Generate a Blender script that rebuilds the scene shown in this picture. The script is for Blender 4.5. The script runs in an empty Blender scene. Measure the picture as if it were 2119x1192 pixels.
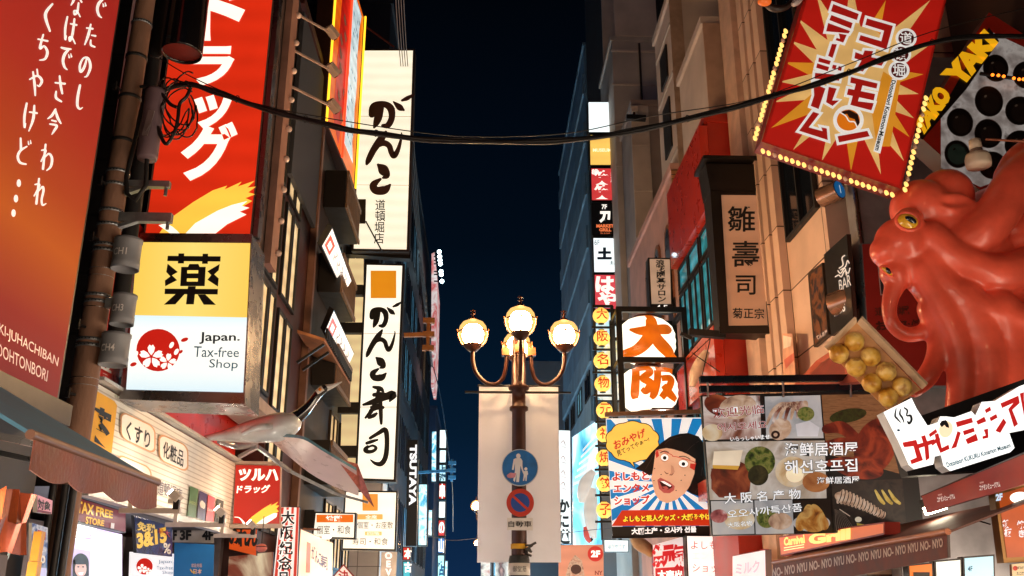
import bpy, math, random
from mathutils import Vector, Matrix
random.seed(7)
sc = bpy.context.scene
COL = sc.collection
R = math.radians
# ---------------------------------------------------------------- camera
PW, PH, FPX = 2119.0, 1192.0, 1947.0
PITCH, YAW = R(18.57), R(1.94)
CAM = Vector((0, 0, 1.65))
FWD = Vector((math.sin(YAW)*math.cos(PITCH), math.cos(YAW)*math.cos(PITCH), math.sin(PITCH)))
RGT = Vector((math.cos(YAW), -math.sin(YAW), 0))
UPV = RGT.cross(FWD)
cd = bpy.data.cameras.new('camera'); cam = bpy.data.objects.new('camera', cd); COL.objects.link(cam)
cam.location = CAM
cam.rotation_euler = (R(90)+PITCH, 0, -YAW)
cd.sensor_width = 36; cd.lens = 36*FPX/PW; cd.clip_start = .05; cd.clip_end = 2000
sc.camera = cam
# ---------------------------------------------------------------- night sky
wd = bpy.data.worlds.new('World'); sc.world = wd; wd.use_nodes = True
nt = wd.node_tree; nt.nodes.clear()
wo = nt.nodes.new('ShaderNodeOutputWorld'); bg = nt.nodes.new('ShaderNodeBackground')
tc = nt.nodes.new('ShaderNodeTexCoord'); sx = nt.nodes.new('ShaderNodeSeparateXYZ'); rp = nt.nodes.new('ShaderNodeValToRGB')
nt.links.new(tc.outputs['Generated'], sx.inputs[0]); nt.links.new(sx.outputs['Z'], rp.inputs[0])
nt.links.new(rp.outputs[0], bg.inputs[0]); nt.links.new(bg.outputs[0], wo.inputs[0])
el = rp.color_ramp.elements
el[0].position = 0.0; el[0].color = (.0050, .0240, .0760, 1)
el[1].position = .60; el[1].color = (.0004, .0010, .0022, 1)
e = el.new(.17); e.color = (.0016, .0102, .0270, 1)
e = el.new(.36); e.color = (.0006, .0034, .0085, 1)
bg.inputs[1].default_value = 1.0
sc.view_settings.view_transform = 'Standard'; sc.view_settings.look = 'None'
sc.view_settings.exposure = 0.0; sc.view_settings.gamma = 1.0; sc.view_settings.use_curve_mapping = False
sc.render.engine = 'CYCLES'
try:
    sc.cycles.use_denoising = True; sc.cycles.max_bounces = 6; sc.cycles.sample_clamp_indirect = 4
    sc.cycles.caustics_reflective = False; sc.cycles.caustics_refractive = False; sc.cycles.use_light_tree = True
except Exception:
    pass

# ---------------------------------------------------------------- projection helpers (photo pixel -> point on a real plane)
def ray(px, py):
    return FWD + RGT*((px-PW/2)/FPX) + UPV*((PH/2-py)/FPX)
def onY(px, py, Y):
    d = ray(px, py); return CAM + d*((Y-CAM.y)/d.y)
def onX(px, py, X):
    d = ray(px, py); return CAM + d*((X-CAM.x)/d.x)
def onP(px, py, p0, n):
    d = ray(px, py); return CAM + d*((p0-CAM).dot(n)/d.dot(n))
def psize(r_px, P):           # metres for r_px at point P
    return r_px*(P-CAM).dot(FWD)/FPX
def ZX(px, py):               # zoomed-crop helper makers
    pass
def zm(ox, oy, s=2.8375):
    return lambda x, y: (ox+x/s, oy+y/s)
z1 = zm(0, 0); z2 = zm(0, 400); z3 = zm(0, 772); z4 = zm(440, 0); z5 = zm(440, 400); z6 = zm(440, 772)
c1 = zm(840, 400); c2 = zm(840, 772); r3 = zm(1160, 0); r4 = zm(1200, 400); r5 = zm(1220, 772)
r6 = zm(1560, 0, 2.837); r7 = zm(1600, 400, 2.838); r8 = zm(1600, 772, 2.838)

# ---------------------------------------------------------------- materials
def lin(c):
    return tuple((x/255/12.92 if x/255 <= .04045 else ((x/255+.055)/1.055)**2.4) for x in c[:3])
_mc = {}
def P(rgb, rough=.6, metal=0, var=.18, scale=5, bump=.0, coat=0, name=None, stretch=None):
    """painted / plain surface: principled with procedural tonal variation"""
    k = ('P', rgb, rough, metal, var, scale, bump, coat, stretch)
    if k in _mc: return _mc[k]
    m = bpy.data.materials.new(name or 'surface'); m.use_nodes = True
    n = m.node_tree.nodes; l = m.node_tree.links; b = n['Principled BSDF']
    L = lin(rgb)
    b.inputs['Roughness'].default_value = rough; b.inputs['Metallic'].default_value = metal
    if coat: b.inputs['Coat Weight'].default_value = coat
    t = n.new('ShaderNodeTexCoord'); nz = n.new('ShaderNodeTexNoise'); nz.inputs['Scale'].default_value = scale; nz.inputs['Detail'].default_value = 6
    mp = n.new('ShaderNodeMapping'); l.new(t.outputs['Object'], mp.inputs[0]); l.new(mp.outputs[0], nz.inputs[0])
    if stretch: mp.inputs['Scale'].default_value = stretch
    r = n.new('ShaderNodeValToRGB'); l.new(nz.outputs[0], r.inputs[0])
    r.color_ramp.elements[0].position = .3; r.color_ramp.elements[1].position = .7
    r.color_ramp.elements[0].color = tuple(x*(1-var*1.4) for x in L)+(1,)
    r.color_ramp.elements[1].color = tuple(min(1, x*(1+var*.7)) for x in L)+(1,)
    l.new(r.outputs[0], b.inputs['Base Color'])
    mr = n.new('ShaderNodeMapRange'); l.new(nz.outputs[0], mr.inputs[0]); mr.inputs[3].default_value = max(.03, rough-.12); mr.inputs[4].default_value = min(1, rough+.12)
    l.new(mr.outputs[0], b.inputs['Roughness'])
    if bump:
        bp = n.new('ShaderNodeBump'); bp.inputs['Strength'].default_value = bump; bp.inputs['Distance'].default_value = .02
        nz2 = n.new('ShaderNodeTexNoise'); nz2.inputs['Scale'].default_value = scale*6; nz2.inputs['Detail'].default_value = 4
        l.new(mp.outputs[0], nz2.inputs[0]); l.new(nz2.outputs[0], bp.inputs['Height']); l.new(bp.outputs[0], b.inputs['Normal'])
    _mc[k] = m; return m
def E(rgb, s=1.0, var=.06, scale=1.6, rough=.35, name=None):
    """emissive sheet, backlit or standing in for floodlight: emits its own colour, a little unevenly like tubes behind acrylic"""
    k = ('E', rgb, s, var, scale, rough)
    if k in _mc: return _mc[k]
    m = bpy.data.materials.new(name or 'emissive'); m.use_nodes = True
    n = m.node_tree.nodes; l = m.node_tree.links; b = n['Principled BSDF']
    L = lin(rgb)
    b.inputs['Base Color'].default_value = tuple(x*.5 for x in L)+(1,)
    b.inputs['Roughness'].default_value = rough
    b.inputs['Emission Color'].default_value = L+(1,)
    if var:
        t = n.new('ShaderNodeTexCoord'); nz = n.new('ShaderNodeTexNoise'); nz.inputs['Scale'].default_value = scale; nz.inputs['Detail'].default_value = 3
        l.new(t.outputs['Object'], nz.inputs[0])
        mr = n.new('ShaderNodeMapRange'); l.new(nz.outputs[0], mr.inputs[0]); mr.inputs[1].default_value = .3; mr.inputs[2].default_value = .7
        mr.inputs[3].default_value = s*(1-var*1.5); mr.inputs[4].default_value = s*(1+var*.7)
        wv = n.new('ShaderNodeTexWave'); wv.bands_direction = 'Z'; wv.inputs['Scale'].default_value = 1.1; wv.inputs['Distortion'].default_value = 1.2; wv.inputs['Detail'].default_value = 1
        l.new(t.outputs['Object'], wv.inputs[0]); w2 = n.new('ShaderNodeMapRange'); l.new(wv.outputs['Fac'], w2.inputs[0]); w2.inputs[3].default_value = 1-var*1.2; w2.inputs[4].default_value = 1
        mm = n.new('ShaderNodeMath'); mm.operation = 'MULTIPLY'; l.new(mr.outputs[0], mm.inputs[0]); l.new(w2.outputs[0], mm.inputs[1])
        l.new(mm.outputs[0], b.inputs['Emission Strength'])
    else:
        b.inputs['Emission Strength'].default_value = s
    _mc[k] = m; return m
def Nz(cols, scale=4, s=0.0, rough=.45, detail=8, distort=.6, name='print', stretch=None):
    """several-colour printed picture (food photo etc.): noise through a colour ramp; s = emission, standing in for floodlight on posters"""
    k = ('N', tuple(cols), scale, s, rough, detail, distort, stretch)
    if k in _mc: return _mc[k]
    m = bpy.data.materials.new(name); m.use_nodes = True
    n = m.node_tree.nodes; l = m.node_tree.links; b = n['Principled BSDF']
    t = n.new('ShaderNodeTexCoord'); nz = n.new('ShaderNodeTexNoise'); nz.inputs['Scale'].default_value = scale; nz.inputs['Detail'].default_value = detail
    nz.inputs['Distortion'].default_value = distort
    mp = n.new('ShaderNodeMapping'); l.new(t.outputs['Object'], mp.inputs[0]); l.new(mp.outputs[0], nz.inputs[0])
    if stretch: mp.inputs['Scale'].default_value = stretch
    r = n.new('ShaderNodeValToRGB'); l.new(nz.outputs[0], r.inputs[0])
    el = r.color_ramp.elements
    N = len(cols)
    for i, c in enumerate(cols):
        p = .3 + .4*i/(N-1)
        if i == 0: q = el[0]; q.position = p
        elif i == N-1: q = el[-1]; q.position = p
        else: q = el.new(p)
        q.color = lin(c)+(1,)
    b.inputs['Roughness'].default_value = rough
    if s:
        mu = n.new('ShaderNodeMix'); mu.data_type = 'RGBA'; mu.blend_type = 'MULTIPLY'; mu.inputs[0].default_value = 1; mu.inputs[7].default_value = (.35, .35, .35, 1)
        l.new(r.outputs[0], mu.inputs[6]); l.new(mu.outputs[2], b.inputs['Base Color'])
    else: l.new(r.outputs[0], b.inputs['Base Color'])
    if s:
        l.new(r.outputs[0], b.inputs['Emission Color']); b.inputs['Emission Strength'].default_value = s
    _mc[k] = m; return m
def Grad(stops, axis, lo, hi, s=1.0, rough=.4, name='emission gradient'):
    """emitted colour fade along one object axis (metres lo..hi)"""
    m = bpy.data.materials.new(name); m.use_nodes = True
    n = m.node_tree.nodes; l = m.node_tree.links; b = n['Principled BSDF']
    t = n.new('ShaderNodeTexCoord'); s_ = n.new('ShaderNodeSeparateXYZ'); l.new(t.outputs['Object'], s_.inputs[0])
    mr = n.new('ShaderNodeMapRange'); l.new(s_.outputs[axis], mr.inputs[0]); mr.inputs[1].default_value = lo; mr.inputs[2].default_value = hi
    r = n.new('ShaderNodeValToRGB'); l.new(mr.outputs[0], r.inputs[0])
    el = r.color_ramp.elements
    for i, (p, c) in enumerate(stops):
        q = el[0] if i == 0 else (el[-1] if i == len(stops)-1 else el.new(p))
        q.position = p; q.color = lin(c)+(1,)
    mu = n.new('ShaderNodeMix'); mu.data_type = 'RGBA'; mu.blend_type = 'MULTIPLY'; mu.inputs[0].default_value = 1; mu.inputs[7].default_value = (.10, .10, .10, 1)
    l.new(r.outputs[0], mu.inputs[6]); l.new(mu.outputs[2], b.inputs['Base Color']); b.inputs['Roughness'].default_value = rough
    l.new(r.outputs[0], b.inputs['Emission Color']); b.inputs['Emission Strength'].default_value = s
    return m
def Grid(c_face, c_line, sx_, sy_, mortar=.03, rough=.5, axes='YZ', var=.12, bump=.4):
    """tiles / panels laid in a grid: brick texture on two object axes (metres per tile)"""
    k = ('G', c_face, c_line, sx_, sy_, mortar, rough, axes, var)
    if k in _mc: return _mc[k]
    m = bpy.data.materials.new('tiled'); m.use_nodes = True
    n = m.node_tree.nodes; l = m.node_tree.links; b = n['Principled BSDF']
    t = n.new('ShaderNodeTexCoord'); s_ = n.new('ShaderNodeSeparateXYZ'); l.new(t.outputs['Object'], s_.inputs[0])
    cb = n.new('ShaderNodeCombineXYZ'); l.new(s_.outputs[axes[0]], cb.inputs[0]); l.new(s_.outputs[axes[1]], cb.inputs[1])
    br = n.new('ShaderNodeTexBrick'); l.new(cb.outputs[0], br.inputs[0]); br.offset = 0
    br.inputs['Scale'].default_value = 1; br.inputs['Brick Width'].default_value = sx_; br.inputs['Row Height'].default_value = sy_
    br.inputs['Mortar Size'].default_value = mortar*.5; br.inputs['Mortar Smooth'].default_value = .2
    L = lin(c_face)
    br.inputs['Color1'].default_value = tuple(x*(1-var) for x in L)+(1,); br.inputs['Color2'].default_value = tuple(min(1, x*(1+var)) for x in L)+(1,)
    br.inputs['Mortar'].default_value = lin(c_line)+(1,)
    nz = n.new('ShaderNodeTexNoise'); nz.inputs['Scale'].default_value = 1.7; nz.inputs['Detail'].default_value = 8; l.new(t.outputs['Object'], nz.inputs[0])
    mx = n.new('ShaderNodeMix'); mx.data_type = 'RGBA'; mx.blend_type = 'MULTIPLY'; mx.inputs[0].default_value = .5
    l.new(br.outputs[0], mx.inputs[6]); l.new(nz.outputs[0], mx.inputs[7]); 
    r = n.new('ShaderNodeMapRange'); l.new(nz.outputs[0], r.inputs[0]); r.inputs[1].default_value = .25; r.inputs[2].default_value = .65; r.inputs[3].default_value = .55; r.inputs[4].default_value = 1
    l.new(r.outputs[0], mx.inputs[7])
    l.new(mx.outputs[2], b.inputs['Base Color']); b.inputs['Roughness'].default_value = rough
    bp = n.new('ShaderNodeBump'); bp.inputs['Strength'].default_value = bump; bp.inputs['Distance'].default_value = .01; bp.invert = True
    l.new(br.outputs['Fac'], bp.inputs['Height']); l.new(bp.outputs[0], b.inputs['Normal'])
    _mc[k] = m; return m

# ---------------------------------------------------------------- mesh builder
class MB:
    def __init__(s, mat=None): s.v = []; s.f = []; s.m = []; s.s = []; s.mat = mat
    def add(s, pts, mat=None, smooth=False):
        i = len(s.v); s.v += [Vector(p) for p in pts]; s.f.append(tuple(range(i, i+len(pts)))); s.m.append(mat or s.mat); s.s.append(smooth)
    def raw(s, verts, faces, mat=None, smooth=False):
        i = len(s.v); s.v += [Vector(p) for p in verts]
        for f in faces: s.f.append(tuple(i+q for q in f)); s.m.append(mat or s.mat); s.s.append(smooth)
    def box(s, x0, x1, y0, y1, z0, z1, mat=None):
        v = [(x, y, z) for z in (z0, z1) for y in (y0, y1) for x in (x0, x1)]
        s.raw(v, [(0, 2, 3, 1), (4, 5, 7, 6), (0, 1, 5, 4), (2, 6, 7, 3), (0, 4, 6, 2), (1, 3, 7, 5)], mat)
        return s
    def bar(s, a, b, w, h=None, mat=None, up=Vector((0, 0, 1))):
        a = Vector(a); b = Vector(b); h = h or w; d = (b-a).normalized()
        if abs(d.dot(up)) > .95: up = Vector((0, 1, 0))
        r = d.cross(up).normalized(); u = r.cross(d).normalized()
        v = [p+r*(i*w/2)+u*(j*h/2) for p in (a, b) for j in (-1, 1) for i in (-1, 1)]
        s.raw(v, [(0, 1, 3, 2), (4, 6, 7, 5), (0, 4, 5, 1), (2, 3, 7, 6), (0, 2, 6, 4), (1, 5, 7, 3)], mat); return s
    def slab(s, pts, off, mat=None):
        """front polygon pts pushed back by vector off"""
        n = len(pts); v = [Vector(p) for p in pts]+[Vector(p)+off for p in pts]
        s.raw(v, [tuple(range(n)), tuple(range(2*n-1, n-1, -1))]+[(i, i+n, (i+1) % n+n, (i+1) % n) for i in range(n)], mat); return s
    def tube(s, pts, rad, seg=10, mat=None, caps=True, sm=True):
        pts = [Vector(p) for p in pts]; n = len(pts)
        if not hasattr(rad, '__len__'): rad = [rad]*n
        vs = []; prev = None
        for i, p in enumerate(pts):
            t = (pts[min(i+1, n-1)]-pts[max(i-1, 0)])
            if t.length < 1e-9: t = Vector((0, 0, 1))
            t.normalize()
            if prev is None:
                a = Vector((0, 0, 1)) if abs(t.z) < .9 else Vector((1, 0, 0))
                u = t.cross(a).normalized()
            else:
                u = (prev-t*prev.dot(t)); u = u.normalized() if u.length > 1e-6 else t.orthogonal().normalized()
            prev = u; w = t.cross(u)
            vs += [p+(u*math.cos(2*math.pi*k/seg)+w*math.sin(2*math.pi*k/seg))*rad[i] for k in range(seg)]
        fs = [(i*seg+k, i*seg+(k+1) % seg, (i+1)*seg+(k+1) % seg, (i+1)*seg+k) for i in range(n-1) for k in range(seg)]
        s.raw(vs, fs, mat, sm)
        if caps:
            s.add(vs[:seg][::-1], mat); s.add(vs[-seg:], mat)
        return s
    def cyl(s, a, b, r, seg=16, mat=None, r2=None): return s.tube([a, b], [r, r if r2 is None else r2], seg, mat)
    def ball(s, c, r, mat=None, u=16, v=10, sc=(1, 1, 1)):
        c = Vector(c); vs = [c+Vector((0, 0, r*sc[2]))]
        for i in range(1, v):
            th = math.pi*i/v
            vs += [c+Vector((r*sc[0]*math.sin(th)*math.cos(2*math.pi*k/u), r*sc[1]*math.sin(th)*math.sin(2*math.pi*k/u), r*sc[2]*math.cos(th))) for k in range(u)]
        vs.append(c-Vector((0, 0, r*sc[2])))
        fs = [(0, 1+k, 1+(k+1) % u) for k in range(u)]
        for i in range(v-2):
            fs += [(1+i*u+k, 1+(i+1)*u+k, 1+(i+1)*u+(k+1) % u, 1+i*u+(k+1) % u) for k in range(u)]
        e = len(vs)-1; b = 1+(v-2)*u
        fs += [(e, b+(k+1) % u, b+k) for k in range(u)]
        s.raw(vs, fs, mat, True); return s
    def lathe(s, base, prof, seg=20, mat=None):
        """prof: (radius, z) list around the vertical through base"""
        b = Vector(base); vs = []
        for r, z in prof: vs += [b+Vector((r*math.cos(2*math.pi*k/seg), r*math.sin(2*math.pi*k/seg), z)) for k in range(seg)]
        fs = [(i*seg+k, i*seg+(k+1) % seg, (i+1)*seg+(k+1) % seg, (i+1)*seg+k) for i in range(len(prof)-1) for k in range(seg)]
        s.raw(vs, fs, mat, True); return s
    def build(s, name, parent=None, base=None, mat=None):
        base = Vector(base) if base is not None else Vector((0, 0, 0))
        me = bpy.data.meshes.new(name)
        me.from_pydata([tuple(p-base) for p in s.v], [], s.f)
        mats = []
        idx = []
        for m in s.m:
            m = m or mat
            if m not in mats: mats.append(m)
            idx.append(mats.index(m))
        for m in mats: me.materials.append(m)
        me.polygons.foreach_set('material_index', idx); me.polygons.foreach_set('use_smooth', s.s)
        me.update()
        o = bpy.data.objects.new(name, me); COL.objects.link(o)
        if parent: o.parent = parent
        else: o.location = base
        return o

def tag(o, label=None, cat=None, group=None, kind=None):
    if label: o['label'] = label
    if cat: o['category'] = cat
    if group: o['group'] = group
    if kind: o['kind'] = kind
    return o
class Thing:
    def __init__(s, name, label, cat, base, group=None, kind=None):
        s.base = Vector(base); s.o = bpy.data.objects.new(name, None); COL.objects.link(s.o)
        s.o.empty_display_size = .2; s.o.location = s.base; tag(s.o, label, cat, group, kind)
    def part(s, name, mb, mat=None, parent=None, label=None):
        o = mb.build(name, parent or s.o, s.base, mat)
        if label: o['label'] = label
        return o
def single(name, label, cat, mb, base, mat=None, group=None, kind=None):
    return tag(mb.build(name, None, base, mat), label, cat, group, kind)
def copy_tree(o, parent=None):
    c = o.copy(); COL.objects.link(c)
    if parent: c.parent = parent
    for ch in list(o.children): copy_tree(ch, c)
    return c

# ---------------------------------------------------------------- lettering
_gc = {}
def glyphs(txt, bold=0.0):
    k = (txt, bold)
    if k in _gc: return _gc[k]
    c = bpy.data.curves.new('lettering', 'FONT'); c.body = txt; c.offset = bold; c.resolution_u = 3
    o = bpy.data.objects.new('lettering', c); COL.objects.link(o)
    dg = bpy.context.evaluated_depsgraph_get(); dg.update()
    me = bpy.data.meshes.new_from_object(o.evaluated_get(dg))
    vs = [(v.co.x, v.co.y) for v in me.vertices]; fs = [tuple(p.vertices) for p in me.polygons]
    bpy.data.objects.remove(o); bpy.data.curves.remove(c); bpy.data.meshes.remove(me)
    if vs:
        x0 = min(v[0] for v in vs); x1 = max(v[0] for v in vs); y0 = min(v[1] for v in vs); y1 = max(v[1] for v in vs)
    else: x0 = x1 = y0 = y1 = 0
    _gc[k] = (vs, fs, x0, x1, y0, y1); return _gc[k]

def catmull(pts, n=6):
    out = []
    P_ = [pts[0]]+list(pts)+[pts[-1]]
    for i in range(1, len(P_)-2):
        a, b, c, d = P_[i-1], P_[i], P_[i+1], P_[i+2]
        for j in range(n):
            t = j/n
            out.append(tuple(.5*((2*b[k])+(-a[k]+c[k])*t+(2*a[k]-5*b[k]+4*c[k]-d[k])*t*t+(-a[k]+3*b[k]-3*c[k]+d[k])*t*t*t) for k in range(len(b))))
    out.append(tuple(pts[-1])); return out
def ell(cx, cy, rx, ry, rot=0, n=28):
    a = R(rot); return [(cx+rx*math.cos(t)*math.cos(a)-ry*math.sin(t)*math.sin(a), cy+rx*math.cos(t)*math.sin(a)+ry*math.sin(t)*math.cos(a)) for t in [2*math.pi*i/n for i in range(n)]]
def rrect(x0, y0, x1, y1, r, n=6):
    out = []
    for cx, cy, a0 in ((x1-r, y0+r, -90), (x1-r, y1-r, 0), (x0+r, y1-r, 90), (x0+r, y0+r, 180)):
        out += [(cx+r*math.cos(R(a0+90*i/n)), cy+r*math.sin(R(a0+90*i/n))) for i in range(n+1)]
    return out
def rotq(cx, cy, w, h, deg):
    """pixel quad TL TR BR BL centred at cx, cy, turned deg (clockwise on screen)"""
    a = R(deg); c, s_ = math.cos(a), math.sin(a)
    return [(cx+x*c-y*s_, cy+x*s_+y*c) for x, y in ((-w/2, -h/2), (w/2, -h/2), (w/2, h/2), (-w/2, h/2))]
class Board:
    """flat panel on a real plane; print is laid on it as thin sheets, all in one face mesh"""
    def __init__(s, name, label, cat, corners, thick=.12, face=None, side=None, rim=.03, group=None, back=None, shape=None, nocase=False):
        c = [Vector(p) for p in corners]; s.c = c
        n = (c[1]-c[0]).cross(c[3]-c[0]).normalized()
        if n.dot(CAM-c[0]) < 0: n = -n
        s.n = n; s.p0 = c[0]
        s.t = Thing(name, label, cat, (c[2]+c[3])/2, group); s.k = 0
        s.mb = MB(face)
        poly = [Vector(p) for p in shape] if shape else c
        if not nocase:
            cb = MB(side); cb.slab(poly, -n*thick); s.casing = s.t.part('casing', cb)
        ctr = sum(poly, Vector())/len(poly)
        if rim and not shape:
            q = []
            for i in range(4):
                a = (c[(i+1) % 4]-c[i]).normalized(); b = (c[(i-1) % 4]-c[i]).normalized()
                q.append(c[i]+a*rim+b*rim+n*.003)
        else:
            q = [p+n*.003 for p in poly]
        s.q = q
        if face: s.mb.add(q, face)
    def h(s, x, y, lvl=1):
        s.k += 1
        return onP(x, y, s.p0+s.n*(.003+.004*lvl), s.n)
    def poly(s, pts, mat, lvl=1):
        s.mb.add([s.h(x, y, lvl) for x, y in pts], mat)
    def quad(s, x0, y0, x1, y1, mat, lvl=1): s.poly([(x0, y0), (x1, y0), (x1, y1), (x0, y1)], mat, lvl)
    def text(s, txt, q, mat, bold=.0, lvl=2, box=None):
        if len(q) == 4 and not hasattr(q[0], '__len__'): q = [(q[0], q[1]), (q[2], q[1]), (q[2], q[3]), (q[0], q[3])]
        vs, fs, x0, x1, y0, y1 = glyphs(txt, bold)
        if not vs: return
        if box is not None: x0, x1, y0, y1 = glyphs(txt, box)[2:]
        out = []
        for x, y in vs:
            u = (x-x0)/max(1e-6, x1-x0); w = (y1-y)/max(1e-6, y1-y0)
            a = [q[0][i]+(q[1][i]-q[0][i])*u for i in (0, 1)]; b = [q[3][i]+(q[2][i]-q[3][i])*u for i in (0, 1)]
            out.append(s.h(a[0]+(b[0]-a[0])*w, a[1]+(b[1]-a[1])*w, lvl))
        s.mb.raw(out, fs, mat)
    def chars(s, txt, top, bot, w, hgt, mat, bold=.0, lvl=2, skew=0):
        """one character per em cell with centres from top to bot (pixels)"""
        n = len(txt)
        for i, ch in enumerate(txt):
            if ch == ' ': continue
            t = i/(n-1) if n > 1 else 0
            cx = top[0]+(bot[0]-top[0])*t; cy = top[1]+(bot[1]-top[1])*t
            vs, fs, x0, x1, y0, y1 = glyphs(ch, bold)
            mx, my = (x0+x1)/2, (y0+y1)/2
            s.mb.raw([s.h(cx+(x-mx)*w, cy-(y-my)*hgt+(x-mx)*skew, lvl) for x, y in vs], fs, mat)
    def brush(s, strokes, mat, lvl=2, tr=None, ws=1.0):
        """variable-width brush strokes: each a list of (x, y, width) pixels"""
        for j, st in enumerate(strokes):
            if tr: 
                st = [tr(x, y)+(w*ws,) for x, y, w in st]
            P_ = catmull(st, 6); L_ = []; R_ = []
            lv = lvl+j*.12
            for i, p in enumerate(P_):
                a = P_[max(i-1, 0)]; b = P_[min(i+1, len(P_)-1)]
                dx, dy = b[0]-a[0], b[1]-a[1]; d = math.hypot(dx, dy) or 1
                w = max(.4, p[2])/2
                L_.append((p[0]-dy/d*w, p[1]+dx/d*w)); R_.append((p[0]+dy/d*w, p[1]-dx/d*w))
            for i in range(len(P_)-1):
                s.mb.add([s.h(*L_[i], lv), s.h(*L_[i+1], lv), s.h(*R_[i+1], lv), s.h(*R_[i], lv)], mat)
            for p, q in ((P_[0], 0), (P_[-1], 1)):
                s.mb.add([s.h(x, y, lv+.05) for x, y in ell(p[0], p[1], max(.4, p[2])/2, max(.4, p[2])/2, 0, 10)], mat)
    def done(s, name='face'):
        s.face = s.t.part(name, s.mb); return s.t

def bY(q, Y): return [onY(x, y, Y) for x, y in q]
def bX(q, X): return [onX(x, y, X) for x, y in q]
def flat_rect(x0, y0, x1, y1): return [(x0, y0), (x1, y0), (x1, y1), (x0, y1)]

# ---------------------------------------------------------------- shared paints
BLACK = P((22, 21, 22), .55); INK = P((12, 11, 12), .6, var=.05); STEEL = P((150, 150, 152), .28, 1, var=.1); DARKMETAL = P((40, 38, 38), .4, .6)
GALV = P((150, 155, 160), .38, .7, var=.2, scale=14); WHITEP = P((225, 222, 215), .55, var=.06)
WARMW = (255, 244, 222); COOLW = (235, 246, 255)
# ================================================================ SETTING
m = MB(P((186, 178, 170), .7, var=.2, scale=3, bump=.3)); m.add([(-60, -30, 0), (60, -30, 0), (60, 160, 0), (-60, 160, 0)])
single('street', None, None, m, (0, 0, 0), kind='structure')

def shopfront(t, X, Y0, Y1, side, n=2, col=(255, 214, 160), s=2.2, zt=1.72):
    """added ground floor shop windows, unseen below the view, glowing as fill light"""
    w = (Y1-Y0)/n; s *= 8
    if col[0] > col[2]: col = (255, 255-int((255-col[1])*.5), 255-int((255-col[2])*.5))
    for i in range(n):
        a, b = Y0+i*w+.15, Y0+(i+1)*w-.15
        d = -side*.012
        g = MB(E(col, s, .2, 1.2)); g.add([(X+d, a+.06, .36), (X+d, b-.06, .36), (X+d, b-.06, zt), (X+d, a+.06, zt)])
        f = MB(BLACK)
        for y0, y1, z0, z1 in ((a, b, zt, zt+.08), (a, b, .28, .36), (a, a+.06, .36, zt), (b-.06, b, .36, zt), ((a+b)/2-.025, (a+b)/2+.025, .36, zt)):
            f.box(min(X-side*.004, X-side*.05), max(X-side*.004, X-side*.05), y0, y1, z0, z1)
        o = t.part('fill_shop_window', f); t.part('fill_glass', g, parent=o)

def windows(t, X, side, ys, zs, w, h, glass, frame=None, depth=.09, mull=1, arch=False, label=None, name='window'):
    rg = random.Random(len(zs)*7+len(ys))
    for z in zs:
        for y in ys:
            f = MB(frame or BLACK); fx = X-side*depth*.5
            xa, xb = sorted((X-side*.003, fx))
            e = .05
            f.box(xa, xb, y, y+w, z+h-e, z+h); f.box(xa, xb, y, y+w, z, z+e); f.box(xa, xb, y, y+e, z+e, z+h-e); f.box(xa, xb, y+w-e, y+w, z+e, z+h-e)
            for k in range(1, mull+1):
                yy = y+w*k/(mull+1); f.box(xa, xb, yy-.02, yy+.02, z+e, z+h-e)
            o = t.part(name, f)
            g = MB(glass if not isinstance(glass, list) else glass[rg.randrange(len(glass))]); xg = X-side*.012
            g.add([(xg, y+e, z+e), (xg, y+w-e, z+e), (xg, y+w-e, z+h-e), (xg, y+e, z+h-e)])
            t.part('pane', g, parent=o)

GLASSDARK = P((14, 20, 28), .08, .0, var=.3, scale=.8, coat=.6)
GLASSTEAL = E((70, 190, 215), .40, .5, 2.2, .1)
CREAMWIN = E((255, 226, 170), .75, .25, .8, .2)
def building(name, label, X0, X1, Y0, Y1, H, wallm, z0=0, cap=None, capm=None):
    t = Thing(name, label, 'building', ((X0+X1)/2, (Y0+Y1)/2, 0))
    t.part('wall', MB(wallm).box(X0, X1, Y0, Y1, z0, H))
    r = MB(capm or wallm); e = cap or .06
    r.box(X0-e, X1+e, Y0-e*.5, Y1+e*.5, H+.002, H+.16); t.part('roof', r)
    return t

# ---------------- left side of the street
DARKWALL = P((34, 30, 30), .6, var=.3, scale=2)
t = building('restaurant_building', 'dark restaurant building behind the big red calligraphy panel with a grey awning', -9, -3.16, -8, 6.9, 12, DARKWALL)
shopfront(t, -3.16, -7, 6.6, -1, 5, (255, 206, 150), 1.6, 2.0)
drug = building('drugstore_building', 'drugstore building with dark upper wall and a red fascia over a long white sign', -9, -3.42, 7.9, 13.25, 15, Grid((36, 33, 34), (14, 13, 13), 1.2, .55, .03, axes='XZ'), z0=2.56)
drug.part('ground_floor', MB(P((150, 140, 146), .5)).box(-9, -4.7, 7.9, 13.25, 0, 2.498)); drug.part('end_wall', MB(P((90, 80, 80), .5)).box(-4.698, -3.44, 13.1, 13.25, 0, 2.498))
mb = MB(P((205, 42, 22), .45, var=.1)); 
RX = -3.40
glass_b = building('glass_office_building', 'narrow office block with tall cream lit glass panels and maroon cladding', -9, -3.02, 13.3, 15.58, 11.0, P((66, 32, 26), .5, var=.3, scale=3))
up = MB(P((58, 54, 56), .6, var=.2)).box(-8.5, -3.02, 11.6, 13.295, 4.15, 11.0); glass_b.part('upper_bay', up)
windows(glass_b, -3.02, -1, [11.75, 12.22, 12.69], [4.4, 6.0, 7.6], .44, 1.5, CREAMWIN, mull=0)
windows(glass_b, -3.02, -1, [13.36, 13.9], [2.6, 4.3, 6.0, 7.6], .5, 1.5, CREAMWIN, mull=0)
led = MB(P((150, 135, 125), .5)); led.box(-3.3, -2.78, 11.5, 13.6, 3.98, 4.13); glass_b.part('ledge', led)
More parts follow.
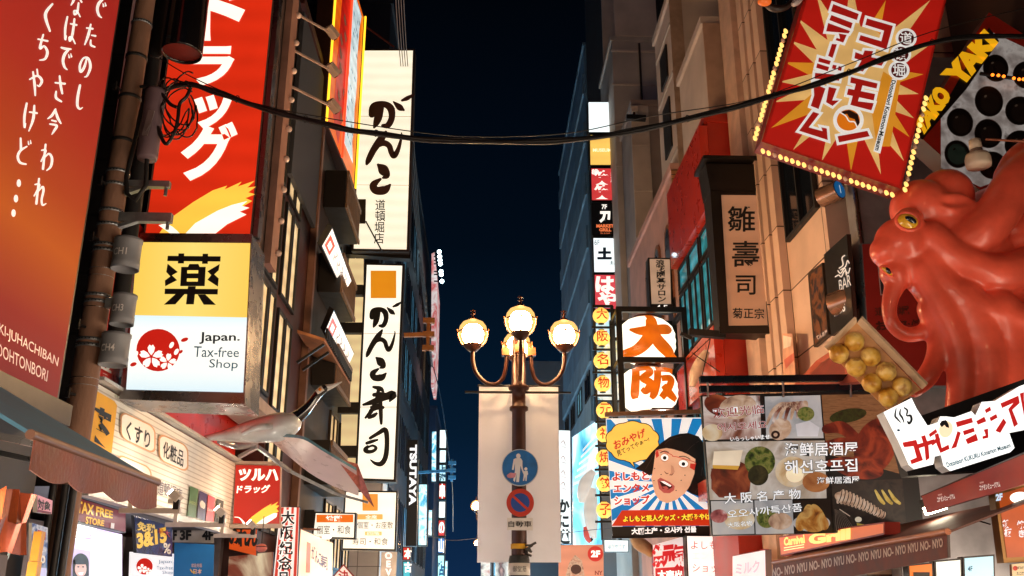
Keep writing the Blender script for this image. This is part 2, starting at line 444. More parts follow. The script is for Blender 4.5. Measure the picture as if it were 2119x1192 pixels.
gr = MB(P((60, 62, 68), .7, var=.2, scale=4)).box(-3.0, -2.93, 13.2, 15.5, 7.9, 10.8); glass_b.part('grey_panel', gr)
pil = MB(P((120, 88, 74), .5)).box(-3.015, -2.90, 15.42, 15.57, 0, 10.9); glass_b.part('corner_trim', pil)

gk = building('sushi_restaurant_building', 'dark brown restaurant block with slatted balconies carrying tall white lightbox signs', -9, -2.95, 15.62, 22.3, 12.6, P((40, 30, 26), .6, var=.35, scale=2.5))
windows(gk, -2.95, -1, [18.3, 19.7, 21.0], [2.3, 4.0, 5.7, 7.4, 9.1], 1.0, 1.25, E((255, 214, 150), .8, .25, .9), P((40, 28, 20), .5), mull=1)
BALC = P((120, 92, 66), .55, var=.25, scale=6)
for z in (3.55, 5.25, 6.95, 8.6):
    b_ = MB(P((20, 17, 16), .5)); b_.box(-2.94, -2.55, 16.1, 18.0, z, z+.75)
    o = gk.part('balcony', b_)
    s_ = MB(BALC); s_.box(-2.54, -2.50, 16.1, 18.0, z+.66, z+.75); s_.box(-2.54, -2.50, 16.1, 18.0, z, z+.08)
    for k in range(19): s_.box(-2.535, -2.515, 16.1+k*.1, 16.13+k*.1, z+.08, z+.66)
    gk.part('slats', s_, parent=o)
shopfront(gk, -2.95, 15.9, 22, -1, 3, (255, 200, 120), 2.5)
shopfront(drug, -4.7, 8.3, 13.0, -1, 3, (240, 238, 255), .6)

wt = building('white_tiled_building', 'slim pale tiled building edge rising beyond the sushi signs', -8.5, -2.42, 24.0, 25.2, 5.9, Grid((206, 200, 196), (120, 112, 108), .5, .42, .02, axes='XZ'))
dk = building('dark_tower', 'tall dark tower block beyond the sushi signs with unlit blue windows', -10, -2.95, 25.4, 54, 19.6, P((30, 30, 36), .6, var=.3, scale=.6))
windows(dk, -2.95, -1, [26+2.3*k for k in range(12)], [3.4, 6.4, 9.4, 12.4, 15.4], 1.5, 1.9, [P((18, 40, 70), .15, var=.4)]*4+[E((120, 190, 220), .22, .5, 1), E((255, 210, 150), .3, .5, 1.2)], mull=1)
shopfront(dk, -2.95, 26, 53, -1, 9, (190, 235, 255), 2.0)
bl = building('blue_lit_block', 'distant blue lit block closing the left side of the street', -9, -2.6, 54.5, 75, 12.5, P((40, 58, 88), .6, var=.3, scale=.5))
shopfront(bl, -2.6, 55, 74, -1, 6, (120, 210, 255), 2.0)

# ---------------- right side of the street
TILE = Grid((216, 184, 164), (70, 46, 34), 1.55, .98, .022, axes='YZ', bump=.5)
TILEX = Grid((216, 184, 164), (70, 46, 34), .30, .98, .02, axes='XZ', bump=.5)
mus = building('octopus_museum_building', 'dark museum shopfront building behind the giant red octopus', 6.2, 12, -6, 10.6, 14, P((44, 22, 18), .6, var=.3, scale=1.5))
shopfront(mus, 6.2, -5.5, 10.3, 1, 6, (255, 206, 150), 1.8, 2.0)
tl = building('tiled_building', 'beige tiled building with ribbed corner and bar posters on its street wall', 4.4, 11, 11.0, 14.35, 17, TILE)
for k, (dx, m_) in enumerate(((.0, TILEX), (.14, TILEX), (.28, TILEX))):
    f = MB(m_).box(4.28-dx*.0-.012*k, 4.397, 12.55+k*.34, 12.55+k*.34+.24, 0, 17.1); tl.part('rib', f)
tw = MB(P((214, 180, 160), .5, var=.15)).box(4.2, 4.397, 13.62, 14.3, 0, 17.05); tl.part('corner_pier', tw)
windows(tl, 4.4, 1, [11.15], [6.55, 9.2], 1.25, 1.7, GLASSDARK, mull=1, depth=.14)
shopfront(tl, 4.4, 11.1, 12.4, 1, 1, (255, 170, 110), 1.5)
rd = building('red_fronted_building', 'low red fronted building with teal lit windows behind the wooden sushi sign', 3.87, 11, 14.4, 17.35, 9.55, P((176, 48, 34), .4, var=.15, scale=2))
for z0, z1 in ((5.0, 5.9), (7.9, 9.5), (3.3, 3.6)):
    b_ = MB(P((196, 56, 40), .3, var=.1, coat=.4)).box(3.72, 3.868, 14.42, 17.33, z0, z1); rd.part('band', b_)
windows(rd, 3.87, 1, [14.55, 15.5, 16.4], [3.65, 6.05], .85, 1.25, GLASSTEAL, mull=1)
windows(rd, 3.87, 1, [14.55, 15.5, 16.4], [6.05+1.3], .85, .5, GLASSTEAL, mull=0)
shopfront(rd, 3.87, 14.6, 17.2, 1, 2, (255, 190, 140), 2)
CONC = P((190, 180, 174), .8, var=.16, scale=1.1, bump=.25); CONC2 = P((206, 190, 180), .8, var=.14, scale=1.3, bump=.2); CONCG = P((168, 152, 146), .8, var=.2, scale=1.2, bump=.2)
pn = building('panelled_building', 'plain tan panelled building top standing behind the red front', 4.04, 11, 14.6+2.8, 19.2, 14.2, CONC2)
for z in (10.6, 12.4, 13.6): pn.part('ledge', MB(CONC).box(4.01, 4.036, 17.45, 19.1, z, z+.06))
for z, h_ in ((10.9, 1.2), (12.6, .8)): pn.part('dark_slab', MB(P((26, 24, 26), .6)).box(4.0, 4.038, 17.9, 18.6, z, z+h_))  # dark slabs set on the face, not cut into it
cap = MB(P((176, 150, 132), .7)).box(4.02, 4.3, 17.38, 17.40, 3, 14.2); pn.part('edge_trim', cap)
# taller tan block directly above the red front
pt = building('tan_panel_block', 'tan panelled block with a dark joint line right of the concrete buildings', 4.02, 11, 14.72, 16.9, 11.75, CONC2, z0=9.75)
pt.part('joint', MB(BLACK).box(4.42, 4.45, 14.69, 14.715, 9.75, 11.7)); pt.part('return_trim', MB(P((186, 156, 138), .7, var=.1)).box(3.99, 4.36, 14.66, 14.70, 9.75, 11.74))
ar = building('arched_window_building', 'mauve rendered building with tall narrow arched windows and brick edging', 3.9, 11, 17.45, 23.3, 10.1, P((206, 160, 150), .6, var=.2, scale=1.4))
ARCHG = P((38, 30, 34), .3)
for y, z, h_ in ((18.0, 6.9, 2.0), (19.2, 6.9, 2.0), (20.4, 6.9, 2.0), (18.0, 4.0, 1.9), (19.4, 4.0, 1.9), (22.2, 5.6, 1.9)):
    f = MB(P((150, 96, 66), .7, var=.3, scale=9)); g = MB(ARCHG); w = .42
    out = [(y-.09, z), (y+w+.09, z), (y+w+.09, z+h_)]+[(y+w/2+(w/2+.09)*math.cos(R(a)), z+h_+(w/2+.09)*math.sin(R(a))) for a in range(20, 180, 20)]+[(y-.09, z+h_)]
    inn = [(y, z+.05), (y+w, z+.05), (y+w, z+h_)]+[(y+w/2+w/2*math.cos(R(a)), z+h_+w/2*math.sin(R(a))) for a in range(20, 180, 20)]+[(y, z+h_)]
    f.slab([(3.86, a, b) for a, b in out], Vector((.038, 0, 0))); o = ar.part('arched_window', f)
    g.add([(3.856, a, b) for a, b in inn]); ar.part('pane', g, parent=o)
ar.part('brick_edging', MB(Grid((196, 138, 92), (90, 60, 44), .2, .1, .02, axes='XZ')).box(3.86, 4.2, 17.42, 17.448, 0, 10.12))
shopfront(ar, 3.9, 17.6, 23.2, 1, 3, (255, 224, 200), 2.4)
c4 = building('stepped_concrete_building', 'grey stepped concrete building with a dark window above the arched windows', 4.2, 11, 23.4, 25.6, 15.0, CONCG)
c4.part('pilaster', MB(CONC2).box(4.12, 4.62, 23.32, 23.398, 0, 14.95))
f = MB(BLACK).box(5.5, 6.5, 23.34, 23.398, 9.7, 11.6); o = c4.part('window', f); c4.part('pane', MB(GLASSDARK).box(5.58, 6.42, 23.325, 23.338, 9.78, 11.52), parent=o)
c5 = building('plain_concrete_building', 'taller plain concrete building with a downpipe above the stepped block', 4.04, 11, 25.7, 28.6, 18.6, CONC)
for z in (14.2, 15.6, 17.0, 18.2): c5.part('ledge', MB(CONC2).box(4.0, 5.4, 25.66, 25.698, z, z+.07))
c5.part('vent', MB(BLACK).box(7.0, 7.9, 25.65, 25.698, 15.0, 15.4)); c5.part('cable_run', MB(P((60, 50, 46), .5)).cyl((4.9, 25.66, 3), (4.9, 25.66, 18.5), .035, 8))
for z in (10.9, 12.3, 13.7): c4.part('ledge', MB(CONC2).box(4.12, 4.62, 23.30, 23.318, z, z+.06))
dp = MB(P((140, 100, 66), .5)).cyl((6.3, 25.62, 3), (6.3, 25.62, 20.2), .075, 10); c5.part('downpipe', dp)
c5.part('dark_slab', MB(P((30, 26, 26), .7)).box(5.55, 10.6, 25.66, 25.698, 18.62, 20.9)); c5.part('upper_pilaster', MB(CONC2).box(4.15, 5.5, 25.64, 25.698, 18.77, 23.2))  # flat dark slab beside the pilaster, no hollow behind
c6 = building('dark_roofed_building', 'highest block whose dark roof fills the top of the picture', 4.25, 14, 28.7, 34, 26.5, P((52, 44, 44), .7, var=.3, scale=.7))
c6.part('pale_side', MB(CONC2).box(4.18, 5.6, 28.62, 28.698, 0, 23.5))  # paler concrete facing on the dark block
bb = building('blue_balcony_building', 'long blue lit building with stacked balconies receding along the street', 4.2, 12, 34.3, 47, 24.0, P((112, 146, 170), .6, var=.35, scale=.6, stretch=(1, 1, .3)))
for k in range(9):
    z = 3.5+k*2.3
    b_ = MB(P((120, 150, 170), .5, var=.3, scale=1)).box(4.12, 4.198, 34.6, 46.8, z, z+.95); bb.part('balcony', b_)
windows(bb, 4.2, 1, [35.2, 38.2, 41.2, 44.2], [4.6+2.3*k for k in range(3)], 1.7, 1.0, [GLASSDARK]*4+[E((150, 220, 240), .3, .5, 1)], mull=1)
shopfront(bb, 4.2, 29, 46.5, 1, 5, (120, 210, 255), 6.0)
shopfront(c5, 4.04, 25.9, 28.4, 1, 1, (140, 220, 255), 5.0); shopfront(c4, 4.2, 23.5, 25.5, 1, 1, (255, 220, 180), 3.0)
fg = building('far_grey_building', 'distant pale grey building behind the lamp at the end of the street', 2.3, 9, 56, 66, 15.6, P((120, 124, 134), .7, var=.12, scale=.5))
windows(fg, 2.3, 1, [57, 60, 63], [5, 8.2, 11.4], 1.6, 1.4, GLASSDARK)
shopfront(fg, 2.3, 56.5, 65.5, 1, 3, (140, 220, 255), 2.0)
# ================================================================ LEFT: restaurant panel, pole, drugstore
RED = E((214, 40, 20), .85, .05)
# --- big red calligraphy panel on the restaurant wall
gm = Grad([(0, (150, 26, 30)), (.13, (176, 30, 20)), (.30, (226, 96, 10)), (.42, (206, 66, 10)), (.60, (200, 40, 22)), (.85, (190, 32, 24)), (1, (188, 34, 26))], 'Z', 0, 3.4, .62, .75)  # orange spotlight glow painted into the panel's emitting red
zb, zt = 3.0, 9.0
far = 6.70
b = Board('calligraphy_panel', 'tall red restaurant panel with white brush calligraphy and painted orange spotlight glow', 'sign',
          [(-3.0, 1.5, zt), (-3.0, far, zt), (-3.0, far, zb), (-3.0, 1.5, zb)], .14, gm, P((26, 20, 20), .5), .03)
WB = E((244, 238, 228), .85, .0)
HIRA = {'で': [[(18, 22, 9), (50, 20, 13), (82, 14, 8)], [(64, 22, 12), (44, 42, 15), (38, 66, 14), (52, 86, 12), (72, 92, 6)], [(70, 36, 4), (77, 46, 9)], [(84, 30, 4), (91, 40, 9)]],
 'た': [[(20, 26, 8), (60, 20, 10)], [(44, 6, 8), (36, 50, 14), (20, 92, 7)], [(58, 46, 7), (84, 43, 10)], [(56, 66, 8), (60, 84, 11), (88, 86, 8)]],
 'の': [[(56, 18, 8), (46, 56, 13), (26, 80, 12), (16, 56, 12), (34, 24, 9), (66, 18, 12), (86, 46, 14), (72, 84, 10), (54, 94, 4)]],
 'し': [[(46, 4, 12), (40, 50, 14), (44, 84, 13), (62, 94, 10), (80, 84, 4)]],
 'な': [[(18, 26, 8), (52, 20, 10)], [(38, 6, 8), (30, 40, 13), (16, 62, 6)], [(66, 26, 8), (84, 36, 9)], [(64, 44, 9), (62, 76, 12), (46, 90, 10), (40, 78, 8), (60, 76, 9), (84, 90, 7)]],
 'は': [[(20, 8, 9), (14, 50, 12), (22, 92, 9), (28, 76, 4)], [(46, 28, 8), (86, 24, 10)], [(68, 6, 10), (66, 60, 13), (54, 90, 10), (46, 78, 8), (66, 76, 9), (90, 92, 7)]],
 'さ': [[(18, 34, 8), (82, 24, 11)], [(42, 4, 9), (56, 36, 13), (72, 62, 10)], [(30, 64, 9), (34, 86, 13), (72, 92, 9)]],
 '今': [[(50, 4, 10), (32, 30, 13), (6, 48, 6)], [(52, 8, 8), (70, 30, 14), (96, 46, 8)], [(34, 48, 8), (62, 46, 9)], [(24, 64, 8), (70, 60, 12), (58, 80, 12), (44, 98, 5)]],
 'わ': [[(32, 4, 10), (32, 94, 12)], [(10, 30, 7), (38, 26, 10), (14, 70, 7)], [(30, 56, 6), (60, 32, 10), (84, 44, 13), (82, 74, 12), (58, 94, 6)]],
 'れ': [[(30, 4, 10), (30, 96, 12)], [(8, 30, 7), (38, 26, 10), (10, 72, 7)], [(28, 56, 6), (58, 28, 10), (68, 40, 12), (62, 74, 11), (72, 92, 10), (94, 82, 5)]],
 'く': [[(68, 2, 10), (30, 48, 16), (70, 98, 10)]],
 'ち': [[(16, 26, 8), (78, 20, 10)], [(46, 4, 9), (34, 54, 13), (60, 42, 10), (84, 58, 14), (74, 84, 12), (40, 96, 6)]],
 'や': [[(10, 50, 8), (56, 28, 11), (88, 38, 14), (76, 60, 10), (60, 60, 5)], [(50, 6, 8), (58, 24, 9)], [(26, 20, 9), (44, 60, 13), (56, 98, 8)]],
 'け': [[(20, 6, 10), (14, 52, 13), (22, 92, 9), (28, 76, 4)], [(44, 32, 8), (92, 26, 10)], [(70, 4, 10), (72, 50, 14), (52, 98, 6)]],
 'ど': [[(28, 8, 9), (38, 46, 13)], [(74, 28, 7), (36, 50, 12), (22, 74, 13), (40, 92, 12), (80, 90, 8)], [(78, 8, 4), (84, 18, 8)], [(92, 2, 4), (97, 12, 8)]]}
for txt, pts, w, h_ in (('でたのし', [(206, 12), (187, 74), (176, 136), (164, 201)], 30, 52), ('なはでさ今われ', [(158, 8), (146, 62), (135, 118), (123, 184), (112, 252), (97, 327), (84, 398)], 30, 56), ('くちやけど', [(100, 34), (88, 99), (74, 169), (62, 243), (47, 313)], 31, 58)):
    for ch, p in zip(txt, pts): b.brush(HIRA[ch], WB, 2, lambda x, y, p=p: (p[0]+(x-50)/100*w-(y-50)*.06, p[1]+(y-50)/100*h_+(x-50)*.12), .42)
for p in ((39, 379), (33, 411), (28, 441)): b.poly(ell(p[0], p[1], 4.5, 8), WB, 2)
LT = E((214, 178, 170), .6, 0)
b.text('AKI-JUHACHIBAN', [(-14, 660), (122, 740), (118, 764), (-14, 689)], LT, .0)
b.text('I-DOHTONBORI', [(-14, 704), (100, 767), (97, 790), (-14, 731)], LT, .0)
b.done()
tm = MB(P((150, 60, 40), .4)).box(-3.0+.004, -2.96, 3.62, 3.66, zb, zt); b.t.part('joint_strip', tm)
ub = MB(P((20, 18, 20), .4)).box(-3.2, -2.9, 1.5, 6.72, zb-.16, zb-.012); b.t.part('bottom_rail', ub)

# --- awning with brown valance
t = Thing('awning', 'grey green sloping awning with a brown scalloped valance under the red panel', 'awning', (-2.5, 5, 2.3))
ax, ay0, ay1 = -1.9, 4.06, 5.66
cm = P((62, 112, 140), .7, var=.15, scale=3, bump=.2)
m = MB(cm); m.slab([(-3.05, ay0, 2.98), (-3.05, ay1, 2.98), (ax, ay1, 2.34), (ax, ay0, 2.34)], Vector((0, 0, -.02))); t.part('canopy', m)
m = MB(P((110, 74, 58), .5, .1)).cyl((ax, ay0-.03, 2.33), (ax, ay1+.04, 2.33), .022, 12); t.part('front_bar', m)
m = MB(P((112, 52, 34), .6, var=.25, scale=6, bump=.3)); n = 40
for i in range(n):
    ya, yb = ay0+(ay1-ay0)*i/n, ay0+(ay1-ay0)*(i+1)/n
    za, zb_ = [2.30-.115-.03*abs(math.sin(q*math.pi*4/n)) for q in (i, i+1)]
    m.slab([(ax+.012, ya, 2.31), (ax+.012, yb, 2.31), (ax+.012+.012*math.sin(.35*(i+1)), yb, zb_), (ax+.012+.012*math.sin(.35*i), ya, za)], Vector((-.008, 0, 0)))
t.part('valance', m)
for ya in (ay1-.03, ay0+.05): t.part('arm', MB(STEEL).bar((-3.1, ya, 2.55), (ax, ya, 2.30), .03))
# crumpled copper sheet, brown cabinet and lamp below the awning
m = MB(P((196, 96, 52), .22, .75, var=.35, scale=5)); n = 26
pts = []
rnd = random.Random(3)
for i in range(n+1):
    pts.append([Vector((-2.62+rnd.uniform(-.03, .03), 4.2+i*.058, 1.93+.165*j+rnd.uniform(-.02, .02)+.0*i)) for j in range(3)])
for i in range(n):
    for j in range(2): m.add([pts[i][j], pts[i+1][j], pts[i+1][j+1], pts[i][j+1]], None, True)
single('copper_banner', 'crumpled shiny copper foil banner under the grey awning', 'banner', m, (-2.62, 5, 1.95))
t = Thing('cabinet', 'plain grey brown shutter box beneath the copper banner', 'box', (-2.75, 4.9, 1.5))
t.part('box', MB(P((92, 78, 70), .6, var=.15)).box(-3.1, -2.66, 4.1, 5.62, 1.66, 1.91)); t.part('lip', MB(DARKMETAL).box(-2.72, -2.64, 4.1, 5.64, 1.64, 1.658))
t = Thing('clip_lamp', 'small cyan white clip lamp glowing at the bottom left edge', 'lamp', (-2.7, 5.5, 1.55))
pl = onX(18, 1108, -2.72)
t.part('bulb', MB(E((190, 250, 255), 6, 0)).ball(pl, .035, sc=(1, 1.5, .8))); t.part('shade', MB(STEEL).box(pl.x-.08, pl.x+.02, pl.y-.12, pl.y+.1, pl.z+.045, pl.z+.075))
m = MB(P((200, 230, 235), .4)).tube([pl+Vector((0, 0, -.03)), pl+Vector((.01, .02, -.1)), pl+Vector((0, -.01, -.2)), pl+Vector((.02, .03, -.3))], .006, 6); t.part('cord', m)

# --- utility pole and its fittings
PY = 7.45
pb = onY(202, 620, PY); PX_ = pb.x
CONCP = P((140, 104, 84), .75, var=.3, scale=3.5, bump=.4, stretch=(1, 1, .35))
t = Thing('utility_pole', 'weathered brown concrete utility pole with steel bands in front of the drugstore', 'pole', (PX_, PY, 0))
t.part('shaft', MB(CONCP).cyl((PX_-.05, PY, 0), (PX_+.07, PY, 9.5), .1265, 24, r2=.066))
def zat(py): return onY(PX_/PY*0+ (202+(620-py)*.135), py, PY).z
BAND = GALV
for py, k in ((51, 0), (120, 1), (204, 1), (294, 1), (359, 0), (386, 0), (440, 0), (469, 0), (511, 0), (522, 0), (615, 0), (628, 0), (706, 0), (718, 0), (785, 2), (800, 2), (560, 2), (575, 2), (640, 2)):
    z = zat(py); PX_ = pb.x+(z-4)*.0126; q_ = (.1265-.00635*z)/.1365
    if k == 0:
        m = MB(BAND); m.lathe((PX_, PY, z), [(.137*q_, -.014), (.145*q_, -.014), (.145*q_, .014), (.137*q_, .014)], 24)
        for a in range(0, 24): m.ball((PX_+.146*q_*math.cos(a*.2618), PY+.146*q_*math.sin(a*.2618), z), .006, BLACK, 6, 4)
    elif k == 1:
        m = MB(BLACK); m.lathe((PX_, PY, z), [(.13*q_, -.02), (.148*q_, -.015), (.148*q_, .012), (.13*q_, .02)], 20)
        m.tube([(PX_+.14, PY-.05, z), (PX_+.2, PY-.06, z-.03), (PX_+.22, PY-.02, z+.02)], .008, 6)
    else:
        m = MB(STEEL); m.lathe((PX_, PY, z), [(.1365*q_, -.003), (.14*q_, 0), (.1365*q_, .003)], 20)
    t.part('band', m)
PX_ = pb.x
for z in (3.2, 3.75, 5.0, 5.9, 4.5):
    m = MB(DARKMETAL).cyl((PX_-.02, PY-.11, z), (PX_-.05, PY-.2, z), .012, 8); m.box(PX_-.06, PX_-.03, PY-.2, PY-.17, z-.04, z+.04); t.part('step_bolt', m)
m = MB(P((40, 36, 36), .5))
for dx in (-.05, .04, .1): m.cyl((PX_+dx, PY-.17, 0), (PX_+dx, PY-.17, 2.5), .028, 10)
t.part('conduit', m)
for (xa, ya, xb, yb, h_) in ((256, 381, 352, 383, .07), (240, 450, 356, 452, .1)):
    a = onY(xa, ya, PY-.02); b_ = onY(xb, yb, PY-.02)
    m = MB(GALV).bar(a, b_, .06, h_*.8); m.bar(a+Vector((.02, 0, -.09)), a+Vector((.2, 0, -.02)), .05, .03)
    m.cyl(b_+Vector((-.03, 0, -.02)), b_+Vector((-.03, 0, -.1)), .015, 8); t.part('bracket_arm', m)
for nm, (x0, x1, y0, y1) in (('CH1', (229, 287, 496, 558)), ('CH3', (226, 276, 611, 672)), ('CH4', (203, 263, 692, 756))):
    c = onY((x0+x1)/2, y1, PY-.05); ct = onY((x0+x1)/2, y0, PY-.05); r = psize((x1-x0)/2, c)*.97
    tt = Thing('junction_can', f'grey cylindrical cable can lettered {nm} strapped to the utility pole', 'can', c, 'cable cans on the utility pole')
    gm_ = P((134, 139, 146), .5, .0, var=.12)
    h_ = ct.z-c.z
    tt.part('can', MB(gm_).lathe(c, [(0, .02), (r*.9, .02), (r*.94, 0), (r, 0), (r, .06), (r*.97, .07), (r*.97, h_-.03), (r*1.02, h_-.025), (r*1.02, h_), (0, h_)], 28))
    m = MB(P((225, 225, 225), .5, var=0)); vs, fs, a0, a1, b0, b1 = glyphs(nm, .01)
    pts = []
    for x, y in vs:
        ang = -math.pi/2-.18+((x-a0)/(a1-a0)-.5)*1.05
        pts.append(c+Vector(((r*.97+.004)*math.cos(ang), (r*.97+.004)*math.sin(ang), h_*.36+(y-b0)/(b1-b0)*h_*.23)))
    m.raw(pts, fs); tt.part('lettering', m)
    tt.part('strap_bracket', MB(GALV).box(PX_+.1, c.x-r*.8, PY-.09, PY-.03, c.z+h_*.55, c.z+h_*.85))
c = onY(304, 330, PY-.06); ct = onY(316, 187, PY-.06); r = psize(21, c)
tt = Thing('splice_case', 'slim grey purple cable splice cylinder hanging beside the utility pole', 'cable box', c)
h_ = ct.z-c.z
tt.part('case', MB(P((118, 100, 108), .5, var=.15)).lathe(c, [(0, 0), (r*.92, 0), (r, .03), (r, h_-.03), (r*.9, h_), (0, h_)], 24))
m = MB(P((150, 140, 140), .4, .5)).bar(c+Vector((-.01, -r-.006, .18)), c+Vector((.02, -r-.006, .42)), .05, .012); m.bar(c+Vector((.0, -r-.012, .22)), c+Vector((.02, -r-.012, .28)), .02, .012); tt.part('clamp', m)
m = MB(BLACK).tube([c+Vector((-.11, .02, .55)), c+Vector((-.13, .02, .2)), c+Vector((-.16, .02, -.15)), c+Vector((-.13, 0, -.32)), c+Vector((-.05, 0, -.38)), c+Vector((.02, 0, -.25)), c+Vector((.0, 0, 0))], .02, 8); tt.part('cable_loop', m)
c = onY(376, 112, 7.7); r = psize(41, c)
tt = Thing('hanging_drum', 'glossy black cylinder hanging from above in front of the red drugstore sign', 'cylinder', c)
tt.part('drum', MB(P((16, 15, 17), .18, var=.1, coat=.5)).lathe(c, [(r*.93, .03), (r*.97, 0), (r, .02), (r, 2.2), (0, 2.2)], 32)); tt.part('inner_base', MB(P((110, 22, 16), .5)).lathe(c, [(0, .03), (r*.93, .03)], 32))
# dark cabinet/pipe behind the pole
tt = Thing('down_pipe', 'fat black drainpipe running up the dark wall behind the utility pole', 'pipe', (-3.1, 7.7, 0))
pp = onY(256, 580, 7.85)
tt.part('pipe', MB(P((26, 24, 25), .7, var=.2)).cyl((pp.x, 7.84, 3.75), (pp.x, 7.84, 10), .07, 16)); tt.part('bracket', MB(BLACK).box(pp.x-.13, pp.x+.13, 7.72, 7.8, 7.4, 7.46))

# --- drugstore vertical red sign
CW = E((255, 246, 226), 1.25, .04)
q = [(296, 490), (521, 490)]
DY = 8.75
pL, pR = onY(q[0][0], q[0][1], DY), onY(q[1][0], q[1][1], DY)
zt = 11.2
b = Board('drugstore_vertical_sign', 'tall red projecting lightbox with white katakana for drugstore and a yellow brush stroke', 'sign',
          [(pL.x, DY, zt), (pR.x, DY, zt), (pR.x, DY, pR.z), (pL.x, DY, pL.z)], .8, E((222, 46, 18), .95, .1, 1.0), P((120, 100, 92), .5, var=.2), .02)
for tx, qd in (('ド', [(404, -48), (522, -48), (512, 84), (405, 84)]), ('ラ', [(397, 95), (488, 95), (480, 177), (390, 177)]), ('ッ', [(402, 196), (482, 196), (474, 266), (398, 266)]), ('グ', [(382, 252), (494, 252), (482, 374), (367, 374)])):
    b.text(tx, qd, CW, .045)
YS = E((250, 196, 70), 1.1, .05)
b.poly([(330, 482), (352, 452), (400, 418), (440, 394), (470, 384), (465, 392), (500, 376), (492, 386), (527, 374), (512, 388), (530, 386), (514, 398), (528, 402), (508, 410), (522, 416), (480, 440), (432, 470), (415, 483)], YS, 1)
b.poly([(384, 483), (404, 462), (450, 436), (480, 424), (512, 416), (500, 426), (516, 430), (496, 438), (510, 444), (470, 464), (446, 483)], CW, 2)
b.poly([(328, 466), (345, 462), (358, 470), (372, 483), (352, 483)], CW, 2)
b.done()
fr = MB(STEEL); fr.box(pR.x+.012, pR.x+.06, DY-.02, DY+.14, pR.z, zt); b.t.part('edge_trim', fr)
st = MB(P((150, 112, 98), .55, var=.2)).box(pR.x+.012, pR.x+.09, DY+.48, DY+.78, pR.z-.1, zt); b.t.part('bulb_strip', st)
for k in range(15):
    z = pR.z+.1+k*.37
    b.t.part('bulb', MB(P((230, 205, 190), .25)).ball((pR.x+.11, DY+.72, z), .036, u=12, v=8))
for py in (12, 92, 170):
    a = onY(588, py, DY+.72); 
    tt = Thing('arm_spotlight', {12: 'topmost of the pale arm spotlights beside the red drugstore sign', 92: 'middle pale arm spotlight beside the red drugstore sign', 170: 'lowest pale arm spotlight, just above the black cable'}[py], 'spotlight', a, 'arm spotlights on the drugstore sign')
    e_ = a+Vector((.46, .5, -.02))
    tt.part('arm', MB(P((190, 165, 150), .45)).bar(a+Vector((-.02, 0, 0)), e_, .022)); 
    m = MB(P((200, 178, 160), .4)).bar(e_+Vector((-.02, -.05, .05)), e_+Vector((.07, .06, -.03)), .10, .07); tt.part('head', m)
    tt.part('lens', MB(P((60, 44, 40), .15)).bar(e_+Vector((.07, .06, -.032)), e_+Vector((.076, .065, -.036)), .08, .055))

# --- yellow/white pharmacy lightbox below it
b = Board('pharmacy_lightbox', 'yellow and white tax-free pharmacy lightbox with black kanji and a red blossom circle', 'sign', bY([(290, 482), (521, 484), (506, 836), (246, 826)], 8.45), .58, None, STEEL, .0)
F_ = [(284, 501), (518, 503), (503, 812), (261, 806)]
YEL = Grad([(0, (252, 206, 84)), (.5, (255, 224, 120)), (1, (252, 208, 92))], 'X', -.6, .5, 1.0)
b.poly([(284, 501), (518, 503), (511, 657), (272, 652)], YEL, 1)
b.poly([(272, 652), (511, 657), (503, 812), (261, 806)], Grad([(0, (200, 228, 240)), (.45, (250, 248, 238)), (.75, (252, 250, 240)), (1, (214, 236, 242))], 'Z', 0, .82, 1.12), 1)
K = INK
def strokes(b, segs, mat, lvl=3):
    for i, s_ in enumerate(segs): b.poly(s_, mat, lvl+.1*i)
zz = lambda l: [z2(*p) for p in l]
strokes(b, [zz([(985, 367), (1296, 370), (1294, 401), (982, 398)]), zz([(1048, 353), (1082, 353), (1080, 412), (1044, 412)]), zz([(1190, 355), (1222, 355), (1220, 414), (1186, 414)]),
  zz([(1112, 415), (1165, 415), (1172, 432), (1208, 432), (1202, 545), (1058, 545), (1064, 432), (1104, 432)]),
  zz([(984, 413), (1044, 462), (1010, 482), (1040, 510), (970, 546), (968, 512), (1000, 488), (976, 462)]), zz([(1290, 415), (1284, 452), (1258, 476), (1284, 500), (1280, 548), (1218, 508), (1240, 480), (1218, 458)]),
  zz([(968, 560), (1280, 562), (1278, 594), (966, 592)]), zz([(1104, 546), (1150, 546), (1138, 652), (1092, 652)]), zz([(1030, 592), (1084, 592), (1030, 652), (962, 654)]), zz([(1160, 594), (1206, 594), (1268, 655), (1196, 654)])], K, 3)
YF = E((255, 220, 110), 1.0, 0)
strokes(b, [zz([(1100, 452), (1164, 452), (1163, 470), (1099, 470)]), zz([(1098, 500), (1162, 500), (1161, 518), (1097, 518)])], YF, 5)
RB = E((206, 34, 22), .8, .03); FW = E((255, 248, 236), 1.1, 0)
def blossom(b, cx, cy, r, lvl, rot=0, mat=FW):
    for k in range(5):
        a = R(rot-90+72*k); d = (math.cos(a), math.sin(a)); n_ = (-d[1], d[0])
        pt = lambda u, v: (cx+d[0]*u*r+n_[0]*v*r, cy+d[1]*u*r+n_[1]*v*r)
        b.poly([pt(.12, 0), pt(.4, .22), pt(.75, .30), pt(1, .14), pt(.88, 0), pt(1, -.14), pt(.75, -.30), pt(.4, -.22)], mat, lvl+.02*k)
b.poly(ell(327, 724.5, 45, 44), RB, 2)
blossom(b, 313, 738, 25, 3); blossom(b, 347, 749, 18, 3.4, 10)
for p in ((355, 714), (365, 728), (281, 733)): b.poly(ell(p[0], p[1], 4, 7, 30), FW, 3)
for p in ((382, 703, 8, 4, -20), (374, 728, 5, 3, -40), (276, 754, 7, 4, -20)): b.poly(ell(*p), RB, 3)
DT = P((20, 44, 60), .5, var=0)
b.text('Japan.', [(413, 687), (497, 689), (496, 710), (412, 712)], DT, .018); TL_ = P((46, 120, 160), .5, var=0)
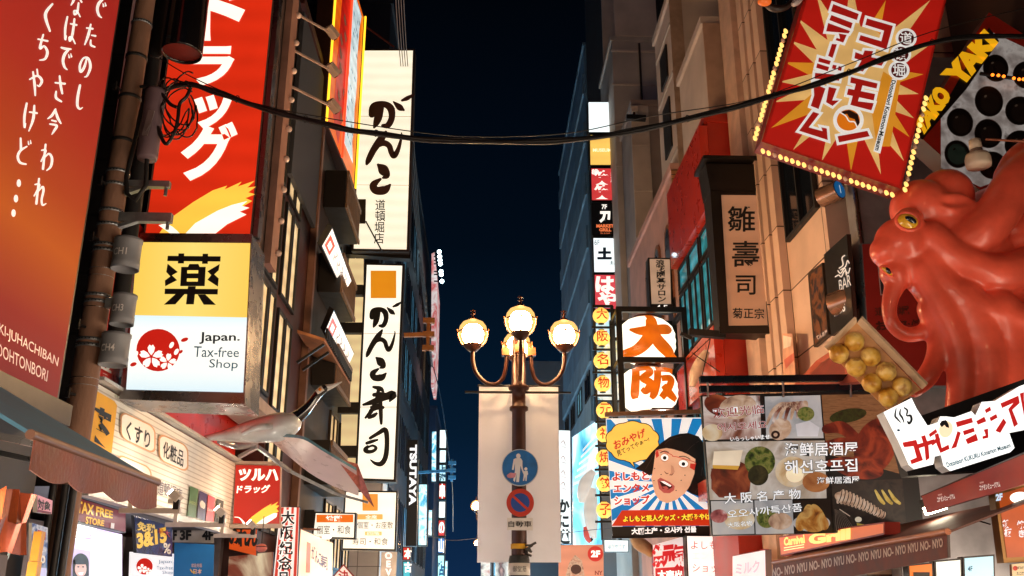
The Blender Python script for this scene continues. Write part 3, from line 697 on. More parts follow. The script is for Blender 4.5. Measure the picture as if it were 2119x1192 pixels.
b.text('Tax-free', [(402, 716), (495, 720), (494, 739), (400, 739)], TL_, 0); b.text('Shop', [(434, 743), (493, 745), (491, 768), (432, 766)], TL_, 0)
b.done()

# --- red fascia and white slatted sign band along the drugstore front
b = Board('red_fascia', 'glossy red drugstore fascia with white kanji above the white slatted band', 'sign', [(-3.38, 8.0, 5.2), (-3.38, 13.15, 5.2), (-3.38, 13.15, 3.5), (-3.38, 8.0, 3.5)], .04, P((206, 40, 22), .3, var=.1, coat=.3), P((180, 40, 26), .5), 0)
WK = P((240, 236, 230), .5, var=0)
for ch, c_, s_ in (('道', (214, 776), 46), ('頓', (262, 803), 40), ('堀', (309, 836), 30), ('店', (333, 848), 26)):
    b.chars(ch, c_, c_, s_*.75, s_, WK, .03, skew=.5*s_*.75)
b.done()
b = Board('drugstore_band_sign', 'long white slatted drugstore sign with rounded outlined words and coloured brand cards', 'sign', [(-3.3, 8.0, 3.45), (-3.3, 13.1, 3.45), (-3.3, 13.1, 2.57), (-3.3, 8.0, 2.57)], .11, P((232, 226, 214), .5, var=.05), P((170, 165, 160), .5), 0)
SL = P((196, 186, 172), .6, var=.05)
for k in range(16):
    z = 2.6+k*.053
    b.mb.add([(-3.29, 8.0, z), (-3.29, 13.1, z), (-3.29, 13.1, z+.012), (-3.29, 8.0, z+.012)], SL)
def sq(l): return [z3(*p) for p in l]
def pill(b, x0, y0, x1, y1, sl, col, fill):
    """rounded outline sheared to run along the wall"""
    for r_, m_, l_ in ((0, col, 4), (3, fill, 5)):
        pts = rrect(x0+r_, y0+r_, x1-r_, y1-r_, 14-r_*.5)
        b.poly([(x, y+(x-x0)*sl) for x, y in pts], m_, l_)
OUT = P((214, 160, 110), .5, var=0); WF = P((240, 234, 222), .5, var=.03)
pill(b, 249, 849, 322, 907, .47, OUT, WF); pill(b, 328, 895, 390, 952, .44, OUT, WF); pill(b, 243, 938, 314, 990, .42, OUT, WF)
YB = P((246, 178, 30), .45, var=.05)
b.poly([z3(x, y) for x, y in [(520, 92), (560, 100), (672, 165), (688, 190), (655, 470), (480, 400)]], YB, 4)
b.text('薬', sq([(480, 150), (665, 235), (640, 455), (440, 330)]), INK, .04, 5)
b.text('くすり', sq([(745, 272), (885, 348), (878, 450), (738, 385)]), INK, .02, 6); b.text('化粧品', sq([(962, 395), (1082, 458), (1074, 555), (954, 492)]), INK, .012, 6)
b.text('道頓堀店', sq([(930, 620), (1072, 682), (1066, 740), (924, 716)]), P((110, 100, 110), .5, var=0), .01, 5)
for l, c_ in (([(1118, 663), (1165, 683), (1148, 852), (1100, 838)], (70, 120, 60)), ([(1172, 690), (1217, 712), (1203, 870), (1157, 850)], (44, 40, 100)), ([(1222, 714), (1264, 732), (1254, 874), (1210, 868)], (214, 84, 96)), ([(1275, 738), (1314, 752), (1304, 880), (1262, 874)], (74, 80, 78))):
    b.poly(sq(l), P(c_, .5, var=.05), 5)
b.poly([z3(x, y) for x, y in ell(1186, 770, 12, 22)], WF, 6); b.poly([z3(x, y) for x, y in ell(1196, 778, 10, 20)], WF, 6.4)
b.text('Chacott', sq([(1218, 790), (1256, 800), (1254, 815), (1216, 808)]), WF, 0, 6); b.text('SHISEIDO', sq([(1112, 748), (1158, 762), (1156, 778), (1110, 765)]), P((190, 210, 120), .5, var=0), 0, 6)
b.poly([z3(x, y) for x, y in [(1288, 765), (1296, 765), (1284, 800), (1290, 835), (1282, 835), (1276, 800)]], WF, 6)
b.done()
m = MB(P((190, 186, 180), .4)).box(-3.32, -3.22, 8.0, 13.12, 3.47, 3.5); m.box(-3.32, -3.22, 8.0, 13.12, 2.5, 2.56); b.t.part('edge_trim', m)
# floodlights on arms
for (xa, ya, xb, yb, Y), w_ in zip(((226, 1052, 373, 1057, 8.95), (325, 1086, 466, 1086, 10.3), (405, 1105, 530, 1109, 12.2)), ('nearest the utility pole', 'middle of three', 'beside the small red hanging sign')):
    a = onY(xa, ya, Y); e_ = onY(xb, yb, Y); a = Vector((-3.3, Y, e_.z))
    tt = Thing('arm_floodlight', f'pale steel arm with a small floodlight over the drugstore, {w_}', 'floodlight', e_, 'floodlights on the drugstore band')
    pm = P((205, 190, 178), .4, .2)
    m = MB(pm).bar(a, e_, .045); m.bar(a+Vector((.1, 0, .0)), a+Vector((.1, 0, .24)), .04); m.bar(a+Vector((.0, 0, .24)), a+Vector((.12, 0, .24)), .04); tt.part('arm', m)
    h0 = e_+Vector((-.04, 0, .05))
    tt.part('bracket', MB(DARKMETAL).bar(h0+Vector((0, 0, -.04)), h0+Vector((0, 0, .05)), .05))
    tt.part('housing', MB(P((215, 205, 195), .3)).bar(h0+Vector((.02, 0, .05)), h0+Vector((-.05, 0, .11)), .12, .07))
    tt.part('lens', MB(E((255, 240, 215), 330, 0)).bar(h0+Vector((-.054, 0, .1135)), h0+Vector((-.06, 0, .119)), .095, .055))

# --- recessed shop below the band
IX = -3.46
b = Board('tax_free_board', 'purple red board reading TAX FREE STORE in yellow above the drugstore entrance', 'sign', bX([(157, 1027), (260, 1059), (260, 1103), (155, 1079)], IX), .06, E((128, 26, 44), .45, .1), DARKMETAL, .01)
YT = E((226, 176, 40), .8, 0)
b.text('TAX FREE', [(160, 1035), (234, 1058), (233, 1073), (159, 1061)], YT, .03); b.text('STORE', [(178, 1068), (216, 1077), (215, 1089), (177, 1084)], YT, .03)
b.poly([(230, 1082), (237, 1083), (236, 1094), (229, 1093)], P((230, 230, 240), .5), 2)
b.done()
b = Board('shop_ceiling_lightbox', 'bright lilac white lit shop opening below the tax free board', 'lit shop front', bX([(150, 1082), (252, 1106), (252, 1215), (146, 1215)], IX-.1), .05, E((228, 214, 250), 1.3, .15, 1.5), WHITEP, 0)
b.poly([(150, 1082), (200, 1094), (180, 1112), (152, 1118)], E((250, 250, 244), 2.0, .1, 3), 1)
for k in range(4): b.poly([(150, 1090+k*7), (188, 1096+k*6), (188, 1097+k*6), (150, 1091.4+k*7)], P((120, 110, 130), .5), 2)
b.done()
b = Board('portrait_poster', 'poster of a smiling person with dark bobbed hair in the drugstore doorway', 'poster', bX([(148, 1134), (186, 1141), (186, 1215), (147, 1215)], IX-.02), .02, E((214, 196, 236), .9, .05), WHITEP, 0)
HK = P((26, 20, 28), .5); SK = E((232, 176, 158), .7, .05)
b.poly(ell(167, 1166, 17, 21), HK, 1); b.poly([(150, 1165), (184, 1165), (184, 1192), (150, 1196)], HK, 1.2); b.poly(ell(167, 1177, 12, 17), SK, 2); b.poly([(155, 1158), (179, 1158), (178, 1168), (156, 1168)], HK, 3)
for x in (162, 172): b.poly(ell(x, 1173, 2.2, 1.4), HK, 3)
b.poly([(162, 1185), (173, 1184), (170, 1190), (164, 1190)], E((250, 240, 240), .8, 0), 3); b.done()
b = Board('campaign_poster', 'glossy dark blue campaign poster with yellow bubble numbers in the drugstore window', 'poster', bX([(277, 1066), (356, 1090), (356, 1152), (282, 1144)], -3.6), .03, Nz([(20, 40, 90), (36, 66, 130), (18, 30, 70), (90, 110, 160)], 6, .35, .2), DARKMETAL, 0)
b.text('3&15', [(282, 1104), (344, 1090), (346, 1122), (284, 1136)], YT, .05); b.text('%', [(338, 1122), (354, 1126), (354, 1148), (338, 1144)], WK, .03); b.text('免税', [(284, 1078), (322, 1086), (322, 1104), (284, 1098)], E((230, 190, 90), .6, 0), .04); b.text('最大', [(328, 1092), (352, 1098), (352, 1112), (328, 1106)], P((200, 40, 50), .5), .03)
b.done()
b = Board('tax_free_placard', 'small white Japan tax-free placard with a red blossom disc', 'sign', bY([(268, 1142), (362, 1146), (362, 1212), (266, 1212)], 12.7), .04, E((250, 244, 244), .95, .05), WHITEP, .0)
b.poly(ell(299, 1172, 17, 17), RB, 1); blossom(b, 294, 1177, 10, 2); blossom(b, 307, 1182, 7, 2.3)
b.text('Japan.', (328, 1158, 358, 1168), TL_, 0); b.text('Tax-free', (324, 1171, 358, 1179), TL_, 0); b.text('Shop', (336, 1181, 358, 1190), TL_, 0); b.done()
b = Board('floor_directory', 'black and white floor directory reading 3F and 4F above the blue banner', 'sign', bY([(356, 1088), (443, 1092), (443, 1124), (356, 1122)], 12.75), .04, P((200, 190, 180), .5), DARKMETAL, .0)
for s_, x in (('F', 358), ('3F', 372), ('4F', 418)): b.text(s_, (x, 1097, x+(8 if len(s_) == 1 else 24), 1118), INK, .05)
b.done()
b = Board('welcome_banner', 'bright blue welcome banner hanging in front of the drugstore corner', 'banner', bY([(361, 1123), (443, 1127), (441, 1215), (358, 1215)], 12.55), .012, P((30, 120, 186), .6, var=.12, scale=2), P((30, 110, 170), .6), 0)
PK = P((240, 200, 180), .5, var=0)
b.text('欢迎光临', (396, 1166, 418, 1174), PK, .01); b.text('日本', (400, 1177, 418, 1188), PK, .02); b.brush([[(394, 1178, 2), (398, 1184, 2.5), (404, 1186, 2), (400, 1181, 1.5)]], P((230, 190, 60), .5)); b.done()
# entrance poster + sign slivers left of the dark post
b = Board('notice_sign', 'pink and white notice reading 対象 beside the dark post', 'sign', bX([(77, 1024), (108, 1036), (106, 1064), (77, 1060)], -3.05), .03, E((226, 150, 160), .6, .1), WHITEP, 0)
b.text('対象', [(78, 1030), (106, 1040), (104, 1058), (78, 1054)], INK, .03); b.poly([(77, 1054), (106, 1060), (106, 1064), (77, 1060)], P((120, 30, 60), .5), 1); b.done()
b = Board('blue_flyer', 'dark blue flyer with red and white patches at the foot of the dark post', 'poster', bX([(66, 1082), (98, 1092), (96, 1215), (64, 1215)], -3.06), .02, Nz([(24, 50, 110), (40, 80, 150), (220, 220, 230), (30, 50, 100)], 9, .4), WHITEP, 0)
b.poly([(78, 1096), (95, 1101), (94, 1118), (78, 1113)], P((190, 40, 50), .5), 1); b.text('％', (70, 1140, 94, 1166), WK, .04); b.poly([(64, 1172), (96, 1176), (96, 1215), (64, 1215)], E((200, 190, 230), .6, .1), 1); b.done()
t = Thing('yellow_post', 'thin yellow and red striped post at the bottom left edge', 'post', onX(66, 1192, -2.75))
p0 = onX(68, 1192, -2.75); m = MB(P((226, 160, 40), .5, var=.2)); m.bar(Vector((p0.x, p0.y, 1.9)), Vector((p0.x, p0.y, 2.08)), .05); t.part('upper', m)
t.part('shaft', MB(P((226, 160, 40), .5, var=.2)).bar(Vector((p0.x, p0.y, 1.5)), Vector((p0.x, p0.y, 1.898)), .06)); t.part('red_sleeve', MB(P((190, 46, 34), .5)).bar(Vector((p0.x, p0.y, 0)), Vector((p0.x, p0.y, 1.498)), .075))

# --- small hanging red drugstore sign
b = Board('drugstore_hanging_sign', 'small square red drugstore sign with white katakana hanging beside the crane', 'sign', bY([(487, 961), (581, 963), (579, 1085), (481.5, 1084)], 12.9), .08, E((198, 42, 30), .62, .06), P((190, 150, 130), .5), .008)
b.text('ツルハ', [(494, 970), (577, 969), (576, 996), (492, 995)], CW, .05); b.text('ドラッグ', [(491, 1004), (560, 1003), (557, 1020), (489, 1021)], CW, .035)
b.poly([(508, 1084), (520, 1070), (545, 1052), (562, 1042), (560, 1047), (576, 1038), (570, 1046), (578, 1046), (572, 1053), (577, 1058), (560, 1068), (536, 1084)], YS, 1); b.poly([(530, 1084), (546, 1072), (566, 1062), (574, 1062), (572, 1070), (560, 1078), (550, 1084)], CW, 2); b.brush([[(485.5, 1070, 1.5), (494, 1071, 2), (500, 1076, 3), (505, 1083, 5)]], CW, 2)
b.done()
m = MB(P((200, 180, 165), .4)); a = onY(478, 957, 12.9); e_ = onY(584, 959, 12.9); m.bar(a, e_, .04); b.t.part('hanger', m); b.t.part('hanger', MB(P((200, 180, 165), .4)).bar(onY(476, 1089, 12.9), onY(584, 1089, 12.9), .05))
# souvenir banner red/white stripes
b = Board('souvenir_banner', 'narrow red and white striped vertical banner with black kanji for Osaka souvenirs', 'banner', bY([(579, 1048), (621, 1049), (615, 1225), (561, 1225)], 13.0), .05, E((250, 240, 228), .85, .05), INK, .008)
RS = E((214, 62, 44), .75, .05)
for k in range(4):
    a0 = .08+k*.25; 
    f_ = lambda u, w: (579+42*u+(561-579+(12)*u)*w, 1050+170*w)
    b.poly([f_(a0, 0), f_(a0+.12, 0), f_(a0+.12, 1), f_(a0, 1)], RS, 1)
for ch, c_ in zip('大阪紀念品', ((596, 1071), (594, 1102), (592, 1134), (590, 1165), (587, 1197))):
    b.chars(ch, c_, c_, 29, 29, E((255, 250, 240), .9, 0), .075, 2); b.chars(ch, c_, c_, 29, 29, INK, .025, 3)
b.done()
# orange shop letters and painted doorway lamp glow below the red sign
b = Board('orange_letter_sign', 'orange lit shop letters partly hidden behind the floodlight bar', 'sign', bY([(476, 1096), (532, 1096), (530, 1150), (474, 1136)], 13.1), .08, E((226, 84, 20), .8, .2), DARKMETAL, 0)
for ch, x in zip('のれん', (484, 503, 522)): b.chars(ch, (x, 1112), (x, 1112), 22, 40, INK, .06)
b.done()
b = Board('doorway_glow', 'dim reddish lit doorway with a painted white lamp glow under the hanging sign', 'lit shop front', bY([(474, 1152), (566, 1142), (564, 1215), (470, 1215)], 13.28), .03, Nz([(70, 22, 20), (130, 60, 40), (240, 220, 180), (90, 34, 28)], 1.6, .7), DARKMETAL, 0)  # lamp glow is painted into the panel's emitting colours
b.done()
t = Thing('pendant_lamp', 'round pinkish pendant lamp under the small red drugstore sign', 'lamp', onY(541, 1136, 12.7)); c = onY(541, 1134, 12.7)
t.part('shade', MB(P((200, 110, 100), .35)).ball(c, .075, sc=(1, 1, .72))); t.part('rim', MB(DARKMETAL).lathe(c, [(.07, .02), (.078, .015), (.07, .01)], 20)); t.part('cord', MB(BLACK).cyl(c+Vector((0, 0, .05)), c+Vector((0, 0, .4)), .006, 6))

# --- crane sculpture
CY = 11.0
def tp(l, Y=CY):
    return [onY(p[0], p[1], p[3] if len(p) > 3 else Y) for p in l], [psize(p[2], onY(p[0], p[1], Y)) for p in l]
t = Thing('crane_sculpture', 'flying crane sculpture with black neck and pale wings mounted over the drugstore corner', 'sculpture', onY(590, 905, CY))
PEARL = P((206, 216, 222), .25, .05, var=.12, scale=4, coat=.5)
bt = catmull([(424, 906, 5, 11.3), (470, 901, 13, 11.25), (520, 893, 24, 11.15), (570, 885, 30, 11.05), (600, 876, 25, 11), (614, 864, 15, 11)], 5)
p_, r_ = tp(bt); t.part('body', MB(PEARL).tube(p_, r_, 20))
nb = catmull([(600, 874, 17), (630, 851, 11.5), (652, 824, 9), (662, 811, 9.5), (676, 801, 8)], 5)
p_, r_ = tp(nb); t.part('neck', MB(P((14, 14, 20), .15, var=.1, coat=.6)).tube(p_, r_, 16))
p_, r_ = tp([(672, 804, 8), (690, 798, 4.5), (708, 790, .8)]); t.part('beak', MB(P((216, 220, 220), .3)).tube(p_, r_, 12))
p_, r_ = tp([(655, 812, 5, 10.93), (668, 803, 6, 10.93)]); t.part('face_patch', MB(P((214, 206, 200), .3)).tube(p_, r_, 10)); t.part('eye', MB(P((226, 140, 30), .2)).ball(onY(662, 806, 10.9), psize(3.2, onY(662, 806, 10.9))))
# near wing: strip of sections from the body to the tip
lead = [(585, 898, 10.95), (628, 903, 10.85), (665, 925, 10.9), (700, 946, 11.0), (738, 968, 11.2)]
trail = [(560, 905, 11.25), (588, 930, 11.5), (640, 972, 11.7), (690, 1000, 11.8), (742, 1020, 11.9)]
w = MB(PEARL); n = 14
Lp = [onY(*p) for p in catmull(lead, 4)]; Tp = [onY(*p) for p in catmull(trail, 4)]
for i in range(len(Lp)-1):
    md = lambda j: (Lp[j]+Tp[j])/2+Vector((0, 0, .07))
    w.add([Lp[i], Lp[i+1], md(i+1), md(i)], None, True); w.add([md(i), md(i+1), Tp[i+1], Tp[i]], None, True)
    lo = Vector((0, 0, -.035))
    w.add([Lp[i]+lo, Tp[i]+lo, Tp[i+1]+lo, Lp[i+1]+lo], P((224, 204, 200), .3, .0, var=.06), True)
    w.add([Lp[i], Lp[i]+lo, Lp[i+1]+lo, Lp[i+1]], P((120, 170, 190), .2, .4)); w.add([Tp[i], Tp[i+1], Tp[i+1]+lo, Tp[i]+lo])
t.part('wing', w)
w = MB(P((190, 110, 96), .4, var=.3, scale=20)); tipl = [(698, 948, 11.0), (740, 960, 11.2), (773, 1046, 11.6), (745, 1012, 11.5)]
w.slab([onY(*p) for p in tipl], Vector((0, .03, -.02))); t.part('wing_tip', w)
w = MB(P((170, 168, 176), .2, .4, var=.15)); p_, r_ = tp(catmull([(452, 915, 4, 11.3), (490, 922, 9, 11.6), (528, 918, 8, 11.4)], 4)); w.tube(p_, r_, 12); t.part('far_wing', w)
w = MB(P((196, 200, 206), .3, .1)); p_, r_ = tp(catmull([(500, 898, 4, 10.75), (535, 884, 7, 10.7), (565, 882, 6, 10.72)], 4)); w.tube(p_, r_, 12); t.part('shoulder', w)
w = MB(GALV); a = onY(533, 925, 11.1); w.bar(a, onY(600, 975, 11.8), .04); w.bar(onY(600, 975, 11.8), onY(690, 1020, 12.0), .035); w.bar(onY(690, 1020, 12.0), onY(762, 1040, 12.0), .03); w.bar(a, Vector((-3.0, 11.9, a.z)), .04); t.part('support_rod', w)
# ================================================================ MIDDLE: sushi signs, far left signs, street lamp, banner, cables
CRM = E((255, 244, 216), 1.08, .09, .5); CRW = E((255, 248, 230), 1.1, .06, .6)
BRN = P((62, 34, 24), .6, var=.05)
# --- upper sushi lightbox
GA = [[(935, 672, 40), (950, 628, 52), (1005, 612, 38), (1045, 636, 44), (1052, 690, 38), (1030, 735, 36), (1000, 738, 22)], [(985, 630, 44), (972, 690, 48), (958, 728, 34), (948, 748, 14)],
      [(1062, 598, 10), (1098, 630, 38), (1122, 646, 14)], [(1112, 590, 14), (1145, 576, 26), (1182, 553, 8)], [(1050, 680, 20), (1060, 640, 22)]]
NN = [[(1017, 774, 16), (990, 815, 44), (945, 880, 40), (915, 940, 34), (905, 962, 18)], [(955, 860, 30), (1000, 840, 36), (1035, 855, 34), (1050, 895, 34), (1066, 915, 34), (1090, 875, 26), (1110, 800, 12), (1108, 780, 6)]]
KO = [[(972, 968, 18), (1000, 995, 62), (1022, 1030, 40), (1000, 1044, 14)], [(985, 1052, 16), (945, 1085, 44), (958, 1118, 46), (1010, 1115, 50), (1042, 1085, 14)]]
b = Board('sushi_lightbox', 'upper tall cream lightbox with brown brush hiragana and four small kanji below', 'sign', bY([(747, 101), (859, 101), (846, 521), (727, 519)], 19.0), .45, CRM, P((36, 26, 22), .5), .05)
for g in (GA, NN, KO): b.brush(g, BRN, 2, z4, 1/2.8375)
SEAM = P((150, 130, 100), .5, var=0)
for y in (240, 382): b.poly([(742-(y-101)*.043, y), (856-(y-101)*.028, y+1), (856-(y-101)*.028, y+1.8), (742-(y-101)*.043, y+.8)], SEAM, 1)
for ch, c_ in zip('道頓堀店', ((787, 424), (787, 447), (785, 470), (784, 493))): b.chars(ch, c_, c_, 22, 24, INK, .008, 3)
b.done()
m = MB(P((250, 226, 180), .4)); c = b.c; fr = MB(P((20, 16, 15), .5))
for py0, py1, px0, px1 in ((412, 462, 731, 757),): fr.slab(bY([(px0-2, py0), (px1, py0), (px1-1, py1), (px0-4, py1)], 18.96), Vector((0, .03, 0)))
b.t.part('mount_box', fr)
fr = MB(DARKMETAL); fr.bar(onY(757, 458, 18.9), onY(790, 519, 18.9), .03); fr.bar(onY(700, 520, 19.3), onY(850, 531, 19.3), .22, .18); b.t.part('bracket', fr)
# --- lower sushi lightbox
b = Board('sushi_lightbox', 'lower tall white lightbox with an orange square above black brush lettering', 'sign', bY([(755, 544), (837, 546), (819, 997), (734, 994)], 18.6), .35, CRW, P((16, 14, 14), .5), .045)
b.quad(767, 560, 820, 617, E((224, 140, 24), .9, .04), 1)
for y in (690, 842): b.poly([(758-(y-546)*.046, y), (833-(y-546)*.04, y), (833-(y-546)*.04, y+.9), (758-(y-546)*.046, y+.9)], SEAM, 1)
def fit(src, dst):
    (a0, b0, a1, b1), (c0, d0, c1, d1) = src, dst
    return lambda x, y: (c0+(x-a0)/(a1-a0)*(c1-c0), d0+(y-b0)/(b1-b0)*(d1-d0))
f_ = fit((925, 550, 1185, 750), (*z5(928, 635), *z5(1112, 787))); b.brush(GA, INK, 2, f_, .26)
f_ = fit((905, 775, 1110, 962), (*z5(905, 805), *z5(1070, 957))); b.brush(NN, INK, 2, f_, .27)
f_ = fit((925, 960, 1045, 1140), (*z5(925, 960), *z5(1020, 1100))); b.brush(KO, INK, 2, f_, .28)
b.brush([[(945, 82, 16), (985, 92, 28), (1002, 108, 14)], [(948, 128, 24), (985, 122, 22), (1015, 128, 26)], [(885, 186, 14), (945, 168, 34), (1010, 142, 40), (1058, 128, 50), (1040, 165, 12)],
  [(975, 88, 20), (962, 160, 24), (930, 225, 26), (898, 262, 14)], [(925, 222, 18), (965, 205, 24), (1000, 202, 20)], [(985, 165, 24), (988, 245, 24), (990, 296, 16)], [(918, 262, 18), (945, 250, 24), (962, 238, 16)], [(930, 200, 14), (990, 180, 16)]], INK, 2, z6, 1/2.8375)
b.brush([[(925, 382, 18), (975, 352, 24), (1014, 334, 30), (1024, 400, 28), (1016, 490, 30), (990, 532, 30), (955, 530, 20), (928, 510, 8)], [(905, 412, 18), (935, 402, 20), (968, 392, 12)], [(910, 432, 18), (898, 450, 30), (912, 462, 24), (942, 458, 20), (960, 440, 18), (940, 426, 14), (912, 436, 12)]], INK, 2, z6, 1/2.8375)
b.done()
for y in (602, 680, 845, 935): b.t.part('bracket', MB(BLACK).bar(onY(700, y, 18.7), onY(752, y, 18.7), .16, .22))
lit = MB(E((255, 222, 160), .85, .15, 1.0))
# lit wall panel behind the brackets
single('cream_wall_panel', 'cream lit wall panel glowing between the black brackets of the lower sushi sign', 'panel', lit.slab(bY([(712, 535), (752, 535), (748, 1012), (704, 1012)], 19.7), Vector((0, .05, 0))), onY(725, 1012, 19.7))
# --- square sushi sign and small sign
b = Board('sushi_info_sign', 'square white lightbox with an orange square and rows of pale lettering by the crane wing', 'sign', bY([(713, 1015), (823, 1016), (819, 1140), (706, 1138)], 17.9), .22, CRW, P((30, 24, 20), .5), .03)
OR = E((232, 150, 60), .95, .04); PB = P((90, 72, 50), .5, var=0); 
b.quad(750, 1022, 782, 1057, OR, 1); b.quad(739, 1064, 792, 1075, E((238, 170, 90), 1, 0), 1); b.text('全席', (756, 1066, 780, 1074), FW, .01, 2)
b.text('個室・お座敷', (739, 1079, 813, 1094), PB, 0, 2); b.quad(755, 1100, 790, 1108, E((240, 190, 120), 1, 0), 1); b.text('四階', (760, 1101, 785, 1107), FW, 0, 2); b.text('寿司・和食', (729, 1113, 803, 1128), PB, 0, 2)
b.done()
b = Board('private_room_sign', 'small white lightbox with an orange header bar above black kanji', 'sign', bY([(651, 1059), (737, 1061), (735, 1116), (645, 1113)], 16.4), .2, CRW, P((24, 20, 18), .5), .025)
b.quad(655, 1065, 731, 1081, E((226, 110, 30), .95, .04), 1); b.text('地階', (674, 1067, 708, 1079), FW, .04, 2); b.text('個室・和食', (655, 1087, 726, 1105), INK, 0, 2); b.done()
fr = MB(BLACK).bar(onY(622, 1075, 16.5), onY(652, 1075, 16.5), .25, .3); b.t.part('bracket', fr)
lp = onY(676, 1112, 16.2); b.t.part('lamp', MB(E((255, 246, 226), 3, 0)).ball(lp, .05, sc=(1.6, 1, .6)))
fr = MB(P((170, 120, 100), .5)).bar(onY(622, 1094, 16.3), onY(662, 1096, 16.3), .03); b.t.part('conduit', fr)
b = Board('sushi_wall_sign', 'cream lit wall sign with a red seal and brown brush lettering near the striped banner', 'sign', bX([(622, 1094), (689, 1123), (687, 1215), (614, 1215)], -2.62), .12, E((255, 222, 176), 1.0, .08, 1), P((150, 110, 80), .5), .01)
b.poly([z6(*p) for p in [(553, 990), (576, 1000), (572, 1172), (546, 1172)]], E((214, 120, 70), .9, .03), 1)
for ch, p in zip('がんこ寿司', ((592, 1055), (612, 1078), (630, 1092), (646, 1108), (664, 1118))):
    q = z6(*p); b.chars(ch, q, q, 8.5, 30, P((120, 50, 24), .5, var=0), .02, 2, 3)
b.done()
# two tilted window signs
for lab, q in (('upper of two tilted white window signs with a red square and faint brush marks', [(688, 470), (728, 581), (711, 608), (665, 510)]), ('lower of two tilted white window signs above the slatted brown awning', [(691, 641), (733, 731), (716, 768), (672, 686)])):
    c3 = [onX(*q[0], -2.42), onX(*q[1], -2.42), onX(*q[2], -2.62), onX(*q[3], -2.62)]
    b = Board('tilted_window_sign', lab, 'sign', c3, .1, E((255, 244, 228), 1.15, .05), P((24, 20, 18), .5), .02, 'tilted white window signs')
    ip = lambda u, v: tuple((q[0][i]*(1-u)+q[1][i]*u)*(1-v)+(q[3][i]*(1-u)+q[2][i]*u)*v for i in (0, 1))
    b.poly([ip(.05, .25), ip(.27, .25), ip(.27, .8), ip(.05, .8)], E((226, 90, 60), .8, .03), 2); b.poly([ip(.11, .4), ip(.22, .4), ip(.22, .68), ip(.11, .68)], FW, 3)
    rr = random.Random(len(lab))
    for k in range(4):
        u = .36+k*.15; st = [ip(u+rr.uniform(-.02, .02), .3)+(1.0,), ip(u+.07, .42+rr.uniform(-.05, .05))+(1.6,), ip(u+.02, .6)+(1.2,), ip(u+.09, .7)+(.9,)]; b.brush([st], P((120, 100, 90), .5, var=0), 2)
        b.brush([[ip(u, .5)+(1.2,), ip(u+.08, .52)+(.8,)]], P((120, 100, 90), .5, var=0), 2.6)
    b.done()
# slatted brown awning with black teeth
a0, a1, d0, d1 = onX(*z5(585, 835), -2.9), onX(*z5(760, 1130), -2.9), onX(*z5(640, 835), -2.55), onX(*z5(790, 1110), -2.55)
t = Thing('slatted_awning', 'short tan awning with a fringe of black slats below the lower tilted sign', 'awning', (-2.7, (a0.y+d1.y)/2, a1.z))
y0, y1, z = d0.y, d1.y, (d0.z+d1.z)/2
m = MB(P((176, 120, 84), .5, var=.2)); m.slab([(-2.94, y0, z+.12), (-2.5, y0, z-.02), (-2.5, y1, z-.02), (-2.94, y1, z+.12)], Vector((0, 0, -.05))); t.part('canopy', m)
m = MB(BLACK)
for k in range(22): yy = y0+(y1-y0)*(k+.2)/22; m.box(-2.495, -2.46, yy, yy+(y1-y0)/40, z-.02, z+.16)
t.part('slats', m)
for dy in (.1, .6): t.part('strut', MB(BLACK).bar((-2.93, y0+dy, z-.4), (-2.52, y0+dy, z-.09), .04))
# diamond sign
b = Board('diamond_sign', 'white diamond shaped sign with a red border and a red kanji', 'sign', bY([(711, 1167), (733, 1192), (711, 1217), (689, 1192)], 16.0), .05, E((250, 226, 214), .8, .05), P((150, 50, 40), .5), .02)
b.text('決', (700, 1180, 722, 1204), P((200, 40, 34), .5), .03); b.done()
b = Board('vertical_letter_sign', 'pale vertical letters reading from top to bottom beside the white tiled building', 'sign', bY([(789, 1142), (822, 1142), (818, 1225), (785, 1225)], 20.5), .05, P((196, 184, 180), .5), DARKMETAL, 0)
for ch, y in zip('OEVE', (1150, 1167, 1184, 1201)): b.chars(ch, (804, y), (804, y), 18, 18, E((255, 240, 240), .9, 0), .05)
b.done()
# --- orange neon billboard (edge on) on the sushi building, abstract artwork
q = [(690, -60), (731, -60), (727, 250), (660, 205)]
b = Board('neon_billboard', 'tall orange neon edged billboard standing edge on above the sushi building', 'billboard', [onX(672, 250, -2.86)+Vector((0, 0, 4.2)), onX(672, 250, -2.86)+Vector((.16, 2.9, 4.2)), onX(672, 250, -2.86)+Vector((.16, 2.9, 0)), onX(672, 250, -2.86)], .3, E((232, 100, 14), .9, .2, 1.2), P((50, 24, 14), .5), .05)
c = b.c; 
def bp(u, v, l): 
    return c[0].lerp(c[1], u).lerp(c[3].lerp(c[2], u), v)+b.n*(.004+.004*l)
def bpoly(pts, mat, l): b.mb.add([bp(u, v, l) for u, v in pts], mat)
bpoly([(.24, .02), (.5, .02), (.52, .7), (.4, .98), (.2, .9)], E((190, 24, 14), .8, .2), 1)
rr = random.Random(5)
wob = lambda l, r_, n: [(l+rr.uniform(-.03, .03), .05+.85*i/n) for i in range(n+1)]+[(r_+rr.uniform(-.04, .04), .05+.85*i/n) for i in range(n, -1, -1)]
bpoly(wob(.56, .86, 9), E((210, 232, 236), .95, .2, 3), 2)
for k in range(22): u, v = rr.uniform(.58, .8), rr.uniform(.1, .85); bpoly([(u, v), (u+.05, v+.008), (u+.05, v+.018), (u, v+.012)], E((30, 90, 120), .5, 0), 3)
for k in range(8): u, v = rr.uniform(.26, .46), .3+.07*k; bpoly([(u, v), (u+.07, v+.03), (u+.03, v+.06), (u-.03, v+.04)], P((200, 160, 140), .5), 3)
b.done()
for i, (u, colr) in enumerate(((0.0, (255, 190, 40)), (1.0, (255, 190, 40)), (.5, (255, 60, 30)))):
    m = MB(E(colr, 2.2, 0)).cyl(bp(u, .0, 8), bp(u, 1, 8), .022, 8); b.t.part('neon_tube', m)
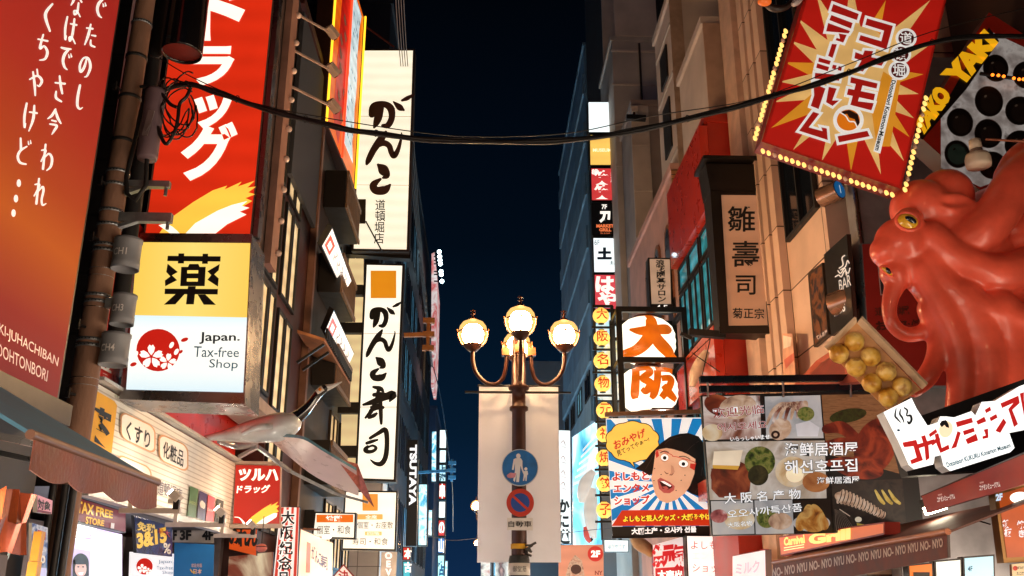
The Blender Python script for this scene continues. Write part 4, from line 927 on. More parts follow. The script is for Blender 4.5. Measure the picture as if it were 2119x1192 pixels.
m = MB(P((130, 60, 40), .5)); 
for (x0, y0, x1, y1) in ((722, -10, 745, 95), (708, 20, 815, 97), (714, 35, 730, 35), (714, 85, 742, 85)): m.bar(onY(x0, y0, 19.5), onY(x1, y1, 19.5), .035)
single('sign_scaffold', 'rust brown steel bracing behind the top of the upper sushi lightbox', 'scaffold', m, onY(745, 97, 19.5))

# --- far left signs
b = Board('vertical_shop_sign', 'black vertical sign with white letters running downward beyond the white tiled building', 'sign', bY([(843, 910), (865, 910), (862, 1130), (840, 1130)], 27.0), .3, P((8, 8, 10), .4), BLACK, .02)
b.text('TSUTAYA', [(863, 920), (861, 1046), (846, 1046), (848, 920)], E((245, 245, 245), 1.0, 0), .05); b.done()
# rotate: the row above maps the string top to bottom
SIGNS = [(195, 242, 330, 445, (225, 246, 250), 1.5, ''), (195, 240, 448, 530, (225, 246, 250), 1.4, ''), (193, 238, 535, 640, (190, 236, 246), 1.1, '上海'), (191, 237, 645, 742, (214, 50, 44), .9, '串'), (190, 236, 750, 855, (236, 246, 246), 1.2, ''), (188, 233, 860, 960, (210, 50, 50), .9, 'の'), (186, 231, 965, 1060, (60, 130, 200), .9, '山'), (184, 229, 1066, 1230, (190, 236, 226), 1.0, '店')]
for i, (x0, x1, y0, y1, col, s_, tx) in enumerate(SIGNS):
    q = [c2(x0, y0), c2(x1, y0), c2(x1-2, y1), c2(x0-2, y1)]
    nm = ['topmost plain pale', 'second plain pale', 'pale blue with dark kanji,', 'upper red with white kanji,', 'plain white between two red ones,', 'lower red with white hiragana,', 'blue with a white mark,', 'lowest pale green'][i]
    b = Board('stacked_floor_sign', f'{nm} lightbox in the distant vertical stack on the left', 'sign', bY(q, 40.0), .5, E(col, s_, .1, 1), DARKMETAL, .04, 'distant stacked floor signs')
    if tx:
        w_ = 30 if len(tx) == 1 else 26
        for j, ch in enumerate(tx):
            cx, cy = c2((x0+x1)/2-1, y0+(y1-y0)*(j+.5)/len(tx)); b.chars(ch, (cx, cy), (cx, cy), 13, 26/len(tx)+4, FW if col[0] > 205 and col[1] < 60 or col[2] == 200 and col[0] == 60 else P((20, 90, 120), .5), .05)
    b.done()
for i, (x0, x1, y0, y1, col, lab, Y) in enumerate(((72, 128, 650, 1015, (170, 240, 250), 'bright cyan shop lightbox on the left far down the street', 34), (150, 182, 340, 640, (90, 190, 230), 'narrow blue lit sign strip behind the distant stack', 45), (130, 158, 800, 960, (200, 244, 250), 'small pale cyan lightbox beside the wider cyan one', 36), (228, 248, 1100, 1225, (200, 240, 236), 'slim pale lightbox lowest by the night sky', 46))):
    b = Board('cyan_lightbox', lab, 'sign', bY([c2(x0, y0), c2(x1, y0), c2(x1-3, y1), c2(x0-3, y1)], Y), .3, Nz([(120, 220, 240), col, (240, 252, 252), (60, 170, 200), col], 2.4, 1.2, .3), DARKMETAL, .03); b.done()
for lab, x0, y0, x1, y1, col, Y in (('small red shop sign with a white kanji under the black vertical sign', 0, 1020, 28, 1100, (200, 44, 40), 24.5), ('small cyan shop sign below the red kanji sign', 0, 1104, 28, 1230, (70, 190, 210), 24.5)):
    b = Board('corner_shop_sign', lab, 'sign', bY([c2(x0-20, y0), c2(x1, y0), c2(x1-1, y1), c2(x0-20, y1)], 23.6), .2, E(col, .8, .1), DARKMETAL, .02)
    q = c2(12, (y0+y1)/2 if y1 < 1150 else 1140); b.chars('本' if y1 < 1110 else '古', q, q, 16, 22, FW, .04); b.done()
# string of white flood lamps and the edge-on banner sign
t = Thing('lamp_mast_sign', 'edge-on red and white tower sign topped by a column of white flood lamps', 'sign', onY(894, 790, 44))
m = MB(Nz([(190, 60, 70), (240, 230, 226), (214, 90, 90), (250, 240, 236)], 1.2, .7)); m.slab(bY([(893, 525), (899, 522), (905, 590), (903, 680), (900, 770), (897, 800), (892, 800)], 44), Vector((0, 3, 0))); t.part('panel', m)
for y in (521, 531, 539, 546, 562, 568, 582):
    x = 909+(y-521)*.09; p = onY(x, y, 43.5)
    t.part('flood_lamp', MB(E((215, 246, 255), 14, 0)).ball(p, .1, u=12, v=8)); t.part('lamp_arm', MB(DARKMETAL).bar(onY(899, y, 43.8), p+Vector((-.08, 0, 0)), .06))
# wall arms
for lab, x0, y0, x1, y1, Y, col, hx in (('tan bracket arm with an end plate right of the lower sushi lightbox', 836, 694, 886, 692, 20.5, (170, 110, 60), 22), ('blue lit bracket arm with insulators far down the left side', 864, 978, 935, 973, 33.0, (70, 140, 180), 14)):
    t = Thing('bracket_arm', lab, 'bracket', onY(x0, y0, Y)); pm = P(col, .5)
    a, e_ = onY(x0, y0, Y), onY(x1, y1, Y); t.part('arm', MB(pm).bar(a, e_, .09)); 
    m = MB(pm)
    for dy in (-.32, 0, .32) if Y < 30 else (-.25, 0, .25): m.bar(e_+Vector((-.12, 0, dy)), e_+Vector((.14, 0, dy)), .12)
    m.bar(e_+Vector((0, 0.02, -.38)), e_+Vector((0, .02, .38)), .08); t.part('insulator_rack', m)

# --- street lamps (three along the street)
IRON = P((62, 29, 15), .38, .35, var=.2, scale=8, bump=.1)
BULB = E((255, 208, 158), 420, .0)
GLOBE = bpy.data.materials.new('opal glass'); GLOBE.use_nodes = True
n_ = GLOBE.node_tree.nodes; l_ = GLOBE.node_tree.links; n_.clear()
o_ = n_.new('ShaderNodeOutputMaterial'); mx_ = n_.new('ShaderNodeMixShader'); tr_ = n_.new('ShaderNodeBsdfTransparent'); em_ = n_.new('ShaderNodeEmission')
tr_.inputs[0].default_value = (1, .92, .78, 1); em_.inputs[0].default_value = lin((255, 190, 110))+(1,); em_.inputs[1].default_value = 1.9; mx_.inputs[0].default_value = .5
l_.new(tr_.outputs[0], mx_.inputs[1]); l_.new(em_.outputs[0], mx_.inputs[2]); l_.new(mx_.outputs[0], o_.inputs[0])
def lamp(x, y):
    t = Thing('street_lamp', 'nearest ornate street lamp with four glowing globes in front of the white banner', 'street lamp', (x, y, 0), 'globe street lamps')
    m = MB(IRON); m.lathe((x, y, 0), [(.2, 0), (.2, .25), (.15, .32), (.12, .6), (.10, .9), (.088, 4.0), (.12, 4.02), (.12, 4.06), (.088, 4.08), (.088, 4.27), (.13, 4.29), (.14, 4.32), (.095, 4.36), (.085, 4.95), (.06, 5.02), (.05, 5.1), (.075, 5.13), (.03, 5.2), (.05, 5.25), (.0, 5.32)], 20); t.part('post', m)
    for i in range(4):
        dx, dy = ((-1, 0), (1, 0), (0, -1), (0, 1))[i]
        A = lambda r_, z: Vector((x+dx*r_, y+dy*r_, z))
        pr = catmull([(.16, 4.745), (.165, 4.62), (.20, 4.46), (.28, 4.37), (.37, 4.36), (.47, 4.41), (.56, 4.52), (.60, 4.66), (.605, 4.80)], 4)
        arm = t.part('arm', MB(IRON).tube([A(*q) for q in pr], .026, 12))
        blk = MB(P((120, 62, 20), .35, .5)); c_ = A(.165, 4.87); blk.box(c_.x-.055, c_.x+.055, c_.y-.055, c_.y+.055, 4.74, 4.84)
        n_ = Vector((dx, dy, 0)); blk.tube([A(.165, 4.84), A(.165, 4.87), A(.165, 4.91)], [.02, .028, .006], 10); t.part('arm_block', blk, parent=arm)
        g = A(.605, 5.03)
        gl = t.part('globe', MB(GLOBE).lathe(g, [(0, -.165), (.11, -.16), (.155, -.11), (.185, -.02), (.19, .04), (.175, .11), (.135, .165), (.07, .195), (0, .2)], 28))
        t.part('bulb', MB(BULB).lathe(g, [(0, -.13), (.09, -.12), (.13, -.07), (.142, 0), (.13, .07), (.09, .12), (0, .14)], 24), parent=gl)
        m = MB(IRON); m.lathe(g, [(.022, -.24), (.05, -.235), (.085, -.2), (.125, -.158), (.128, -.14), (.115, -.135)], 24); t.part('cup', m, parent=gl)
        m = MB(IRON); m.lathe(g, [(.06, .2), (.05, .225), (.02, .24), (.015, .27), (.035, .285), (.015, .30), (.012, .345), (0, .35)], 14)
        m.bar(g+Vector((-.035, 0, .325)), g+Vector((.035, 0, .325)), .014); m.bar(g+Vector((0, -.035, .325)), g+Vector((0, .035, .325)), .014); t.part('finial', m, parent=gl)
        m = MB(P((120, 70, 30), .4, .4))
        for k in range(4):
            an = k*math.pi/2; rr_ = [(.13, -.15), (.165, -.105), (.195, -.02), (.2, .03), (.215, .075)]
            m.tube([g+Vector((r_*math.cos(an), r_*math.sin(an), z)) for r_, z in rr_], [.011, .010, .010, .012, .004], 6)
        m.lathe(g, [(.192, .02), (.203, .03), (.192, .04)], 28); t.part('cage', m, parent=gl)
    return t
LX, LY = onY(1073.5, 800, 12.0).x, 12.0
t = lamp(LX, LY)
s_ = MB(DARKMETAL).bar((LX-.70, LY, 4.255), (LX+.68, LY, 4.255), .03, .025); t.part('banner_rail', s_)
zf = lambda py: onY(1073, py, LY).z
m = MB(P((26, 34, 32), .4, var=.3, scale=12, bump=.4)).lathe((LX, LY, 0), [(.11, 1.2), (.125, zf(1192)), (.13, zf(1160)), (.118, zf(1150))], 18); t.part('wrap', m)
t.part('yellow_band', MB(P((226, 170, 40), .5)).lathe((LX, LY, zf(1131)), [(.098, -.03), (.104, -.03), (.104, .03), (.098, .03)], 18))
m = MB(P((222, 220, 210), .5)).lathe((LX, LY, zf(1178)), [(.128, -.07), (.134, -.07), (.134, .07), (.128, .07)], 18); vs, fs, a0, a1, b0, b1 = glyphs('御堂筋', .0)
m.raw([(LX+.1365*math.cos(-math.pi/2+((x-a0)/(a1-a0)-.5)*1.3), LY+.1365*math.sin(-math.pi/2+((x-a0)/(a1-a0)-.5)*1.3), zf(1178)-.035+(y-b0)/(b1-b0)*.07) for x, y in vs], fs, INK); t.part('sticker', m)
s_ = MB(P((50, 46, 44), .5)); p = onY(1090, 1136, LY-.08); rr = random.Random(2)
for k in range(9): q = p+Vector((rr.uniform(-.06, .06), rr.uniform(-.05, .03), rr.uniform(-.09, .09))); s_.bar(q, q+Vector((rr.uniform(-.08, .08), rr.uniform(-.05, .05), rr.uniform(-.06, .06))), .035, .025)
s_.bar((LX+.09, LY-.05, p.z), p, .03); t.part('sensor_cluster', s_)
base_lamp = t
# distant copies, plus an unseen rear one added for fill, without banner fittings
for Y, lab in ((-11.0, 'unseen globe street lamp added behind the viewer as fill light'), (35.0, 'second globe street lamp peeping from behind the white banner'), (57.0, 'farthest globe street lamp low behind the white banner')):
    c = t.o.copy(); COL.objects.link(c); c.location = (LX+.03*Y*0, Y, 0); c['label'] = lab
    for ch in t.o.children:
        if ch.name.split('.')[0] in ('post', 'arm', 'globe'): copy_tree(ch, c)
# signs on the pole
def disc(cx, cy, r, Y, name, lab, rim, face):
    c = onY(cx, cy, Y); rm = psize(r, c)
    b = Board(name, lab, 'sign', [c+Vector((-rm, 0, rm)), c+Vector((rm, 0, rm)), c+Vector((rm, 0, -rm)), c+Vector((-rm, 0, -rm))], .012, None, rim, 0, shape=[c+Vector((rm*math.cos(a), 0, rm*math.sin(a))) for a in [2*math.pi*i/48 for i in range(48)]])
    return b
SBL = P((18, 112, 190), .35, var=.25, scale=6); SWH = P((226, 232, 238), .4, var=.03)
b = disc(1076, 967.5, 38, 11.86, 'pedestrian_sign', 'round blue road sign with a white adult and child on the lamp post', P((190, 205, 214), .4, .3), None)
b.poly(ell(1076, 967.5, 36.5, 36.5, 0, 48), SBL, 1)
b.poly(ell(*c2(660, 487), 4.6, 5.2), SWH, 2); b.poly([c2(*p) for p in [(632, 506), (645, 500), (675, 500), (684, 515), (684, 545), (690, 572), (682, 574), (672, 545), (670, 580), (664, 640), (648, 640), (650, 590), (640, 640), (630, 630), (640, 575), (640, 530), (632, 570), (622, 568)]], SWH, 2.3)
b.poly(ell(*c2(704, 563), 3.2, 3.4), SWH, 2); b.poly([c2(*p) for p in [(694, 576), (714, 574), (718, 594), (712, 600), (708, 634), (702, 634), (700, 606), (694, 634), (687, 632), (692, 598), (680, 570), (686, 566)]], SWH, 2.3)
b.poly([c2(*p) for p in [(592, 600), (612, 585), (648, 588), (640, 612), (612, 618), (596, 612)]], P((214, 150, 170), .4, var=.3), 2.6)
b.done()
b = disc(1076.5, 1040, 28.5, 11.86, 'no_parking_sign', 'round red and blue no parking sign below the pedestrian sign', P((200, 60, 40), .4), None)
b.poly(ell(1076.5, 1040, 28, 28, 0, 48), P((196, 52, 30), .4, var=.1), 1); b.poly(ell(1076.5, 1040, 19.5, 19.5, 0, 40), P((24, 74, 160), .4, var=.15), 2); b.poly([(1060.5, 1029), (1064, 1025.5), (1092.5, 1051), (1089, 1055)], P((196, 52, 30), .4, var=.1), 3); b.done()
b = Board('vehicle_plate', 'small white plate with black kanji under the no parking sign', 'sign', bY([(1049.5, 1071.5), (1102.5, 1072), (1102.5, 1097.5), (1049.5, 1097)], 11.86), .01, P((226, 224, 220), .4, var=.05), P((190, 190, 190), .4), 0)
b.text('自動車', (1052, 1078, 1100, 1091), INK, .01); b.done()
# white banner behind the post
t = Thing('street_banner', 'plain white cloth banner hanging behind the lamp post', 'banner', (LX, LY+.16, 2.1))
a, e_ = onY(991.5, 800, LY+.16), onY(1155, 800, LY+.16); zb = onY(1073, 1164, LY+.16).z; n = 16; k_ = 24
CLOTH = P((238, 238, 244), .85, var=.06, scale=2.01, bump=.2); cn = CLOTH.node_tree.nodes; cl_ = CLOTH.node_tree.links; tl_ = cn.new('ShaderNodeBsdfTranslucent'); tl_.inputs[0].default_value = (.85, .86, .9, 1); cm_ = cn.new('ShaderNodeMixShader'); cm_.inputs[0].default_value = .4
cl_.new(cn['Principled BSDF'].outputs[0], cm_.inputs[1]); cl_.new(tl_.outputs[0], cm_.inputs[2]); cl_.new(cm_.outputs[0], cn['Material Output'].inputs[0])
m = MB(CLOTH); vs = []
for i in range(n+1):
    for j in range(k_+1):
        u, v = i/n, j/k_; vs.append((a.x+(e_.x-a.x)*u, LY+.16+.035*math.sin(u*3.1+v*1.6)*v+.014*math.sin(v*9+u*5)+.01*math.sin(u*14+v*3), a.z+(zb-a.z)*v))
m.raw(vs, [(i*(k_+1)+j, (i+1)*(k_+1)+j, (i+1)*(k_+1)+j+1, i*(k_+1)+j+1) for i in range(n) for j in range(k_)], None, True); t.part('cloth', m)
m = MB(DARKMETAL).cyl((a.x-.02, LY+.16, a.z+.012), (e_.x+.02, LY+.16, a.z+.012), .012, 8); t.part('top_rod', m)
# colourful poster far below the banner
b = Board('street_poster', 'colourful patchwork poster board glimpsed under the white banner', 'poster', bY([(995, 1160), (1064, 1163), (1064, 1225), (995, 1225)], 40), .1, Nz([(60, 30, 40), (200, 80, 60), (240, 220, 200), (90, 60, 60), (230, 170, 150), (40, 50, 70)], .9, .75, .4), DARKMETAL, 0); b.done()

# --- cables
def sag(pts, Ys, n=8): return [onY(x, y, Y) for (x, y), Y in zip(catmull(pts, n), [Ys[0]+(Ys[1]-Ys[0])*i/((len(pts)-1)*n) for i in range((len(pts)-1)*n+1)])]
main = [(318, 205), (345, 184), (395, 176), (450, 192), (520, 217), (600, 240), (680, 260), (760, 275), (860, 287), (1000, 294), (1130, 293), (1240, 284), (1350, 263), (1470, 236), (1570, 208), (1650, 186), (1740, 158), (1830, 122), (1930, 89), (2040, 75), (2150, 78)]
cp = sag(main, (7.4, 7.6), 5)
t = Thing('overhead_cable', 'thick black bundled cable sagging across the street between both facades', 'cable', cp[len(cp)//2])
t.part('bundle', MB(P((14, 14, 16), .5, var=.1)).tube(cp, .021, 8))
m = MB(P((14, 14, 16), .5, var=.1)); m.tube([p+Vector((0, .01, .026+.006*math.sin(i*.9))) for i, p in enumerate(cp)], .011, 6); m2 = [p+Vector((0, -.015, -.02+.008*math.sin(i*.7+1))) for i, p in enumerate(cp)]; t.part('second_strand', m); t.part('third_strand', MB(P((20, 20, 22), .5, var=.1)).tube(m2, .010, 6))
mw = sag([(330, 120), (398, 160), (520, 212), (640, 238), (860, 273), (1000, 283), (1180, 275), (1350, 240), (1560, 205), (1750, 135), (1930, 65), (2150, 10)], (7.4, 7.6), 8)
t.part('messenger_wire', MB(P((14, 14, 16), .5, var=.1)).tube(mw, .005, 5))
for i in range(9, len(cp)-10, 9):
    t.part('tie', MB(BLACK).tube([cp[i]+Vector((.02*math.cos(a), .024*math.sin(a)*0, .034*math.sin(a)+.01)) for a in [k*.9 for k in range(8)]], .005, 5))
rr = random.Random(11); loops = MB(P((16, 15, 16), .45, var=.1))
for k in range(7):
    cx, cy, rx, ry, ro = 368+rr.uniform(-8, 8), 222+rr.uniform(-14, 14), rr.uniform(22, 34), rr.uniform(42, 72), rr.uniform(-25, 35)
    pts = ell(cx, cy, rx, ry, ro, 18); pts = pts[:rr.randint(13, 18)]
    loops.tube([onY(x+rr.uniform(-1.5, 1.5), y, 7.35+.02*k+.03*math.sin(i)) for i, (x, y) in enumerate(catmull(pts, 2))], .007, 6)
loops.tube([onY(*q, 7.35) for q in catmull([(395, 180), (386, 200), (372, 215), (368, 245), (362, 270), (345, 298), (332, 280), (326, 262)], 5)], .016, 8)
loops.tube([onY(*q, 7.35) for q in catmull([(290, 180), (310, 180), (335, 195), (352, 215), (366, 222)], 5)], .016, 8)
single('cable_coil', 'tangled coil of thin black spare cable beside the grey splice cylinder', 'cable', loops, onY(365, 260, 7.4), group=None)
for k in range(4):
    pts = [(818+k*5.5, -20), (826+k*5, 100), (842+k*4, 260), (856+k*3, 420), (868+k*2.2, 540), (880+k*1.6, 650), (893+k*1, 760)]
    w = [onY(x, y, Y) for (x, y), Y in zip(catmull(pts, 4), [14+i*1.0 for i in range(25)])]
    single('vertical_wire', ['first', 'second', 'third', 'fourth'][k]+' from the left of four thin wires crossing the upper sushi sign', 'wire', MB(P((92, 82, 78), .5)).tube(w, .010, 5), w[-1], group='thin wires over the sushi sign')
w = [onY(x, y, Y) for (x, y), Y in zip(catmull([(905, 560), (935, 580), (1000, 612), (1080, 640)], 4), [43-i*1.2 for i in range(13)])]
w = [onY(x, y, Y) for (x, y), Y in zip(catmull([(897, 760), (907, 800), (918, 860), (928, 940), (936, 1010), (937, 1100)], 4), [38-i*.1 for i in range(21)])]
single('hanging_wire', 'thin wire with small clips dropping beside the distant stacked signs', 'wire', MB(P((90, 110, 130), .5)).tube(w, .02, 5), w[-1])
w = [onY(x, y, Y) for (x, y), Y in zip(catmull([(880, 1105), (930, 1118), (990, 1114), (1050, 1116), (1130, 1108), (1250, 1094), (1280, 1096)], 4), [24]*25)]
single('low_wire', 'thin wire spanning the street behind the lower part of the white banner', 'wire', MB(P((90, 90, 100), .5)).tube(w, .008, 5), w[0])
# ================================================================ RIGHT
# --- stacked tenant sign
ST = [([(1216, 210), (1269, 210), (1270, 275), (1217, 275)], (238, 250, 250), 1.35, 'plain pale white box at the top of'),
      ([(1219, 278), (1273, 278), (1274.5, 343), (1220, 343)], (250, 200, 96), 1.05, 'warm yellow box with faint lettering in'),
      ([(1221.5, 347), (1275, 347), (1276.5, 416), (1223, 416)], (214, 62, 62), .95, 'red box with white brush kanji marked 8F in'),
      ([(1224, 418), (1279, 419), (1280, 487), (1225, 487)], (12, 12, 14), .3, 'black box lettered 7F with orange words in'),
      ([(1226, 491), (1280, 491.5), (1282, 565), (1228, 565)], (238, 250, 252), 1.3, 'white box lettered 6F with dark blue kanji in'),
      ([(1228.5, 567), (1283.5, 567.5), (1286, 641), (1230, 641)], (222, 74, 84), .95, 'red box with two white hiragana at the foot of')]
for i, (q, col, s_, lab) in enumerate(ST):
    b = Board('tenant_sign', lab+' the tenant stack', 'sign', bY(q, 26.9), .35, E(col, s_, .05), P((14, 12, 12), .5), .03, 'tenant sign stack')
    x0, y0, x1, y1 = q[0][0], q[0][1], q[2][0], q[2][1]
    if i == 1: b.text('MUSEUM', (x0+8, y0+29, x1-10, y0+36), E((255, 236, 190), 1.2, 0), .03)
    if i == 2: b.chars('笑笑', (x0+24, y0+20), (x0+24, y0+50), 32, 30, FW, .03); b.text('8F', (x0+3, y0+3, x0+15, y0+14), FW, .04); b.chars('居酒屋', (x1-9, y0+8), (x1-9, y0+26), 8, 9, FW, .02)
    if i == 3: b.text('7F', (1245, 423, 1256, 433), FW, .03); b.text('刀', (1240, 437, 1263, 461), FW, .08); E_ = E((236, 120, 70), 1, 0); b.text('MARKET', (1234, 464, 1270, 471), E_, .05); b.text('GRILL', (1240, 472, 1265, 479), E_, .05); b.text('Bar & Grill', (1243, 481, 1262, 484), E_, .0)
    if i == 4: DB = P((16, 50, 84), .5, var=0); b.text('6F', (1230, 496, 1241, 507), DB, .0); b.text('土', (1236, 512, 1266, 537), DB, .07); b.text('土', (1261, 539, 1271, 547), DB, .03)
    if i == 5: b.chars('はや', (1252, 588), (1257, 619), 42, 36, FW, .05)
    b.done()
c = onY(1285, 420, 27.1); m = MB(DARKMETAL)
for py in (242, 380, 528): m.bar(onY(1270, py, 27.1), onY(1320, py, 27.1), .25)
single('sign_bracket', 'dark wall brackets carrying the tenant sign stack', 'bracket', m, c)
for i, (x0, y0, x1, y1, lab, col) in enumerate(((1231, 645, 1288, 700, 'cyan white lit panel just below the red hiragana box', (190, 236, 246)), (1233, 703, 1290, 760, 'yellow white lit panel behind the small lanterns', (250, 232, 160)), (1234, 764, 1292, 830, 'pale lit panel low behind the small lanterns', (240, 240, 220)))):
    b = Board('lit_sign', lab, 'sign', bY(flat_rect(x0, y0, x1, y1), 26.9), .3, Nz([col, (250, 250, 240), col, (120, 170, 190), col], 2.5, 1.0), DARKMETAL, .03); b.done()
# cctv like floodlight on the concrete
t = Thing('wall_floodlight', 'small white square floodlight on a dark arm on the concrete wall', 'floodlight', onY(1312, 228, 23.2))
t.part('head', MB(P((220, 200, 190), .4)).bar(onY(1306, 228, 23.1), onY(1319, 227, 23.1), .16, .16)); m = MB(BLACK).bar(onY(1296, 243, 23.1), onY(1336, 245, 23.1), .14); m.bar(onY(1312, 243, 23.1), onY(1312, 230, 23.1), .06); t.part('arm', m)

# --- small vertical lantern strip
SK_ = [(1243.5, 653.7), (1245, 699.6), (1245, 747), (1247, 794.7), (1250.6, 849.5), (1250.6, 899), (1249.5, 948), (1250.6, 1001), (1250.6, 1055.7)]
YL = 17.3; YEL_L = E((255, 206, 96), 1.35, .12, 6); RDT = E((206, 48, 20), .7, 0)
fr = MB(P((20, 17, 16), .5)); xl, xr = 1228, 1266
fr.bar(onY(1226, 634, YL+.1), onY(1268, 634, YL+.1), .05); fr.bar(onY(1266, 634, YL+.1), onY(1283, 1118, YL+.1), .06); fr.bar(onY(1228, 634, YL+.15), onY(1246, 1118, YL+.15), .03)
for i, (x, y) in enumerate(SK_): yy = y+24; fr.bar(onY(x-19, yy, YL+.1), onY(x+24, yy, YL+.1), .04)
single('lantern_frame', 'thin black ladder frame holding the column of small round lanterns', 'frame', fr, onY(1255, 1100, YL))
for (x, y), ch in zip(SK_, '大阪名物元礼焼餃子'):
    c = onY(x, y, YL); r = psize(17, c)
    t = Thing('small_lantern', f'small yellow paper lantern with red character {ch} in the narrow lantern column', 'lantern', c+Vector((0, 0, -r)), 'column of small lanterns')
    prof = [(.35*r, -r)]+[(r*math.cos(a)*(1+.012*(-1)**k), r*math.sin(a)*.98) for k, a in enumerate([-1.2+.2*j for j in range(13)])]+[(.35*r, r)]
    t.part('paper', MB(YEL_L).lathe(c, prof, 24)); t.part('ring', MB(BLACK).lathe(c, [(.36*r, -r*.93), (.36*r, -r*1.06), (0, -r*1.06)], 14)); t.part('ring', MB(BLACK).lathe(c, [(0, r*1.06), (.36*r, r*1.06), (.36*r, r*.93)], 14))
    vs, fs, a0, a1, b0, b1 = glyphs(ch, .014); g = []
    for u, v in vs:
        X = ((u-a0)/(a1-a0)-.5)*1.35*r; Z = ((v-b0)/(b1-b0)-.5)*1.35*r; g.append(c+Vector((X, -math.sqrt(max(.02, 1.06*r*r-X*X-Z*Z))-.004, Z)))
    m = MB(RDT); m.raw(g, fs); t.part('lettering', m)
# --- big framed lanterns
YB_ = 17.0
fr = MB(P((18, 15, 14), .45))
L0, L1 = onY(1273, 655, YB_), onY(1404, 655, YB_); zt_, zb_ = L0.z, onY(1280, 872, YB_).z; zm_ = onY(1280, 757, YB_).z
for yy in (YB_-.45, YB_+.45):
    for x in (L0.x, L1.x): fr.box(x-.05, x+.05, yy-.04, yy+.04, zb_, zt_)
    for z in (zt_, zm_): fr.box(L0.x-.05, L1.x+.05, yy-.041, yy+.041, z-.05, z+.05)
for x in (L0.x, L1.x):
    for z in (zt_, zm_): fr.box(x-.04, x+.04, YB_-.41, YB_+.41, z-.04, z+.04)
fr.box(L1.x+.05, 3.86, YB_-.05, YB_+.05, zt_-.1, zt_+.02); fr.box(L1.x+.05, 3.86, YB_-.05, YB_+.05, zm_-.1, zm_+.02)
single('big_lantern_frame', 'black steel cage frame around two large lit lanterns', 'frame', fr, Vector(((L0.x+L1.x)/2, YB_, zb_)))
CLAMP = E((255, 246, 220), 1.7, .06, 2); ORG = E((236, 110, 14), .85, .18, 4)
for k, (cx, cy, w_, h_, lab) in enumerate(((1338, 706, 60, 49, 'upper large white lantern with orange kanji for big in the black cage'), (1341, 808, 62, 46, 'lower large orange and white lantern in the black cage'))):
    c = onY(cx, cy, YB_); rw = psize(w_, c); rh = psize(h_, c)
    t = Thing('large_lantern', lab, 'lantern', c+Vector((0, 0, -rh)), 'large caged lanterns')
    prof = [(rw*.45, -rh)]+[(rw*(1-abs(s_)**3.2*.5)*(1.0+.012*(-1)**j), rh*s_) for j, s_ in enumerate([-.92+.1533*q for q in range(13)])]+[(rw*.45, rh)]
    yd = .62
    m = MB(CLAMP); m.lathe(c, prof, 40); 
    for i in range(len(m.v)): m.v[i].y = c.y+(m.v[i].y-c.y)*yd
    t.part('paper', m)
    def lp_(px, py):
        p = onY(px, py, c.y); X = (p.x-c.x)/rw; s_ = max(-1, min(1, (p.z-c.z)/rh)); R_ = (1-abs(s_)**3.2*.5)
        return Vector((p.x, c.y-yd*rw*math.sqrt(max(0.01, R_*R_-X*X))-.012, p.z))
    lm = MB(ORG)
    def lbrush(sts, mat, off=0):
        for j, st in enumerate(sts):
            st = [r4(x, y)+(w/2.8375,) for x, y, w in st]; Q = catmull(st, 8)
            for i in range(len(Q)-1):
                def side(i_):
                    p = Q[i_]; a_, b_ = Q[max(i_-1, 0)], Q[min(i_+1, len(Q)-1)]; dx, dy = b_[0]-a_[0], b_[1]-a_[1]; d_ = math.hypot(dx, dy) or 1
                    return [lp_(p[0]-dy/d_*p[2]/2*q, p[1]+dx/d_*p[2]/2*q)+Vector((0, -.002*j-off, 0)) for q in (1, .5, 0, -.5, -1)]
                A_, B_ = side(i), side(i+1)
                for q in range(4): lm.add([A_[q], B_[q], B_[q+1], A_[q+1]], mat)
    if k == 0:
        lbrush([[(278, 822, 12), (340, 836, 50), (420, 830, 56), (500, 820, 60), (528, 815, 14)], [(375, 735, 14), (400, 760, 60), (400, 840, 74), (370, 900, 76), (310, 945, 60), (225, 945, 16)], [(410, 850, 60), (450, 905, 74), (510, 950, 64), (575, 985, 14)]], ORG)
    else:
        for u0, v0, u1, v1 in ((300, 1035, 335, 1235), (300, 1035, 400, 1065), (470, 1040, 545, 1075)):
            pass
        lbrush([[(318, 1040, 40), (312, 1120, 46), (308, 1195, 48), (312, 1225, 30)], [(320, 1048, 36), (380, 1044, 40), (392, 1075, 44), (352, 1110, 40), (395, 1140, 46), (370, 1185, 40), (345, 1170, 24)],
                [(430, 1052, 34), (490, 1046, 42), (540, 1050, 26)], [(440, 1060, 44), (434, 1130, 44), (415, 1200, 46), (398, 1226, 26)], [(460, 1110, 36), (520, 1106, 42), (505, 1160, 46), (460, 1222, 40)], [(470, 1150, 36), (510, 1195, 50), (555, 1225, 30)]], ORG)
    t.part('lettering', lm)
    m = MB(P((120, 60, 30), .5)).lathe(c, [(rw*.44, -rh*.98), (rw*.46, -rh*1.08), (0, -rh*1.08)], 24); t.part('ring', m); t.part('ring', MB(P((120, 60, 30), .5)).lathe(c, [(0, rh*1.05), (rw*.44, rh*1.05), (rw*.46, rh*.97)], 24))
lb = onY(1372, 853, 16.3); t = Thing('poster_floodlight', 'bright floodlight under the lower large lantern above the comic poster', 'floodlight', lb)
t.part('lens', MB(E((255, 246, 226), 14, 0)).ball(lb, .07, sc=(1.9, .8, .5))); t.part('hood', MB(P((90, 60, 44), .4)).box(lb.x-.2, lb.x+.2, lb.y-.05, lb.y+.1, lb.z+.04, lb.z+.07))

